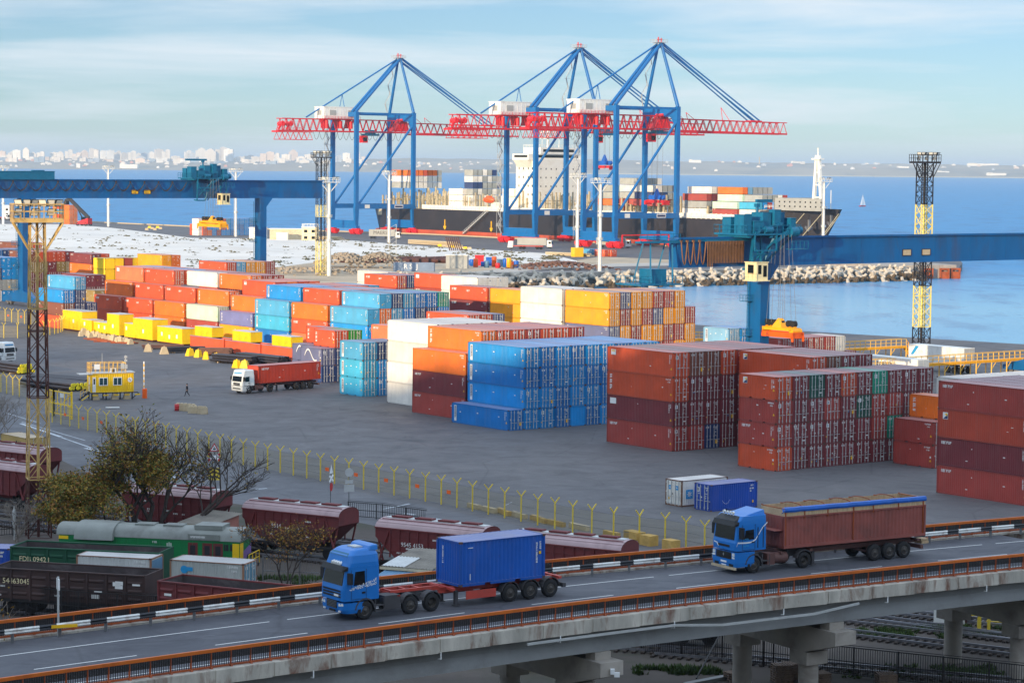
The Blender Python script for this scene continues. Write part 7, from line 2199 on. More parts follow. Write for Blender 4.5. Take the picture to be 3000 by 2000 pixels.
def hopper(label, left, d, L=10.0, txt=None, seed=1):
 """left: ground point under the near left end of the eaves; d along the track to the right"""
 t = thing('hopper_wagon', label, 'railway wagon', left, math.atan2(d.y, d.x))
 ze, zb = 3.92, 1.55
 i0 = 1.35
 mb = MB()
 for y in (0.0, 3.0):
  s = -1 if y == 0 else 1
  mb.add([(0, y, ze), (L, y, ze), (L, y, ze - .8), (L - i0 - .5, y, zb), (i0 + .5, y, zb), (0, y, ze - .8)], [(0, 1, 2, 3, 4, 5)])
  for k in range(9):
   x = i0 + .1 + (L - 2 * i0 - .2) * k / 8
   mb.box(x - .05, x + .05, y - .1 if s < 0 else y, y if s < 0 else y + .1, zb, ze - .1)
  for k in range(3): mb.box(i0, L - i0, y - .04 if s < 0 else y, y if s < 0 else y + .04, zb + .5 + k * .6, zb + .56 + k * .6)
 for x0, x1 in ((0, i0 + .5), (L, L - i0 - .5)):
  mb.quad((x0, 0, ze), (x0, 3, ze), (x0, 3, ze - .8), (x0, 0, ze - .8)); mb.quad((x0, 0, ze - .8), (x0, 3, ze - .8), (x1, 3, zb), (x1, 0, zb))
 n = 8
 for x in (0, L):
  pts = [(x, 1.5 - 1.5 * math.cos(math.pi * k / n), ze + .62 * math.sin(math.pi * k / n)) for k in range(n + 1)]
  mb.add(pts, [tuple(range(n + 1))])
 mb.box(-.02, L + .02, -.12, 0, ze - .1, ze)
 for x in (.15, L - .15):
  for y in (.15, 2.85): mb.beam((x + (.5 if x < 1 else -.5), y, 1.2), (x, y, ze - .7), .12)
  xx = i0 if x < 1 else L - i0
  mb.beam((xx, -.06, ze - .2), (xx + (-.9 if x < 1 else .9), -.06, 1.25), .14, .12)
 mb.quad((i0 + .5, 0, zb), (L - i0 - .5, 0, zb), (L - i0 - 1.6, .8, .75), (i0 + 1.6, .8, .75)); mb.quad((i0 + .5, 3, zb), (L - i0 - .5, 3, zb), (L - i0 - 1.6, 2.2, .75), (i0 + 1.6, 2.2, .75))
 mb.obj('body', 'wagon_red', t)
 mb = MB()
 m_ = 26
 A = []
 for x in (0, L): A.append([(x, 1.5 - 1.53 * math.cos(math.pi * k / 10), ze + .65 * math.sin(math.pi * k / 10)) for k in range(11)])
 mb.add(A[0] + A[1], [(k, k + 1, 11 + k + 1, 11 + k) for k in range(10)], 0, True)
 for k in (2, 3, 8): mb.beam(Vector(A[0][k]), Vector(A[1][k]), .06, .05)
 mb.obj('roof', 'wagon_roof', t)
 mb = MB()
 mb.box(0.3, L - .3, 1.1, 1.9, ze + .63, ze + .68)
 mb.obj('roof_walk', 'galvanized', t)
 mb = MB()
 for k in range(4):
  x = .9 + (L - 3.4) * k / 3
  mb.box(x, x + 1.5, 1.15, 1.9, ze + .68, ze + .8); mb.box(x - .05, x + 1.55, 1.1, 1.15, ze + .7, ze + .84)
 mb.beam((0.2, .75, ze + .58), (L - .2, .75, ze + .58), .06, .06)
 mb.obj('hatch', 'wagon_red', t)
 mb = MB(); mb.box(-1.2, L + 1.2, .2, 2.8, .98, 1.24); mb.box(-1.7, L + 1.7, 1.35, 1.65, .92, 1.1); mb.obj('underframe', 'bar_black', t)
 bogies(t, (.7, L - .7), 1.5)
 if txt: link('lettering', text_mesh(txt, .5, 'mark_white'), t, (3.6, -.11, ze - 1.25))
 mb = MB(); r = random.Random(seed)
 for k in range(7): glyphs(mb, r, r.uniform(1.8, L - 3), r.choice((1.9, 2.3, 2.5, 3.2)), r.randrange(3, 6), .13, lambda m, a, b2, c, dd, mi: m.quad((a, -.108, b2), (c, -.108, b2), (c, -.108, dd), (a, -.108, dd)))
 mb.obj('marking', 'mark_white', t)
 return t
a, b_ = gp(710, 1486, 3.92), gp(993, 1513.7, 3.92)
dH = dir_of(a, b_)
hopper('red brown grain hopper wagon in the middle of its row, behind the truck cab', a, dH, (b_ - a).length, txt='9514', seed=2)
h2 = gp(1099.7, 1541, 3.92)
hopper('grain hopper wagon numbered 9545 4153 behind the near truck', h2, dH, 10.0, txt='9545 4153', seed=3)
hopper('rightmost grain hopper wagon partly hidden by the far bridge railing', h2 + dH * 12.4, dH, 10.0, seed=4)
track(a - dH * 60 + Vector((-dH.y, dH.x, 0)) * 1.5, h2 + dH * 60 + Vector((-dH.y, dH.x, 0)) * 1.5, 'railway track under the row of grain hoppers')
h0 = Vector((-26.0, 206.5, 0))
hopper('red grain hopper wagon half hidden behind the tree', h0 - dH * 10.0, dH, 10.0, seed=5)
dA = Vector((.82, -.57, 0))
hopper('dark grain hopper wagon at the left edge below the olive container', Vector((-47, 237, 0)) - dA * 10, dA, 10.0, txt='9595 9444', seed=6)
hopper('dark grain hopper wagon at the left edge behind the lattice tower', Vector((-45.6, 223.5, 0)) - dA * 10, dA, 10.0, seed=7)
for k, off in enumerate((4.6, 9.0)):
 w = Vector((-dH.y, dH.x, 0))
 track(a - dH * 50 + w * (1.5 + off), h2 + dH * 70 + w * (1.5 + off), ('first' if k == 0 else 'second') + ' empty railway track beyond the row of grain hoppers')
for (p0, p1, lab) in (((2551, 1815), (3000, 1879), 'upper railway track at the lower right behind the booth'), ((2553, 1867), (3000, 1921.7), 'middle railway track at the lower right before the grass'), ((2520, 1965), (3000, 2005), 'lowest railway track at the lower right behind the dark fence')):
 p, q = G(*p0), G(*p1); d = dir_of(p, q)
 track(p - d * 14, q + d * 10, lab)
a, b_ = gp(2, 1268, 2.6), gp(76, 1283, 2.6)
d = dir_of(a, b_)
t = container('weathered olive yellow short container by the road at the left edge', '20', 'f', b_ - d * 6.058 , math.atan2(d.y, d.x), side=None, marks=False, base_col=S(196, 166, 100))
mb = MB(); glyphs(mb, random.Random(1), 3.6, 1.2, 2, .9, lambda m, a_, b2, c, dd, mi: m.quad((a_, -.008, b2), (c, -.008, b2), (c, -.008, dd), (a_, -.008, dd))); mb.obj('lettering', 'mark_dark', t)
def shed(label, p0, p1, z0, depth, z1, roof, wall, patch=None, name='shed'):
 """p0, p1: ends of the front eaves as pixels at height z0; the roof rises to z1 at its back"""
 a, b_ = G(p0[0], p0[1], z0), G(p1[0], p1[1], z0)
 d = dir_of(a, b_); w = Vector((-d.y, d.x, 0))
 L = (Vector((b_.x, b_.y, 0)) - Vector((a.x, a.y, 0))).length
 t = thing(name, label, 'shed', (a.x, a.y, 0), math.atan2(d.y, d.x))
 mb = MB(); mb.hexa([(.15, .25, 0), (L - .15, .25, 0), (L - .15, depth - .2, 0), (.15, depth - .2, 0), (.15, .25, z0 - .06), (L - .15, .25, z0 - .06), (L - .15, depth - .2, z1 - .1), (.15, depth - .2, z1 - .1)]); mb.obj('wall', wall, t)
 def roofsheet(x0, x1, v0, v1, lift):
  mb = MB(); n = max(2, int((x1 - x0) / .13))
  for i in range(n):
   xa, xb_ = x0 + (x1 - x0) * i / n, x0 + (x1 - x0) * (i + 1) / n
   ha, hb_ = .06 * (i % 2), .06 * ((i + 1) % 2)
   f = lambda x, v, h: (x, v * depth, z0 + (z1 - z0) * v + h + lift)
   mb.quad(f(xa, v0, ha), f(xb_, v0, hb_), f(xb_, v1, hb_), f(xa, v1, ha))
  return mb
 r = roofsheet(-.1, L + .1, -.02, 1.0, .0).obj('roof', roof, t)
 if patch: roofsheet(*patch[:4], .03).obj('new_roof_sheet', patch[4], r)
 mb = MB(); mb.box(-.1, L + .1, -.14, -.02, z0 - .22, z0 - .02); mb.obj('fascia', 'plaster', t)
 return t
shed('shed with grey corrugated roof and one new white sheet behind the bridge', (1118, 1657), (1262, 1668), 3.0, 6.0, 3.5, 'slate_roof', 'plaster', (-.05, 1.95, .0, .5, 'galvanized'))
shed('low lean-to with blue tin roof in front of the grey roofed shed', (1105, 1686), (1250, 1698), 2.5, 2.6, 2.85, 'tin_blue', 'plaster')
shed('small hut with grey roof and reddish wall behind the locomotive', (521, 1530), (612, 1541), 2.9, 4.2, 3.5, 'slate_roof', 'plaster_red')
a, b_ = G(2735, 1822), G(2826, 1829)
d = dir_of(a, b_)
t = thing('watch_booth', 'white booth with a big dark window beyond the bridge', 'booth', a, math.atan2(d.y, d.x))
W2 = (b_ - a).length
mb = MB(); mb.box(0, W2, 0, 2.4, 0, 3.0); mb.box(-.1, W2 + .1, -.1, 2.5, 3.0, 3.12); mb.obj('wall', 'white_paint', t)
mb = MB(); mb.box(.42, W2 * .44, -.03, -.005, .9, 2.4); mb.box(W2 * .5, W2 - .45, -.03, -.005, .9, 2.4); mb.obj('window', 'dark_glass', t)
mb = MB(); mb.box(W2 + .005, W2 + .12, .1, 2.3, .1, 2.9); mb.box(.35, .42, -.04, -.003, .85, 2.45); mb.obj('side_door', 'tower_brown', t)
a = G(2872, 1842)
t = thing('boom_barrier', 'pale yellow boom barrier on two posts with its boom down to the right', 'barrier', a, 0)
mb = MB(); mb.box(-.22, .02, -.2, .1, 0, 1.35); mb.box(.5, .68, -.2, .1, 0, 1.3); mb.box(-.7, .1, -.2, .1, 1.0, 1.45); mb.obj('post', 'fence_yellow', t)
mb = MB(); e = G(3060, 1812, 1.0) - a
mb.cyl((.4, 0, 1.2), (e.x, e.y, 1.15), .045, 6); mb.cyl((.4, 0, .6), (e.x, e.y, .55), .045, 6)
mb.obj('boom', 'fence_yellow', t)
def picket(label, pts, h, bar=.035, step=.16, m='bar_black', spikes=True):
 t = thing('picket_fence', label, 'fence', (0, 0, 0))
 mb, mp, mr = MB(), MB(), MB()
 for a, b_ in zip(pts, pts[1:]):
  a, b_ = Vector(a), Vector(b_)
  L = (b_ - a).length; n = int(L / step)
  for k in range(n):
   p = a + (b_ - a) * (k / n); mb.beam(p + Vector((0, 0, .12)), p + Vector((0, 0, h - .05)), bar)
  for k in range(int(L / 3.0) + 1):
   p = a + (b_ - a) * min(1, k * 3.0 / L); mp.beam(p, p + Vector((0, 0, h)), .1)
  for z in (.15, h * .5, h - .06): mr.beam(a + Vector((0, 0, z)), b_ + Vector((0, 0, z)), .06)
  mr.beam(a + Vector((0, 0, h + .08)), b_ + Vector((0, 0, h + .08)), .035)
 o = mb.obj('picket', m, t); o['kind'] = 'stuff'
 o = mp.obj('post', m, t); o['kind'] = 'stuff'
 mr.obj('rail', m, t)
 return t
picket('dark picket fence crossing the lower right beneath the bridge', [at_z(G(1880, 1826, 2.0), 0), at_z(G(2267, 1868.7, 2.0), 0), at_z(G(2502, 1893.6, 2.0), 0), at_z(G(3060, 1951, 2.0), 0)], 2.0)
picket('ornamental black fence between the grain hoppers and the road', [at_z(G(1020, 1514), 0), at_z(G(1120, 1522), 0), at_z(G(1250, 1540), 0)], 1.5, .04, .22)
picket('black fence at the left edge behind the dark open wagon', [at_z(G(-60, 1575), 0), at_z(G(85, 1566), 0), at_z(G(150, 1552), 0)], 1.3, .04, .22)
picket('dark picket fence in front of the dark brown open wagon', [at_z(G(-120, 1755, .8), 0), at_z(G(230, 1790, .8), 0), at_z(G(640, 1815, .8), 0)], 2.3, .03, .14)
picket('wire fence with concrete posts between wagons and the bridge truck', [at_z(G(770, 1715), 0), at_z(G(935, 1722), 0)], 2.4, .02, .2, 'steel_grey')
def pallet_stack(label, px, py, n, rot, messy=0):
 p = G(px, py)
 t = thing('pallet_stack', label, 'pallets', p, rot)
 for k in range(n):
  mb = MB(); z = k * .15
  for y in (-.5, 0, .5): mb.box(-.6, .6, y - .05, y + .05, z, z + .1)
  for i in range(7): mb.box(-.6 + i * .18, -.48 + i * .18, -.52, .52, z + .1, z + .125)
  o = mb.obj('pallet', 'wood_grey', t); o.rotation_euler = (0, 0, random.Random(px + k).uniform(-.06, .06) * (1 + messy))
for args in (('loose stack of pale pallets left of the left bridge column', 2155, 1992, 4, .5, 3), ('tall stack of dark pallets just right of the left bridge column', 2290, 1996, 8, .2), ('tall stack of dark pallets behind the other pallet stacks', 2325, 1985, 7, .35), ('low pallets left of the right bridge column', 2400, 2000, 5, .4, 2), ('low stack of pallets right of the right bridge column', 2595, 2002, 5, .15)): pallet_stack(*args)
mb = MB(); a, b_ = G(2010, 2010), G(2150, 1983); mb.beam(at_z(a, .12), at_z(b_, .12), .5, .24); o = mb.obj('concrete_kerb', 'beam_concrete'); tag(o, 'long pale concrete kerb on the ground under the bridge', 'kerb')
mb = MB(); a = G(1565, 1962); mb.box(a.x - 1.6, a.x + 1.6, a.y - .3, a.y + .3, 0, .8); o = mb.obj('concrete_block', 'signal_yellow'); tag(o, 'yellow painted block under the bridge beside the first column', 'block')
mb = MB(); g1_, g2_ = G(2040, 1990), G(2160, 1900); mb.cyl(at_z(g1_, .1), at_z(g2_, 3.4), .06, 6); o = mb.obj('prop_pole', 'bar_black'); tag(o, 'thin dark pole leaning diagonally under the bridge', 'pole')
mat('grass', S(64, 84, 34), 0.95, var=0.35, vs=1.0)
mb = MB(); rg_ = random.Random(6)
def blades(px0, py0, px1, py1, n, h):
 for k in range(n):
  x = rg_.uniform(px0, px1); y = rg_.uniform(py0, py1)
  if mn.noise(Vector((x * .012, y * .05, 2))) < -.1: continue
  p = G(x, y)
  for j in range(4):
   a = rg_.uniform(0, 6.28); r = rg_.uniform(.1, .35)
   q = p + Vector((math.cos(a) * r, math.sin(a) * r, 0))
   e = Vector((-math.sin(a), math.cos(a), 0)) * .09
   mb.add([q - e, q + e, q + Vector((math.cos(a) * .1, math.sin(a) * .1, h * rg_.uniform(.5, 1.2)))], [(0, 1, 2)])
blades(2520, 1838, 2960, 1868, 1200, .25); blades(2480, 1950, 3000, 1985, 700, .2); blades(2690, 1826, 2900, 1850, 500, .3); blades(1860, 1955, 2180, 1975, 500, .3); blades(680, 1690, 940, 1730, 700, .3)
o = mb.obj('grass_strip', 'grass'); tag(o, 'short green grass between the tracks at the lower right', 'grass', kind='stuff')
mat('leaf_olive', S(150, 122, 40), 0.8, var=0.4, vs=0.9)
mat('leaf_green', S(92, 98, 36), 0.8, var=0.4, vs=0.9)
mat('leaf_rust', S(140, 92, 38), 0.8, var=0.4, vs=0.9)
def grow(mb, leaves, p, d, L, r, depth, rnd, spread, droop, twig=.02):
 n = 3 if depth > 1 else 2
 pts = [p]
 for k in range(n):
  d = (d + Vector((rnd.uniform(-1, 1), rnd.uniform(-1, 1), rnd.uniform(-.6, .8))) * .2 + Vector((0, 0, droop))).normalized()
  pts.append(pts[-1] + d * (L / n))
 for k, (a, b_) in enumerate(zip(pts, pts[1:])):
  mb.cyl(a, b_, max(twig, r * (1 - .3 * k / n)), 6 if r > .06 else 4, max(twig * .8, r * (1 - .3 * (k + 1) / n)), cap=False)
 if depth <= 2: leaves.append((pts[-1].copy(), depth, d.copy())); leaves.append((pts[len(pts) // 2].copy(), depth, d.copy()))
 if depth == 0: return
 m = 3 if depth > 2 else 4
 for k in range(m):
  base = pts[1 + (k % (len(pts) - 1))] if k else pts[-1]
  a = rnd.uniform(0, 6.28)
  side = Vector((math.cos(a), math.sin(a), rnd.uniform(-.15, .5)))
  nd = (d * .75 + side * spread).normalized()
  grow(mb, leaves, base, nd, L * rnd.uniform(.58, .8), r * rnd.uniform(.5, .66), depth - 1, rnd, spread, droop, twig)
def foliage(name, leaves, dens, rnd, m, t, cond, size=.16, rad=.55):
 mb = MB()
 for (p, dp, d) in leaves:
  k = dens(p)
  if rnd.random() > k: continue
  n = int(rnd.uniform(10, 24) * k) + 2
  for i in range(n):
   q = p + Vector((rnd.gauss(0, rad), rnd.gauss(0, rad), rnd.gauss(0, rad * .6)))
   a = Vector((rnd.uniform(-1, 1), rnd.uniform(-1, 1), rnd.uniform(-1, .4))).normalized() * rnd.uniform(.6, 1.3) * size
   b_ = a.cross(Vector((rnd.uniform(-1, 1), rnd.uniform(-1, 1), rnd.uniform(-1, 1)))).normalized() * size * .55
   mb.add([q - a, q + b_, q + a, q - b_], [(0, 1, 2, 3)], rnd.choice((0, 0, 1, 1, 2)))
 mb.obj(name, m, t)
rt_ = random.Random(41)
tb_ = G(432, 1622)
t = thing('leafy_tree', 'spreading tree with thin olive autumn leaves and bare branches behind the locomotive', 'tree', tb_)
mb, lv = MB(), []
for (dx, dy, lean, L, r) in ((-.35, 0, Vector((-.34, .1, 1)), 3.9, .24), (.1, .2, Vector((.02, 0, 1)), 4.2, .26), (.5, .1, Vector((.22, .2, 1)), 4.0, .24), (.9, 0, Vector((1.0, .1, .82)), 4.6, .24), (-.7, .1, Vector((-.9, -.1, .62)), 3.6, .2), (-.9, .2, Vector((-1.25, .3, .45)), 3.4, .18)):
 grow(mb, lv, Vector((dx, dy, 0)), lean.normalized(), L, r, 5, rt_, .62, .03, .016)
mb.obj('trunk', 'bark', t)
def dens(p):
 x = p.x; z = p.z
 k = 1.0
 if x > 1.2: k *= .30
 if x > 4.5: k *= .15
 if z > 8.2: k *= .45
 if z > 8.5 and x > -1: k *= .4
 return k * (.55 + .6 * mn.noise(Vector((x * .4, p.y * .4, z * .4)))) * 1.25
foliage('crown', lv, dens, rt_, ['leaf_olive', 'leaf_green', 'leaf_rust'], t, None, .125, .42)
def bare(label, p, h, seed, n, depth=4, m='bark', lean=.3, leafy=0.0, spread=.6):
 r = random.Random(seed)
 t = thing('bare_tree', label, 'tree', p)
 mb, lv = MB(), []
 for k in range(n):
  a = r.uniform(0, 6.28)
  grow(mb, lv, Vector((r.uniform(-.3, .3), r.uniform(-.3, .3), 0)), Vector((math.cos(a) * lean, math.sin(a) * lean, 1)).normalized(), h * .36, .03 * h ** .5, depth, r, spread, .02, .012)
 mb.obj('trunk', m, t)
 if leafy: foliage('crown', lv, lambda p: leafy, r, ['leaf_rust', 'leaf_olive', 'leaf_rust'], t, None, .1, .35)
 return t
bare('pale bare bush in front of the hopper wagon at the left edge', G(48, 1585), 4.6, 3, 5, 4, 'bark_pale', .6)
bare('dark bare tree in front of the middle grain hopper wagon', G(838, 1726), 6.2, 8, 3, 5, 'bark', .35, .12, .7)
bare('leafless tree at the left edge beside the yellow fence', G(12, 1320), 7.0, 11, 4, 4, 'bark_pale', .5)
bare('bare twigs rising at the lower left corner before the bridge', Vector((-25.0, 105.5, 2.0)), 8.0, 14, 5, 4, 'bark', .45, .03)
bare('small leafy twigs at the left edge above the bridge', Vector((-30.6, 126.5, 1.0)), 10.5, 19, 4, 4, 'bark_pale', .3, .12)
# ================================================================== ROAD OUTSIDE THE FENCE
road = [G(-80, 1160), G(60, 1190), G(150, 1243), G(661, 1358), G(946, 1418), G(1272, 1485), G(1750, 1590), G(2100, 1665), G(2400, 1730), G(2100, 1735), G(1620, 1640), G(1330, 1585), G(1000, 1520), G(690, 1475), G(330, 1420), G(60, 1290), G(-80, 1290)]
sheet('outer_road', [(p.x, p.y) for p in road], 0.005, 'road_asphalt')
mat('road_paint', S(190, 196, 202), 0.8, var=0.15, vs=0.8, dirt=S(110, 112, 116), ds=0.5, damt=0.7)
mb = MB()
def mark(p0, p1, w):
 a, b_ = at_z(G(*p0), .012), at_z(G(*p1), .012)
 d = (b_ - a).normalized(); n = Vector((-d.y, d.x, 0)) * w / 2
 mb.quad(a - n, b_ - n, b_ + n, a + n)
for a, b_, w in (((60, 1240), (180, 1280), .5), ((64, 1236), (250, 1290), .18), ((180, 1281), (400, 1358), .25), ((255, 1312), (340, 1330), 1.0), ((300, 1330), (400, 1360), .8), ((420, 1370), (560, 1412), .3), ((20, 1210), (120, 1240), .2), ((1120, 1491), (1200, 1475), .3), ((1185, 1503), (1215, 1507), .4), ((1262, 1517), (1290, 1521), .4), ((750, 1432), (782, 1430), .4), ((1500, 1470), (1480, 1480), .1)): mark(a, b_, w)
o = mb.obj('road_marking', 'road_paint'); o['kind'] = 'structure'
FEN = [gp(153, 1237, 0), gp(661, 1350, 0), gp(946, 1409.5, 0), gp(1272, 1473, 0), gp(1455, 1511.6, 0), gp(1750, 1573, 0), gp(1968, 1600, 0), gp(2180, 1650, 0)]
def make_wire():
 m = bpy.data.materials.new('wire_mesh'); m.use_nodes = True
 nt = m.node_tree; b = nt.nodes['Principled BSDF']; out = nt.nodes['Material Output']
 b.inputs['Base Color'].default_value = S(150, 140, 100); b.inputs['Roughness'].default_value = .6
 tc = N(nt, 'ShaderNodeTexCoord'); sx = N(nt, 'ShaderNodeSeparateXYZ'); nt.links.new(tc.outputs['Object'], sx.inputs['Vector'])
 ms = []
 for ax, f, th in (('X', 11.0, .14), ('Z', 11.0, .16)):
  mu = N(nt, 'ShaderNodeMath', operation='MULTIPLY'); nt.links.new(sx.outputs[ax], mu.inputs[0]); mu.inputs[1].default_value = f
  fr = N(nt, 'ShaderNodeMath', operation='FRACT'); nt.links.new(mu.outputs[0], fr.inputs[0])
  lt = N(nt, 'ShaderNodeMath', operation='LESS_THAN'); nt.links.new(fr.outputs[0], lt.inputs[0]); lt.inputs[1].default_value = th
  ms.append(lt)
 mx = N(nt, 'ShaderNodeMath', operation='MAXIMUM'); nt.links.new(ms[0].outputs[0], mx.inputs[0]); nt.links.new(ms[1].outputs[0], mx.inputs[1])
 tr = N(nt, 'ShaderNodeBsdfTransparent'); mxs = N(nt, 'ShaderNodeMixShader')
 nt.links.new(mx.outputs[0], mxs.inputs['Fac']); nt.links.new(tr.outputs[0], mxs.inputs[1]); nt.links.new(b.outputs[0], mxs.inputs[2]); nt.links.new(mxs.outputs[0], out.inputs['Surface'])
 M['wire_mesh'] = m
make_wire()
pm = MB(); pm.cyl((0, 0, 0), (0, 0, 2.42), .075, 6); pm.beam((0, 0, 2.38), (-.42, 0, 2.92), .09); pm.beam((0, 0, 2.38), (.42, 0, 2.92), .09)
POST = pm.data('post', 'fence_yellow')
def yellow_fence(label, pts, step=2.66):
 t = thing('wire_fence', label, 'fence', pts[0])
 q = resample(pts, step)
 wm = MB()
 for a, b_ in zip(q, q[1:]):
  d = b_ - a
  ang = math.atan2(d.y, d.x)
  link('post', POST, t, a - pts[0], ang + 1.2)
  mb = MB(); mb.quad((0, 0, .08), (d.length, 0, .08), (d.length, 0, 2.3), (0, 0, 2.3))
  o = link('mesh_panel', mb.data('mesh_panel', 'wire_mesh', fix=False), t, a - pts[0], ang)
  for z in (.1, .8, 1.5, 2.28): wm.beam(at_z(a - pts[0], z), at_z(b_ - pts[0], z), .03)
  nrm = Vector((-d.y, d.x, 0)).normalized()
  for s in (-.4, .4): wm.beam(at_z(a - pts[0] + d.normalized() * s * .3 + nrm * s, 2.88), at_z(b_ - pts[0] + d.normalized() * s * .3 + nrm * s, 2.88), .008)
 wm.obj('rail_wire', 'steel_grey', t)
 for k in (1, 3, 5, 25, 27, 29, 31, 33):
  if k < len(q) - 1 and len(q) > 20:
   p = (q[k] + q[k + 1]) / 2 - pts[0]; d = q[k + 1] - q[k]
   mb = MB(); mb.box(-.32, .32, -.06, -.03, 1.2, 1.55)
   link('warning_plate', mb.data('warning_plate', 'mark_orange'), t, p, math.atan2(d.y, d.x))
 return t
yellow_fence('long yellow wire fence with forked posts and orange plates along the yard', FEN)
yellow_fence('yellow wire fence with forked posts at the left edge before the gate', [gp(-60, 1130, 0), gp(20, 1153, 0), gp(88, 1170, 0)])
yellow_fence('yellow wire fence around the compound at the left edge', [gp(-40, 936, 0), gp(162, 960, 0), gp(168, 976, 0), gp(66, 990, 0), gp(-40, 988, 0)])
t = thing('yard_gate', 'bright yellow steel gate beside the lattice light tower', 'gate', (0, 0, 0))
ga, gb = gp(142, 1222, 0), gp(211, 1186, 0)
for a, b_, lab in ((gp(136, 1212, 0), gp(158, 1218, 0), 0), (gp(158, 1218, 0), gp(210, 1228, 0), 1)):
 mb = MB()
 for p in (a, b_): mb.beam(p, p + Vector((0, 0, 3.6)), .24)
 for z in (.4, 1.7, 3.3): mb.beam(at_z(a, z), at_z(b_, z), .12)
 n = 5
 for k in range(1, n): p = a + (b_ - a) * (k / n); mb.beam(at_z(p, .4), at_z(p, 3.3), .09)
 mb.beam(at_z(a, .4), at_z(b_, 3.3), .08)
 mb.obj('gate_leaf', 'signal_yellow', t)
mb = MB(); p = gp(184, 1222, 0); mb.box(p.x - .3, p.x + .3, p.y - .2, p.y - .16, 2.6, 3.2); mb.obj('sign_plate', 'tape_white', t)
rk = random.Random(2)
mat('kerb_yellow', S(196, 158, 84), 0.85, var=0.2, dirt=S(120, 110, 100), damt=.5)
for i, (x0, y0, x1, y1, m) in enumerate(((1374, 1481, 1404, 1489, 0), (1416, 1490, 1452, 1500, 0), (1460, 1496, 1492, 1508, 1), (1500, 1506, 1540, 1517, 0), (1558, 1517, 1600, 1530, 1), (1604, 1529, 1652, 1540, 1), (1672, 1540, 1722, 1552, 0), (1772, 1562, 1812, 1572, 1), (1840, 1577, 1878, 1586, 1), (1886, 1590, 1916, 1596, 1), (1952, 1604, 1980, 1610, 1))):
 a, b_ = gp(x0, y0 + 3, 0), gp(x1, y1 + 3, 0)
 mb = MB(); big = i in (8, 9, 10)
 mb.beam(at_z(a, .22 if not big else .45), at_z(b_, .22 if not big else .45), .45 if not big else 1.0, .44 if not big else .9)
 o = mb.obj('kerb_block', ['concrete_pale', 'kerb_yellow'][m])
 tag(o, ('yellow' if m else 'pale') + (' chunky block' if big else ' kerb block') + f', {ORD[i]} from left along the fence foot', 'concrete block', 'blocks along the fence foot')
def sign(label, px, yb, kind, rot=0.0):
 p = gp(px, yb, 0)
 t = thing('road_sign', label, 'road sign', p, rot)
 mb = MB(); mb.cyl((0, 0, 0), (0, 0, 3.9), .05, 8); mb.obj('post', 'steel_grey', t)
 if kind == 'cross':
  mb = MB(); mb.add([(-.52, -.07, 3.2), (.52, -.07, 3.2), (0, -.07, 4.1)], [(0, 1, 2)]); f = mb.obj('triangle_plate', 'mark_red', t)
  mb = MB(); mb.add([(-.36, -.085, 3.29), (.36, -.085, 3.29), (0, -.085, 3.92)], [(0, 1, 2)]); mb.obj('triangle_field', 'tape_white', f)
  mb = MB(); mb.box(-.14, .14, -.1, -.09, 3.38, 3.5); mb.box(-.06, .02, -.1, -.09, 3.5, 3.66); mb.obj('train_symbol', 'mark_dark', f)
  mb = MB(); mb.beam((-.6, -.08, 2.3), (.6, -.08, 2.95), .04, .24, up=(0, 0, 1)); mb.beam((-.6, -.11, 2.95), (.6, -.11, 2.3), .04, .24); c = mb.obj('crossbuck', 'tape_white', t)
  mb = MB()
  for a, b_ in (((-.62, 2.29), (-.42, 2.40)), ((.42, 2.84), (.62, 2.95)), ((-.62, 2.95), (-.42, 2.84)), ((.42, 2.40), (.62, 2.29))): mb.beam((a[0], -.14, a[1]), (b_[0], -.14, b_[1]), .02, .24)
  mb.obj('red_tip', 'mark_red', c)
  mb = MB(); mb.box(-.62, .62, -.1, -.06, .2, 1.5); c = mb.obj('chevron_board', 'fence_yellow', t)
  mb = MB()
  for z in (.3, .75, 1.15):
   for s in (-1, 1): mb.hexa([(s * .58, -.104, z), (s * .04, -.104, z + .25), (s * .04, -.104, z + .43), (s * .58, -.104, z + .18), (s * .58, -.11, z), (s * .04, -.11, z + .25), (s * .04, -.11, z + .43), (s * .58, -.11, z + .18)])
  mb.box(-.05, .05, -.112, -.104, .2, 1.5)
  mb.obj('chevron', 'tower_black', c)
 elif kind == 'side':
  mb = MB(); mb.add([(-.5, -.07, 3.2), (.5, -.07, 3.2), (0, -.07, 4.1)], [(0, 1, 2)]); mb.obj('triangle_plate', 'tape_white', t)
  mb = MB(); mb.beam((-.5, -.08, 2.4), (.5, -.08, 3.0), .04, .22); mb.beam((-.5, -.1, 3.0), (.5, -.1, 2.4), .04, .22); mb.obj('crossbuck', 'tape_white', t)
  mb = MB(); mb.lathe([(.001, 0), (.42, 0)], (0, -.09, 1.9), (0, -1, 0), 16); mb.obj('round_plate', 'mark_red', t)
 else:
  mb = MB(); mb.lathe([(.001, 0), (.42, 0)], (0, -.09, 3.5), (0, -1, 0), 16); mb.lathe([(.001, 0.02), (.42, 0.02)], (0, -.09, 3.5), (0, -1, 0), 16); mb.obj('round_plate', 'galvanized', t)
  mb = MB(); mb.box(-.4, .4, -.1, -.06, 2.4, 2.75); mb.box(-.5, .5, -.1, -.06, 1.6, 2.3); mb.obj('lower_plate', 'galvanized', t)
sign('railway crossing sign with triangle, cross and chevron board facing the road', 628, 1411, 'cross')
sign('railway crossing sign seen edge on beside the grain hoppers', 968, 1482, 'side', 1.3)
sign('grey backs of round and square road signs beside the edge-on sign', 1022, 1488, 'back', .3)
p = gp(42, 1581, 0)
t = thing('wrapped_post', 'post wrapped in pale tape at the left edge', 'post', p)
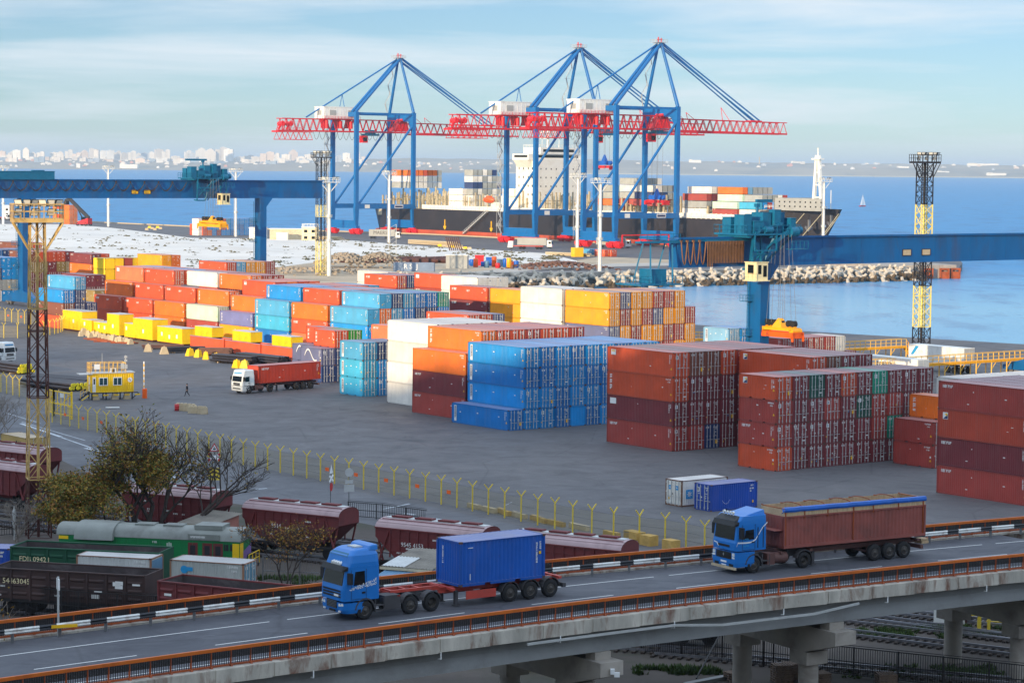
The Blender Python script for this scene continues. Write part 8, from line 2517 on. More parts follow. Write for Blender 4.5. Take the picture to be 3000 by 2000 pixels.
mb = MB(); mb.cyl((0, 0, 0), (0, 0, 2.9), .06, 8); mb.lathe([(.05, 1.0), (.16, 1.4), (.12, 1.9), (.19, 2.3), (.13, 2.7), (.04, 3.0)], (0, 0, 0), (0, 0, 1), 8); mb.obj('post', 'galvanized', t)
# ================================================================== THE YARD'S SMALL THINGS
cp = gp(266, 1172, 0)
ca = R(22)
t = thing('control_cabin', 'yellow container cabin on legs with roof railing and two white windows', 'cabin', cp, ca)
mb = MB(); corr_wall(mb, Vector((0.05, 0, 0)), Vector((1, 0, 0)), Vector((0, -1, 0)), 6.0, 1.15, 3.6, pitch=.34, depth=.05)
corr_wall(mb, Vector((0.05, 2.44, 0)), Vector((1, 0, 0)), Vector((0, 1, 0)), 6.0, 1.15, 3.6, pitch=.34, depth=.05)
mb.box(0, .06, 0, 2.44, 1.1, 3.66); mb.box(6.0, 6.08, 0, 2.44, 1.1, 3.66); mb.box(0, 6.08, -.02, .05, 3.6, 3.7); mb.box(0, 6.08, -.02, .05, 1.05, 1.17); mb.box(0, .12, -.02, .06, 1.1, 3.7); mb.box(5.96, 6.08, -.02, .06, 1.1, 3.7); mb.box(5.0, 5.1, -.03, .03, 1.1, 3.7)
w_ = mb.obj('wall', 'signal_yellow', t)
mb = MB(); mb.box(-.1, 6.2, -.08, 2.5, 3.7, 3.78); mb.box(-1.6, .2, -.5, 1.9, 3.62, 3.68); mb.box(5.0, 6.3, -.12, 2.5, 3.78, 3.84); mb.obj('roof', 'galvanized', t)
for x in (1.15, 3.15):
 mb = MB(); mb.box(x, x + 1.25, -.06, .02, 2.0, 3.15); f = mb.obj('window', 'tape_white', w_)
 mb = MB(); mb.box(x + .1, x + .58, -.075, -.06, 2.1, 3.05); mb.box(x + .68, x + 1.15, -.075, -.06, 2.1, 3.05); mb.obj('pane', 'teal_glass', f)
mb = MB(); mb.box(-.035, .0, .5, 1.2, 1.1, 3.2); mb.box(.25, .7, -.05, .02, 1.12, 3.2); d_ = mb.obj('door', 'tape_white', w_)
mb = MB(); mb.box(.38, .58, -.06, -.05, 2.2, 3.0); mb.obj('pane', 'dark_glass', d_)
mb = MB(); mb.lathe([(.001, 0), (.34, 0)], (5.55, -.07, 2.75), (0, -1, 0), 18); s_ = mb.obj('round_sign', 'tape_white', w_)
mb = MB(); mb.beam((5.4, -.085, 2.92), (5.7, -.085, 2.58), .03, .05); mb.obj('sign_slash', 'mark_dark', s_)
mb = MB()
for x in (.2, 2.2, 4.2, 5.9):
 for y in (.2, 2.2): mb.beam((x, y, 0), (x, y, 1.1), .16)
mb.beam((-1.2, -.4, 1.0), (6.6, -.4, 1.0), .12); mb.beam((5.9, .2, .1), (6.9, .2, .9), .1)
mb.obj('leg', 'tower_black', t)
mb = MB()
for k in range(10):
 x = -.6 + k * .75
 if k % 2: mb.box(x, x + .75, -.52, -.4, .62, .78)
mb.beam((-1.4, -.46, 0), (-.4, -.46, .7), .12); mb.obj('bumper_bar', 'signal_yellow', t)
mb = MB(); rail(mb, [(0, .05, 3.78), (5.0, .05, 3.78), (5.0, 2.4, 3.78), (0, 2.4, 3.78), (0, .05, 3.78)], 1.35, .6, .06); rail(mb, [(-1.5, -.2, .3), (-.2, -.2, 1.2)], 1.0, .5, .06); mb.obj('railing', 'walkway_yellow', t)
mb = MB()
for k in range(5): mb.box(-1.6 + k * .3, -1.3 + k * .3, .2, 1.3, .16 + k * .22, .22 + k * .22)
mb.beam((-1.6, .2, .1), (-.1, .2, 1.15), .08, .2); mb.obj('stair', 'tower_black', t)
mb = MB(); mb.box(.5, 1.3, .0, .05, 4.3, 5.0); mb.obj('notice_board', 'tape_white', t)
mb = MB(); mb.box(2.9, 3.6, .1, .7, 3.78, 4.4); a_ = mb.obj('air_conditioner', 'white_paint', t)
mb = MB(); mb.box(3.0, 3.4, .085, .1, 3.85, 4.3); mb.obj('fan_grille', 'tower_black', a_)
mb = MB(); mb.cyl((4.95, .1, 3.8), (4.95, .1, 6.2), .05, 6); mb.cyl((2.0, 1.8, 3.8), (2.0, 1.8, 6.4), .025, 5)
for z in (5.3, 5.8): mb.box(4.8, 5.15, -.05, .2, z, z + .3)
mb.box(4.3, 4.75, .0, .2, 4.3, 5.1); mb.box(4.8, 5.2, .0, .2, 4.3, 4.9)
mb.obj('antenna_mast', 'galvanized', t)
for x in (.3, 3.0, 4.7):
 mb = MB(); mb.hexa([(x, .1, 0), (x + 1.0, .1, 0), (x + 1.0, .9, 0), (x, .9, 0), (x + .2, .25, .9), (x + .8, .25, .9), (x + .8, .75, .9), (x + .2, .75, .9)]); mb.obj('support_block', 'concrete_pale', t)
p = gp(424, 1166, 0)
t = thing('barrier_pole', 'upright striped barrier pole with an orange red post beside the cabin', 'barrier', p)
mb = MB(); mb.box(-.3, .3, -.25, .25, 0, 1.35); mb.obj('post', 'mark_orange', t)
mb = MB(); mb.beam((-.1, 0, 1.2), (-.1, 0, 5.2), .13); b_ = mb.obj('boom', 'tape_white', t)
mb = MB()
for k in range(5): mb.box(-.17, -.03, -.07, .07, 1.5 + k * .75, 1.85 + k * .75)
mb.obj('boom_stripe', 'walkway_yellow', b_)
def person(label, p, rot, h=1.76):
 t = thing('person', label, 'person', p, rot)
 me = bpy.data.meshes.new('body')
 s = h / 1.76
 J = [((0, 0, .95), .14), ((0, 0, 1.15), .145), ((0, 0.01, 1.36), .165), ((0, 0.01, 1.48), .085), ((0, .02, 1.54), .06), ((.01, .03, 1.62), .09), ((.01, .03, 1.70), .085),
         ((.20, .02, 1.40), .075), ((.27, -.05, 1.16), .058), ((.24, .12, .96), .046), ((.24, .16, .88), .038),
         ((-.20, .02, 1.40), .075), ((-.27, -.02, 1.15), .058), ((-.24, -.16, .97), .046), ((-.23, -.2, .89), .038),
         ((.10, .02, .86), .115), ((.10, .24, .5), .078), ((.10, .34, .08), .055), ((.10, .46, .04), .045),
         ((-.10, -.02, .86), .115), ((-.10, -.12, .48), .078), ((-.10, -.40, .14), .055), ((-.10, -.32, .03), .045)]
 E_ = [(0, 1), (1, 2), (2, 3), (3, 4), (4, 5), (5, 6), (2, 7), (7, 8), (8, 9), (9, 10), (2, 11), (11, 12), (12, 13), (13, 14), (0, 15), (15, 16), (16, 17), (17, 18), (0, 19), (19, 20), (20, 21), (21, 22)]
 me.from_pydata([tuple(c * s for c in j[0]) for j in J], E_, [])
 o = bpy.data.objects.new('body', me)
 sc.collection.objects.link(o)
 md = o.modifiers.new('skin', 'SKIN')
 for v, j in zip(me.skin_vertices[0].data, J): v.radius = (j[1] * s, j[1] * s); v.use_root = False
 me.skin_vertices[0].data[0].use_root = True
 o.modifiers.new('sub', 'SUBSURF').levels = 1
 dg = bpy.context.evaluated_depsgraph_get()
 m2 = bpy.data.meshes.new_from_object(o.evaluated_get(dg))
 bpy.data.objects.remove(o)
 m2.materials.clear()
 for k in ('dark_cloth', 'skin'): m2.materials.append(M[k])
 for f in m2.polygons:
  c = f.center / s
  f.material_index = 1 if c.z > 1.50 or (abs(c.x) > .18 and c.z < .93 and c.z > .8) else 0
  f.use_smooth = True
 link('body', m2, t)
 mb = MB(); mb.lathe([(.02, .12), (.075, .10), (.102, .04), (.105, -.02), (.09, -.07)], (.01 * s, .01 * s, 1.70 * s), (0, 0, 1), 10); mb.obj('hair', 'hair_dark', t)
 return t
person('man in dark clothes walking across the yard left of the parked truck', gp(548, 1160, 0), R(80))
bl = 0
for row, (x0, x1, y0) in enumerate(((522, 566, 1201), (560, 612, 1208), (588, 622, 1209))):
 for k in range((5, 4, 2)[row]):
  p = gp(x0 + (x1 - x0) * k / 4, y0 + 3 * k / 4 + row, 0)
  mb = MB(); mb.hexa([(-.42, -.55, 0), (.42, -.55, 0), (.42, .55, 0), (-.42, .55, 0), (-.34, -.5, .85), (.34, -.5, .85), (.34, .5, .85), (-.34, .5, .85)]); mb.box(-.2, .2, -.3, .3, .85, .98)
  o = mb.obj('concrete_block', 'concrete_pale'); o.location = p; o.rotation_euler = (0, 0, .2 * (k - 2) * .3 + .2)
  tag(o, 'weathered pale concrete block in the row beside the red barrel', 'concrete block', 'concrete blocks beside the red barrel')
p = gp(518, 1203, 0)
mb = MB(); mb.lathe([(.001, 0), (.3, 0), (.3, .3), (.32, .32), (.3, .34), (.3, .6), (.32, .62), (.3, .64), (.3, .9), (.001, .9)], (0, 0, 0), (0, 0, 1), 14); o = mb.obj('barrel', 'mark_red'); o.location = p; tag(o, 'dull red barrel at the end of the concrete block row', 'barrel')
p = gp(330, 1196, 0)
mb = MB(); mb.box(-.9, .9, -.6, .6, .05, .16); mb.box(-.7, .7, -.4, .4, 0, .05); o = mb.obj('concrete_slab', 'galvanized'); o.location = p; o.rotation_euler = (0, 0, .3); tag(o, 'flat pale slab lying on the yard in front of the cabin', 'slab')
t, LT_ = place_truck('articulated_truck', 'white truck with a brick red long container parked before the stacks', (729, 1153), (910, 1138), 0.0)
tractor(t, 'truck_white', 'old')
k = LT_ / 12.0
skeletal(t, (-9.3 * k, -10.6 * k, -LT_), -1.9, -4.6, -LT_ - 1.6, 'chassis_brown', False)
L40, H40 = KIND['40']
mt = Matrix.Rotation(t.rotation_euler.z, 4, 'Z')
o = t.location + mt @ Vector((-1.75, 1.22, 1.35))
cn = container('brick red long container riding on the white truck', '40', 'r', o, t.rotation_euler.z + math.pi, side='name', door_v=4, base_col=S(196, 62, 34))
p = gp(26, 1064, 0)
t = thing('articulated_truck', 'white truck cab cut by the left edge of the yard', 'truck', p + EL * 1.5, ROT_LONG + .25)
tractor(t, 'truck_white', 'old')
skeletal(t, (-9, -10.3, -11.6), -1.9, -4.6, -13, 'chassis_brown', False)
cn = container('white long box behind the truck cab at the left edge', '40', 'w', t.location + Matrix.Rotation(t.rotation_euler.z, 4, 'Z') @ Vector((-1.75, 1.22, 1.35)), t.rotation_euler.z + math.pi, door_v=4)
for lab, px, py, z, d_ in (('white box semi-trailer with a teal stripe beside the walkway', 2824, 1021, 4.2, 0), ('long white box semi-trailer with dark lettering below the walkway', 2688, 1054, 4.0, 1)):
 L, H = 12.19, 2.75
 p = near_of(px, py, z, '40', 'N')
 t = thing('semi_trailer', lab, 'semi-trailer', p + EL * L, ROT_LONG, 'white semi-trailers')
 mb = MB(); mb.box(0, L, 0, 2.5, z - H, z); mb.box(-.03, .06, -.03, 2.53, z - H - .1, z + .03); mb.box(L - .06, L + .03, -.03, 2.53, z - H - .1, z + .03); bo = mb.obj('box_body', 'white_paint', t)
 mb = MB(); mb.box(L + .035, L + .06, .12, 1.2, z - H + .1, z - .1); mb.box(L + .035, L + .06, 1.3, 2.4, z - H + .1, z - .1); mb.obj('door', 'galvanized', bo)
 mb = MB(); mb.add([(.4, -.01, z - 1.7), (1.0, -.01, z - 1.7), (2.3, -.01, z - .2), (1.5, -.01, z - .2)], [(0, 1, 2, 3)]); mb.obj('stripe', 'mark_blue', bo)
 if d_: mb = MB(); glyphs(mb, random.Random(4), 3.6, z - 1.5, 6, .7, lambda m, a, b2, c, dd, mi: m.quad((a, -.012, b2), (c, -.012, b2), (c, -.012, dd), (a, -.012, dd))); mb.obj('lettering', 'mark_dark', bo)
 mb = MB(); mb.box(.4, L - .2, .8, 1.7, z - H - .35, z - H - .1); mb.box(2.4, 2.6, .4, .6, .1, z - H - .1); mb.box(2.4, 2.6, 1.9, 2.1, .1, z - H - .1); mb.obj('chassis', 'tower_black', t)
 for x in (L - 3.6, L - 2.3, L - 1.0):
  for y in (.3, 2.2):
   w2 = link('wheel', WH[False][0], t, (x, y, .5), math.pi if y < 1 else 0); link('rim', WH[False][1], w2)
def pipes(label, px, py, L, d, rows, cols_, r, m, cap=None, seed=1):
 """bundle centred at a pixel on the ground, pipes along d"""
 p = gp(px, py, 0)
 t = thing('pipe_bundle', label, 'pipes', p, math.atan2(d.y, d.x))
 rn = random.Random(seed); mb, mc = MB(), MB()
 for j in range(rows):
  for i in range(cols_ - j):
   y = (i - (cols_ - 1 - j) / 2) * r * 2.1; z = .2 + r + j * r * 1.75; o = rn.uniform(-.3, .3)
   mb.cyl((-L / 2 + o, y, z), (L / 2 + o, y, z), r, 9)
   if cap: mc.cyl((L / 2 + o, y, z), (L / 2 + o + .15, y, z), r * 1.04, 9)
 mb.obj('pipe', m, t)
 if cap: mc.obj('pipe_cap', cap, t)
 mb = MB()
 for x in (-L * .3, L * .3): mb.box(x - .1, x + .1, -cols_ * r * 1.1, cols_ * r * 1.1, 0, .2)
 mb.obj('timber', 'wood_pale', t)
nEL = -EL
for a in (('rusty pipe heap at the left end of the pipe row', 478, 1022, 7, (EE + nEL * .4).normalized(), 2, 6, .16, 'pipe_rust', None, 1), ('dark pipe heap second in the pipe row', 540, 1032, 7, (EE + nEL * .2).normalized(), 3, 7, .15, 'pipe_dark', None, 2),
          ('tall heap of thin rusty rods third in the pipe row', 632, 1040, 5.5, (EE + nEL * .8).normalized(), 5, 11, .12, 'pipe_rust', None, 3), ('black pipes with pale bands left of the parked truck', 690, 1064, 9, (EE * .3 + nEL).normalized(), 3, 6, .22, 'pipe_dark', None, 4),
          ('long black pipes behind the parked truck', 770, 1062, 12, (EE * .1 + nEL).normalized(), 3, 7, .22, 'pipe_dark', None, 5), ('dark pipes with lime caps at the left edge', 30, 1090, 9, (nEL + EE * .1).normalized(), 3, 6, .26, 'pipe_dark', 'pipe_cap', 6),
          ('long dark pipes with lime caps left of the cabin', 168, 1136, 12, (nEL + EE * .2).normalized(), 2, 9, .26, 'pipe_dark', 'pipe_cap', 7), ('grey pipes lying behind the lime capped pipes', 190, 1116, 13, (nEL + EE * .3).normalized(), 1, 7, .26, 'pipe_dark', None, 8)): pipes(*a)
def weight(label, px, py, m, group, s=1.0, rot=0.0):
 p = gp(px, py, 0)
 mb = MB(); mb.hexa([(-.75 * s, -.5 * s, 0), (.75 * s, -.5 * s, 0), (.75 * s, .5 * s, 0), (-.75 * s, .5 * s, 0), (-.36 * s, -.3 * s, 1.25 * s), (.36 * s, -.3 * s, 1.25 * s), (.36 * s, .3 * s, 1.25 * s), (-.36 * s, .3 * s, 1.25 * s)])
 mb.box(-.12 * s, .12 * s, -.05 * s, .05 * s, 1.25 * s, 1.42 * s)
 o = mb.obj('ballast_block', m); o.location = p; o.rotation_euler = (0, 0, rot)
 tag(o, label, 'concrete block', group)
for i, (x, y) in enumerate(((434, 1030), (481, 1037), (557, 1042), (581, 1046), (603, 1052), (634, 1056), (694, 1077), (717, 1078))): weight('yellow painted tapered block at the foot of the pipe heaps', x, y, 'signal_yellow' if i > 1 else 'concrete_pale', 'tapered blocks along the pipe heaps', 1.0, i * .4)
rw = random.Random(8)
for i in range(16): weight('pale tapered concrete block in the jumble before the yellow housings', 238 + i * 9.6 + rw.uniform(-3, 3), 979 + i * 1.7 + rw.uniform(-2, 6), 'concrete_pale', 'pale blocks before the yellow housings', rw.uniform(.7, 1.0), rw.uniform(0, 3))
mb = MB()
for i in range(12):
 p = gp(270 + i * 10, 995 + i * 1.0 + rw.uniform(-2, 4), 0); a = rw.uniform(-.4, .4)
 mb.beam(p + Vector((-1.6, a, .1)), p + Vector((1.6, -a, .15)), .3, .2)
o = mb.obj('scrap_timber', 'rust_orange'); tag(o, 'scattered orange brown scrap beams in front of the pale blocks', 'scrap', kind='stuff')
def housing(label, px, py, parts, depth, plates):
 """parts: (x0, x1, z1) along the row from the left lower corner"""
 p = gp(px, py, 0)
 t = thing('yellow_housing', label, 'machine housing', p, ROT_LONG, 'yellow machine housings')
 mb = MB()
 for x0, x1, z1 in parts:
  mb.box(x0, x1, 0, depth, .35, z1); 
  for x in (x0, x1 - .06): mb.box(x, x + .06, -.03, .0, .35, z1)
 mb.obj('casing', 'signal_yellow', t)
 mb = MB()
 for x0, x1, z1 in parts: mb.box(x0 - .05, x1 + .05, -.05, depth + .05, z1, z1 + .07)
 mb.obj('roof', 'galvanized', t)
 mb = MB(); mb.box(parts[0][0] + .2, parts[-1][1] - .2, .2, depth - .2, 0, .35); mb.obj('skid', 'tower_brown', t)
 mb = MB()
 for x, z in plates: mb.box(x - .28, x + .28, -.05, -.035, z - .35, z + .35)
 mb.obj('plate', 'tape_white', t)
housing('tall yellow housing at the left end of the row, half in shade', 184.6, 966, [(0, 8.4, 4.0)], 3.2, [(4.6, 2.0)])
housing('small yellow housing against the tall left one', 240, 974, [(0, 4.2, 2.6)], 2.6, [(1.2, 1.8)])
housing('stepped yellow housing second from left in the row', 274.5, 978, [(0, 5.6, 2.4), (5.6, 10.6, 4.3)], 3.0, [(2.2, 1.6), (4.6, 1.5), (8.0, 2.0)])
housing('stepped yellow housing third from left in the row', 365, 991, [(0, 3.4, 2.9), (3.4, 11.0, 4.1)], 3.2, [(.8, 2.0), (7.4, 1.8)])
housing('yellow housing with a flat roof at the right of the row', 461, 1004, [(0, 9.4, 3.1)], 3.0, [(1.8, 1.8), (4.6, 1.4), (7.4, 1.6)])
for i, (x, y, lab) in enumerate(((557, 1019, 'left'), (659, 1033, 'middle'), (765.6, 1047, 'right'))):
 p = gp(x, y, 0)
 t = thing('open_top_container', f'{lab} open orange red container with blue rim below a flat yellow box', 'container', p, ROT_LONG)
 H = 2.25
 mb = MB(); corr_wall(mb, Vector((0, 0, 0)), Vector((1, 0, 0)), Vector((0, -1, 0)), 12.0, .1, H); corr_wall(mb, Vector((0, 2.44, 0)), Vector((1, 0, 0)), Vector((0, 1, 0)), 12.0, .1, H)
 mb.box(0, .08, 0, 2.44, .1, H); mb.box(11.92, 12, 0, 2.44, .1, H); mb.box(0, 12, .02, 2.42, .1, .3)
 w2 = link('shell', mb.data('shell', 'container_paint', fix=False), t, color=S(214, 84, 44))
 mb = MB()
 for y in (-.04, 2.42): mb.box(0, 12, y, y + .06, H, H + .1)
 mb.obj('rim', 'tin_blue', t)
 mb = MB(); mb.box(.3, 11.7, .3, 2.1, .3, 1.9); mb.obj('load', 'pipe_rust', t)
 q = p + Vector((0, 0, H + .12)) + nEL * (1.4 + i * .9) + EE * .2
 t = thing('flat_yellow_box', f'flat yellow box lying on the {lab} open orange red container', 'box', q, ROT_LONG)
 mb = MB(); mb.box(0, 6.2, 0, 2.3, 0, 1.7)
 for k in range(4): mb.box(k * 2.05, k * 2.05 + .07, -.03, 0, 0, 1.7)
 mb.obj('casing', 'signal_yellow', t)
 mb = MB(); mb.box(-.04, 6.24, -.04, 2.34, 1.7, 1.76); mb.obj('roof', 'galvanized', t)
def walkway(label, p0, p1, z, stair=False):
 a, b_ = G(p0[0], p0[1], z), G(p1[0], p1[1], z)
 d = (b_ - a).normalized(); w = Vector((-d.y, d.x, 0))
 t = thing('walkway', label, 'walkway', (0, 0, 0))
 mb = MB(); mb.beam(a + w * .6, b_ + w * .6, 1.3, .1); mb.beam(a - Vector((0, 0, .2)), b_ - Vector((0, 0, .2)), .14, .3); mb.beam(a + w * 1.2 - Vector((0, 0, .2)), b_ + w * 1.2 - Vector((0, 0, .2)), .14, .3); mb.obj('deck', 'spreader_yellow', t)
 mb = MB(); rail(mb, [a, b_], 1.2, 1.3, .09); rail(mb, [a + w * 1.2, b_ + w * 1.2], 1.2, 1.3, .07); mb.obj('railing', 'walkway_yellow', t)
 n = int((b_ - a).length / 3.6)
 for k in range(n + 1):
  p = a + (b_ - a) * (k / max(1, n))
  mb = MB()
  for o in (0, 1.2): q = p + w * o; mb.beam(at_z(q, 0), q, .16)
  mb.beam(p + d * 1.2 - Vector((0, 0, .2)), at_z(p, z * .45), .1)
  mb.obj('support', 'walkway_yellow', t)
 if stair:
  mb = MB(); mb.beam(b_ + w * .6, at_z(b_ + w * .6 + d * 2.6, 0), 1.0, .14); rail(mb, [b_, at_z(b_ + d * 2.6, 0)], 1.1, .8, .07); mb.obj('stair', 'spreader_yellow', t)
walkway('yellow walkway in front of the amber stack', (1872, 1000), (2062, 992), 2.6)
walkway('yellow walkway ending in stairs beside the white semi-trailer', (2380, 1028), (2655, 1013), 2.6, True)
walkway('long yellow walkway running out at the right edge', (2530, 1078), (3080, 1044), 2.7)
p = gp(246, 662, 0)
t = thing('reach_stacker', 'red reach stacker with a raised black boom on the far quay', 'reach stacker', p, R(150))
mb = MB(); mb.hexa([(-4, -2, 1), (4, -2, 1), (4, 2, 1), (-4, 2, 1), (-4, -1.8, 4.2), (2.5, -1.8, 2.4), (2.5, 1.8, 2.4), (-4, 1.8, 4.2)]); mb.obj('body', 'crane_red', t)
mb = MB(); mb.beam((-3.4, 0, 4.2), (9.5, 0, 14), 1.3, 1.6); mb.beam((9.5, 0, 14), (12.5, 0, 13), 1.4, 1.6); mb.beam((12, 0, 13), (12, 0, 11), 2.4, 2); mb.beam((0, 0, 2.5), (4.5, 0, 9.4), .5); mb.obj('boom', 'tower_black', t)
mb = MB(); mb.box(-.6, 1.2, -.9, .9, 2.4, 4.8); mb.obj('operator_cab', 'dark_glass', t)
for x in (-2.8, 2.8):
 for y in (-1.8, 1.8): w2 = link('wheel', WH[False][0], t, (x, y, .95), 0); w2.scale = (1.8, 1.6, 1.8)
def small_box_building(label, px, py, w, dpt, h, m, win=True, rot=0.0, name='site_office', rl=False):
 p = gp(px, py, 0)
 t = thing(name, label, 'site building', p, rot)
 mb = MB(); mb.box(0, w, 0, dpt, 0, h); mb.obj('wall', m, t)
 mb = MB(); mb.box(-.2, w + .2, -.2, dpt + .2, h, h + .25); 
 if rl: rail(mb, [(0, 0, h + .2), (w, 0, h + .2), (w, dpt, h + .2), (0, dpt, h + .2), (0, 0, h + .2)], 1.3, 1.2, .1)
 mb.obj('roof', 'white_paint', t)
 if win:
  mb = MB(); n = max(1, int(w / 2.2))
  for k in range(n):
   for z in ((1.2,) if h < 4 else (1.2, 4.0)): mb.box(w * (k + .3) / n, w * (k + .75) / n, -.06, 0, z, z + 1.2)
  mb.obj('window', 'dark_glass', t)
small_box_building('long cream shed on the far quay right of the gantry leg', 790, 704, 15, 6, 5.0, 'plaster', False, R(-4))
small_box_building('white windowless box building left of the gantry leg on the far quay', 730, 702, 6, 8, 5.2, 'white_paint', False, R(-10))
small_box_building('small white cabin with blue foot in front of the cream shed', 810, 706, 4.8, 3, 3.4, 'ship_white', False, R(-4))
small_box_building('two storey cream office with a roof railing near the thin tower', 884, 708, 6.6, 5, 6.2, 'cream_paint', True, R(-6), rl=True)
small_box_building('small white kiosk at the far left quay', 12, 636, 3.2, 3, 7.0, 'ship_white', True, 0)
def small_vehicle(label, px, py, col, rot, kind, name):
 p = gp(px, py, 0)
 t = thing(name, label, 'truck' if kind != 'car' else 'car', p, rot)
 mb = MB()
 if kind == 'car': mb.hexa([(-2.2, -.85, .3), (2.2, -.85, .3), (2.2, .85, .3), (-2.2, .85, .3), (-2.1, -.8, .95), (2.1, -.8, .9), (2.1, .8, .9), (-2.1, .8, .95)]); mb.hexa([(-1.7, -.78, .92), (1.2, -.78, .9), (1.2, .78, .9), (-1.7, .78, .92), (-1.1, -.65, 1.5), (.4, -.65, 1.5), (.4, .65, 1.5), (-1.1, .65, 1.5)])
 else: mb.hexa([(-.9, -1.2, .6), (1.2, -1.2, .6), (1.2, 1.2, .6), (-.9, 1.2, .6), (-.9, -1.2, 3.2), (.9, -1.2, 3.2), (.9, 1.2, 3.2), (-.9, 1.2, 3.2)])
 mb.obj('cab' if kind != 'car' else 'body', col, t)
 mb = MB()
 if kind == 'car': mb.box(-1.3, .7, -.79, -.74, .98, 1.38); mb.box(-1.3, .7, .74, .79, .98, 1.38)
 else: mb.quad((1.22, -1.0, 1.7), (1.22, 1.0, 1.7), (1.0, 1.0, 2.8), (1.0, -1.0, 2.8)); mb.box(-.2, .8, -1.23, -1.2, 1.8, 2.7)
 mb.obj('window', 'dark_glass', t)
 xs_ = (-1.4, 1.4) if kind == 'car' else (0, -4, -5.4, -11, -12.4)
 for x in xs_:
  for y in (-.8, .8) if kind == 'car' else (-1.0, 1.0):
   w2 = link('wheel', WH[False][0], t, (x, y, .36 if kind == 'car' else .52), 0); w2.scale = (.68, .6, .68) if kind == 'car' else (1, 1, 1)
 if kind == 'flat': mb = MB(); mb.box(-13.4, -1.2, -1.2, 1.2, 1.1, 1.45); mb.obj('trailer', 'chassis_red', t)
 if kind == 'box': mb = MB(); mb.box(-13.4, -1.2, -1.22, 1.22, 1.2, 4.1); b2 = mb.obj('box_body', 'ship_grey', t)
 if kind == 'word':
  mb = MB(); mb.box(-13.4, -1.2, -1.22, 1.22, 1.2, 4.2); b2 = mb.obj('box_body', 'ship_grey', t)
  return t, b2
 return t
small_vehicle('black car parked at the far left quay', 36, 646, 'tower_black', R(10), 'car', 'parked_car')
small_vehicle('white van parked beside the black car at the far left', 24, 644, 'white_paint', R(-50), 'flat', 'delivery_truck')
t, b2 = small_vehicle('white truck with grey lettered box container below the leftmost crane', 1166, 700, 'truck_white', R(-12), 'word', 'container_truck')
link('lettering', text_mesh('MAERSK', 2.2, 'mark_dark'), t, (-7.3, -1.26, 2.7), 0)
small_vehicle('white truck with flat red trailer left of the middle crane bogie', 1497, 729, 'truck_white', R(168), 'flat', 'flatbed_truck')
small_vehicle('white truck with grey box right of the middle crane', 1610, 727, 'truck_white', R(-14), 'box', 'box_truck')
small_vehicle('white truck in front of the nearest crane', 1840, 726, 'truck_white', R(-14), 'box', 'box_truck')
def slab_pile(label, px0, py0, px1, py1, n):
 a, b_ = gp(px0, py0, 0), gp(px1, py1, 0)
 t = thing('slab_pile', label, 'slab pile', a)
 for k in range(n):
  mb = MB(); mb.beam(Vector((0, k * .2, .35 + k * .62)), (b_ - a) + Vector((-k * 1.2, k * .2, .35 + k * .62)), 3.0, .5); mb.obj('slab', 'concrete_pale', t)
slab_pile('long low pile of pale concrete slabs in front of the ship hull', 1204, 714, 1348, 722, 3)
slab_pile('low pile of pale slabs behind the yellow based light mast', 1605, 747, 1735, 752, 2)
slab_pile('timber and slab pile under the leftmost crane', 920, 703, 1010, 706, 3)
for i in range(14):
 p = gp(1288 + i * 12.5, 722 + i * 1.3, 0) if i < 8 else gp(430 + (i - 8) * 8, 668 + (i % 3) * 3, 0)
 mb = MB(); mb.hexa([(-.9, -.5, 0), (.9, -.5, 0), (.9, .5, 0), (-.9, .5, 0), (-.7, -.35, 1.0), (.7, -.35, 1.0), (.7, .35, 1.0), (-.7, .35, 1.0)]); o = mb.obj('barrier_block', 'concrete_pale' if i % 3 else 'signal_yellow'); o.location = p
 tag(o, ('pale' if i % 3 else 'yellow') + (' barrier block on the quay before the ship' if i < 8 else ' barrier block on the far left quay road'), 'concrete block', ('pale' if i % 3 else 'yellow') + (' quay blocks before the ship' if i < 8 else ' blocks on the far quay road'))
cols_ = ['tarp_blue', 'tarp_blue', 'spreader_orange', 'crane_red', 'tarp_blue', 'tin_blue', 'tarp_blue', 'spreader_orange', 'crane_red', 'tin_blue', 'tarp_blue', 'spreader_yellow', 'spreader_orange', 'tarp_blue']
nm_ = {'tarp_blue': 'blue', 'spreader_orange': 'orange', 'crane_red': 'red', 'tin_blue': 'pale blue', 'spreader_yellow': 'yellow'}
for i, m in enumerate(cols_):
 p = gp(1372 + i * 10.8, 776 + (i % 3) * 3 + i * .4, 0)
 mb = MB(); h = 1.5 + (i % 4) * .6
 if i % 3: mb.lathe([(.001, 0), (.8, 0), (.8, h), (.7, h + .15), (.001, h + .15)], (0, 0, 0), (0, 0, 1), 12)
 else: mb.box(-1.5, 1.5, -1.1, 1.1, 0, h); mb.box(-1.6, 1.6, -1.2, 1.2, h, h + .15)
 o = mb.obj('storage_tank' if i % 3 else 'storage_crate', m); o.location = p
 tag(o, f'{nm_[m]} ' + ('drum' if i % 3 else 'crate') + f', {ORD[i] if i < 13 else "last"} from left in the depot beyond the stacks', 'tank' if i % 3 else 'crate', 'drums and crates of the depot')
small_box_building('grey white concrete box with a leaning grate left of the drums', 1306, 786, 7, 4, 4.2, 'ship_grey', False, R(-6), 'pump_house')
mb = MB(); 
for k in range(7): mb.beam((k * .7, 0, 0), (k * .7 - 1.5, .6, 4.6), .3)
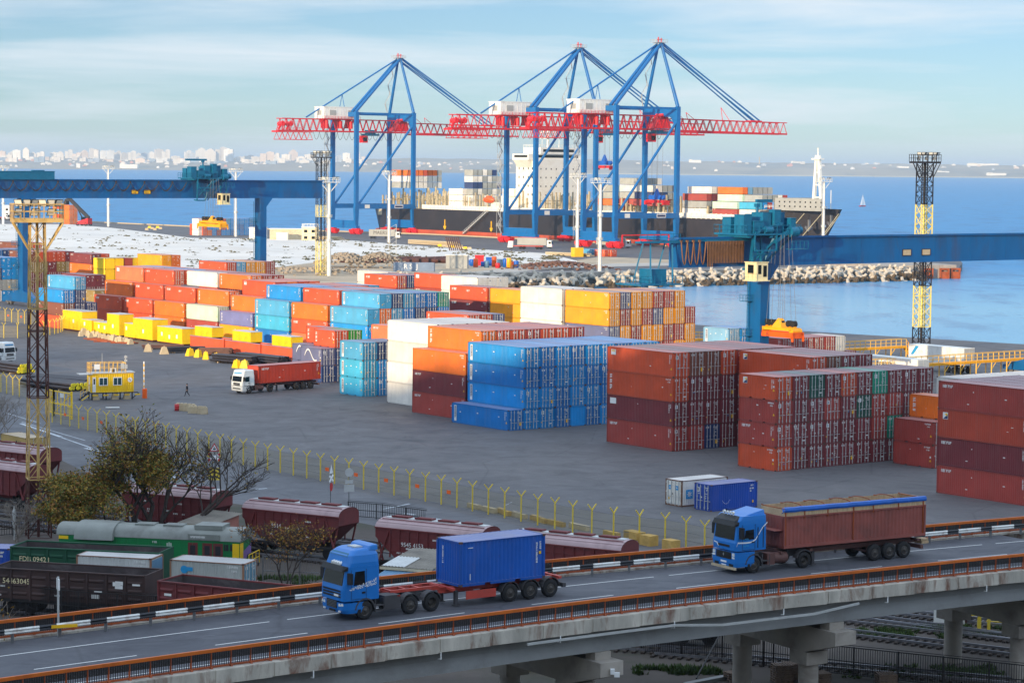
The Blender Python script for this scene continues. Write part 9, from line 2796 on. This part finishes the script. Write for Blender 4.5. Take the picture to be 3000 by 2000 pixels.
o = mb.obj('leaning_grate', 'tower_brown'); o.location = gp(1318, 770, 0) + Vector((0, 0, 4.2)); tag(o, 'rusty leaning grate above the grey concrete box', 'grate')
p = gp(1162, 793, 0)
cn = container('grey blue trailer box with red and white letters beyond the orange row', '40', 'i', gp(1152, 795, 0), R(-3), doors=False, group='trailer box on the dirt', base_col=S(120, 140, 166))
link('lettering', text_mesh('R S  J', 2.0, 'tape_white'), cn, (5.2, -.02, 1.4)); cn.scale = (1.06, 1.2, 1.1)
t = thing('lattice_mast', 'thin pale blue lattice mast on the sand field', 'mast', gp(1150, 768, 0))
mb = MB()
for x in (-1.2, 1.2): mb.beam((x, 0, 0), (x, 0, 13), .16)
for k in range(9): mb.beam((-1.2, 0, k * 1.45), (1.2, 0, (k + 1) * 1.45), .09)
mb.obj('frame', 'galvanized', t)
mb = MB()
for k in range(46): p = gp(990 + k * 7, 768 + (k % 4) * .8, 0); mb.cyl(p + Vector((0, 0, .8)), p + Vector((2.4, 0, .9)), .8 + .25 * (k % 3), 8)
o = mb.obj('tyre_bank', 'tower_brown'); tag(o, 'dark bank of tyres and hoses behind the rubble heaps', 'tyres', kind='stuff')
mb = MB()
for a, b_ in zip(LAND[13:18], LAND[14:19]): mb.beam((a[0], a[1], .25), (b_[0], b_[1], .25), 1.6, .5)
o = mb.obj('quay_kerb', 'concrete_pale'); o['kind'] = 'structure'
# ================================================================== HAZE
m = bpy.data.materials.new('haze_air'); m.use_nodes = True
nt = m.node_tree; nt.nodes.clear()
out = nt.nodes.new('ShaderNodeOutputMaterial'); pv_ = nt.nodes.new('ShaderNodeVolumePrincipled')
pv_.inputs['Color'].default_value = (0.62, 0.80, 1.0, 1); pv_.inputs['Density'].default_value = HAZE_DENSITY; pv_.inputs['Anisotropy'].default_value = 0.0
nt.links.new(pv_.outputs['Volume'], out.inputs['Volume'])
M['haze_air'] = m
mb = MB(); mb.box(-9500, 9500, -400, 62500, -9.0, 190.0)
o = mb.obj('haze', 'haze_air'); o['kind'] = 'stuff'
tag(o, 'thin blue sea haze over the bay', 'haze')
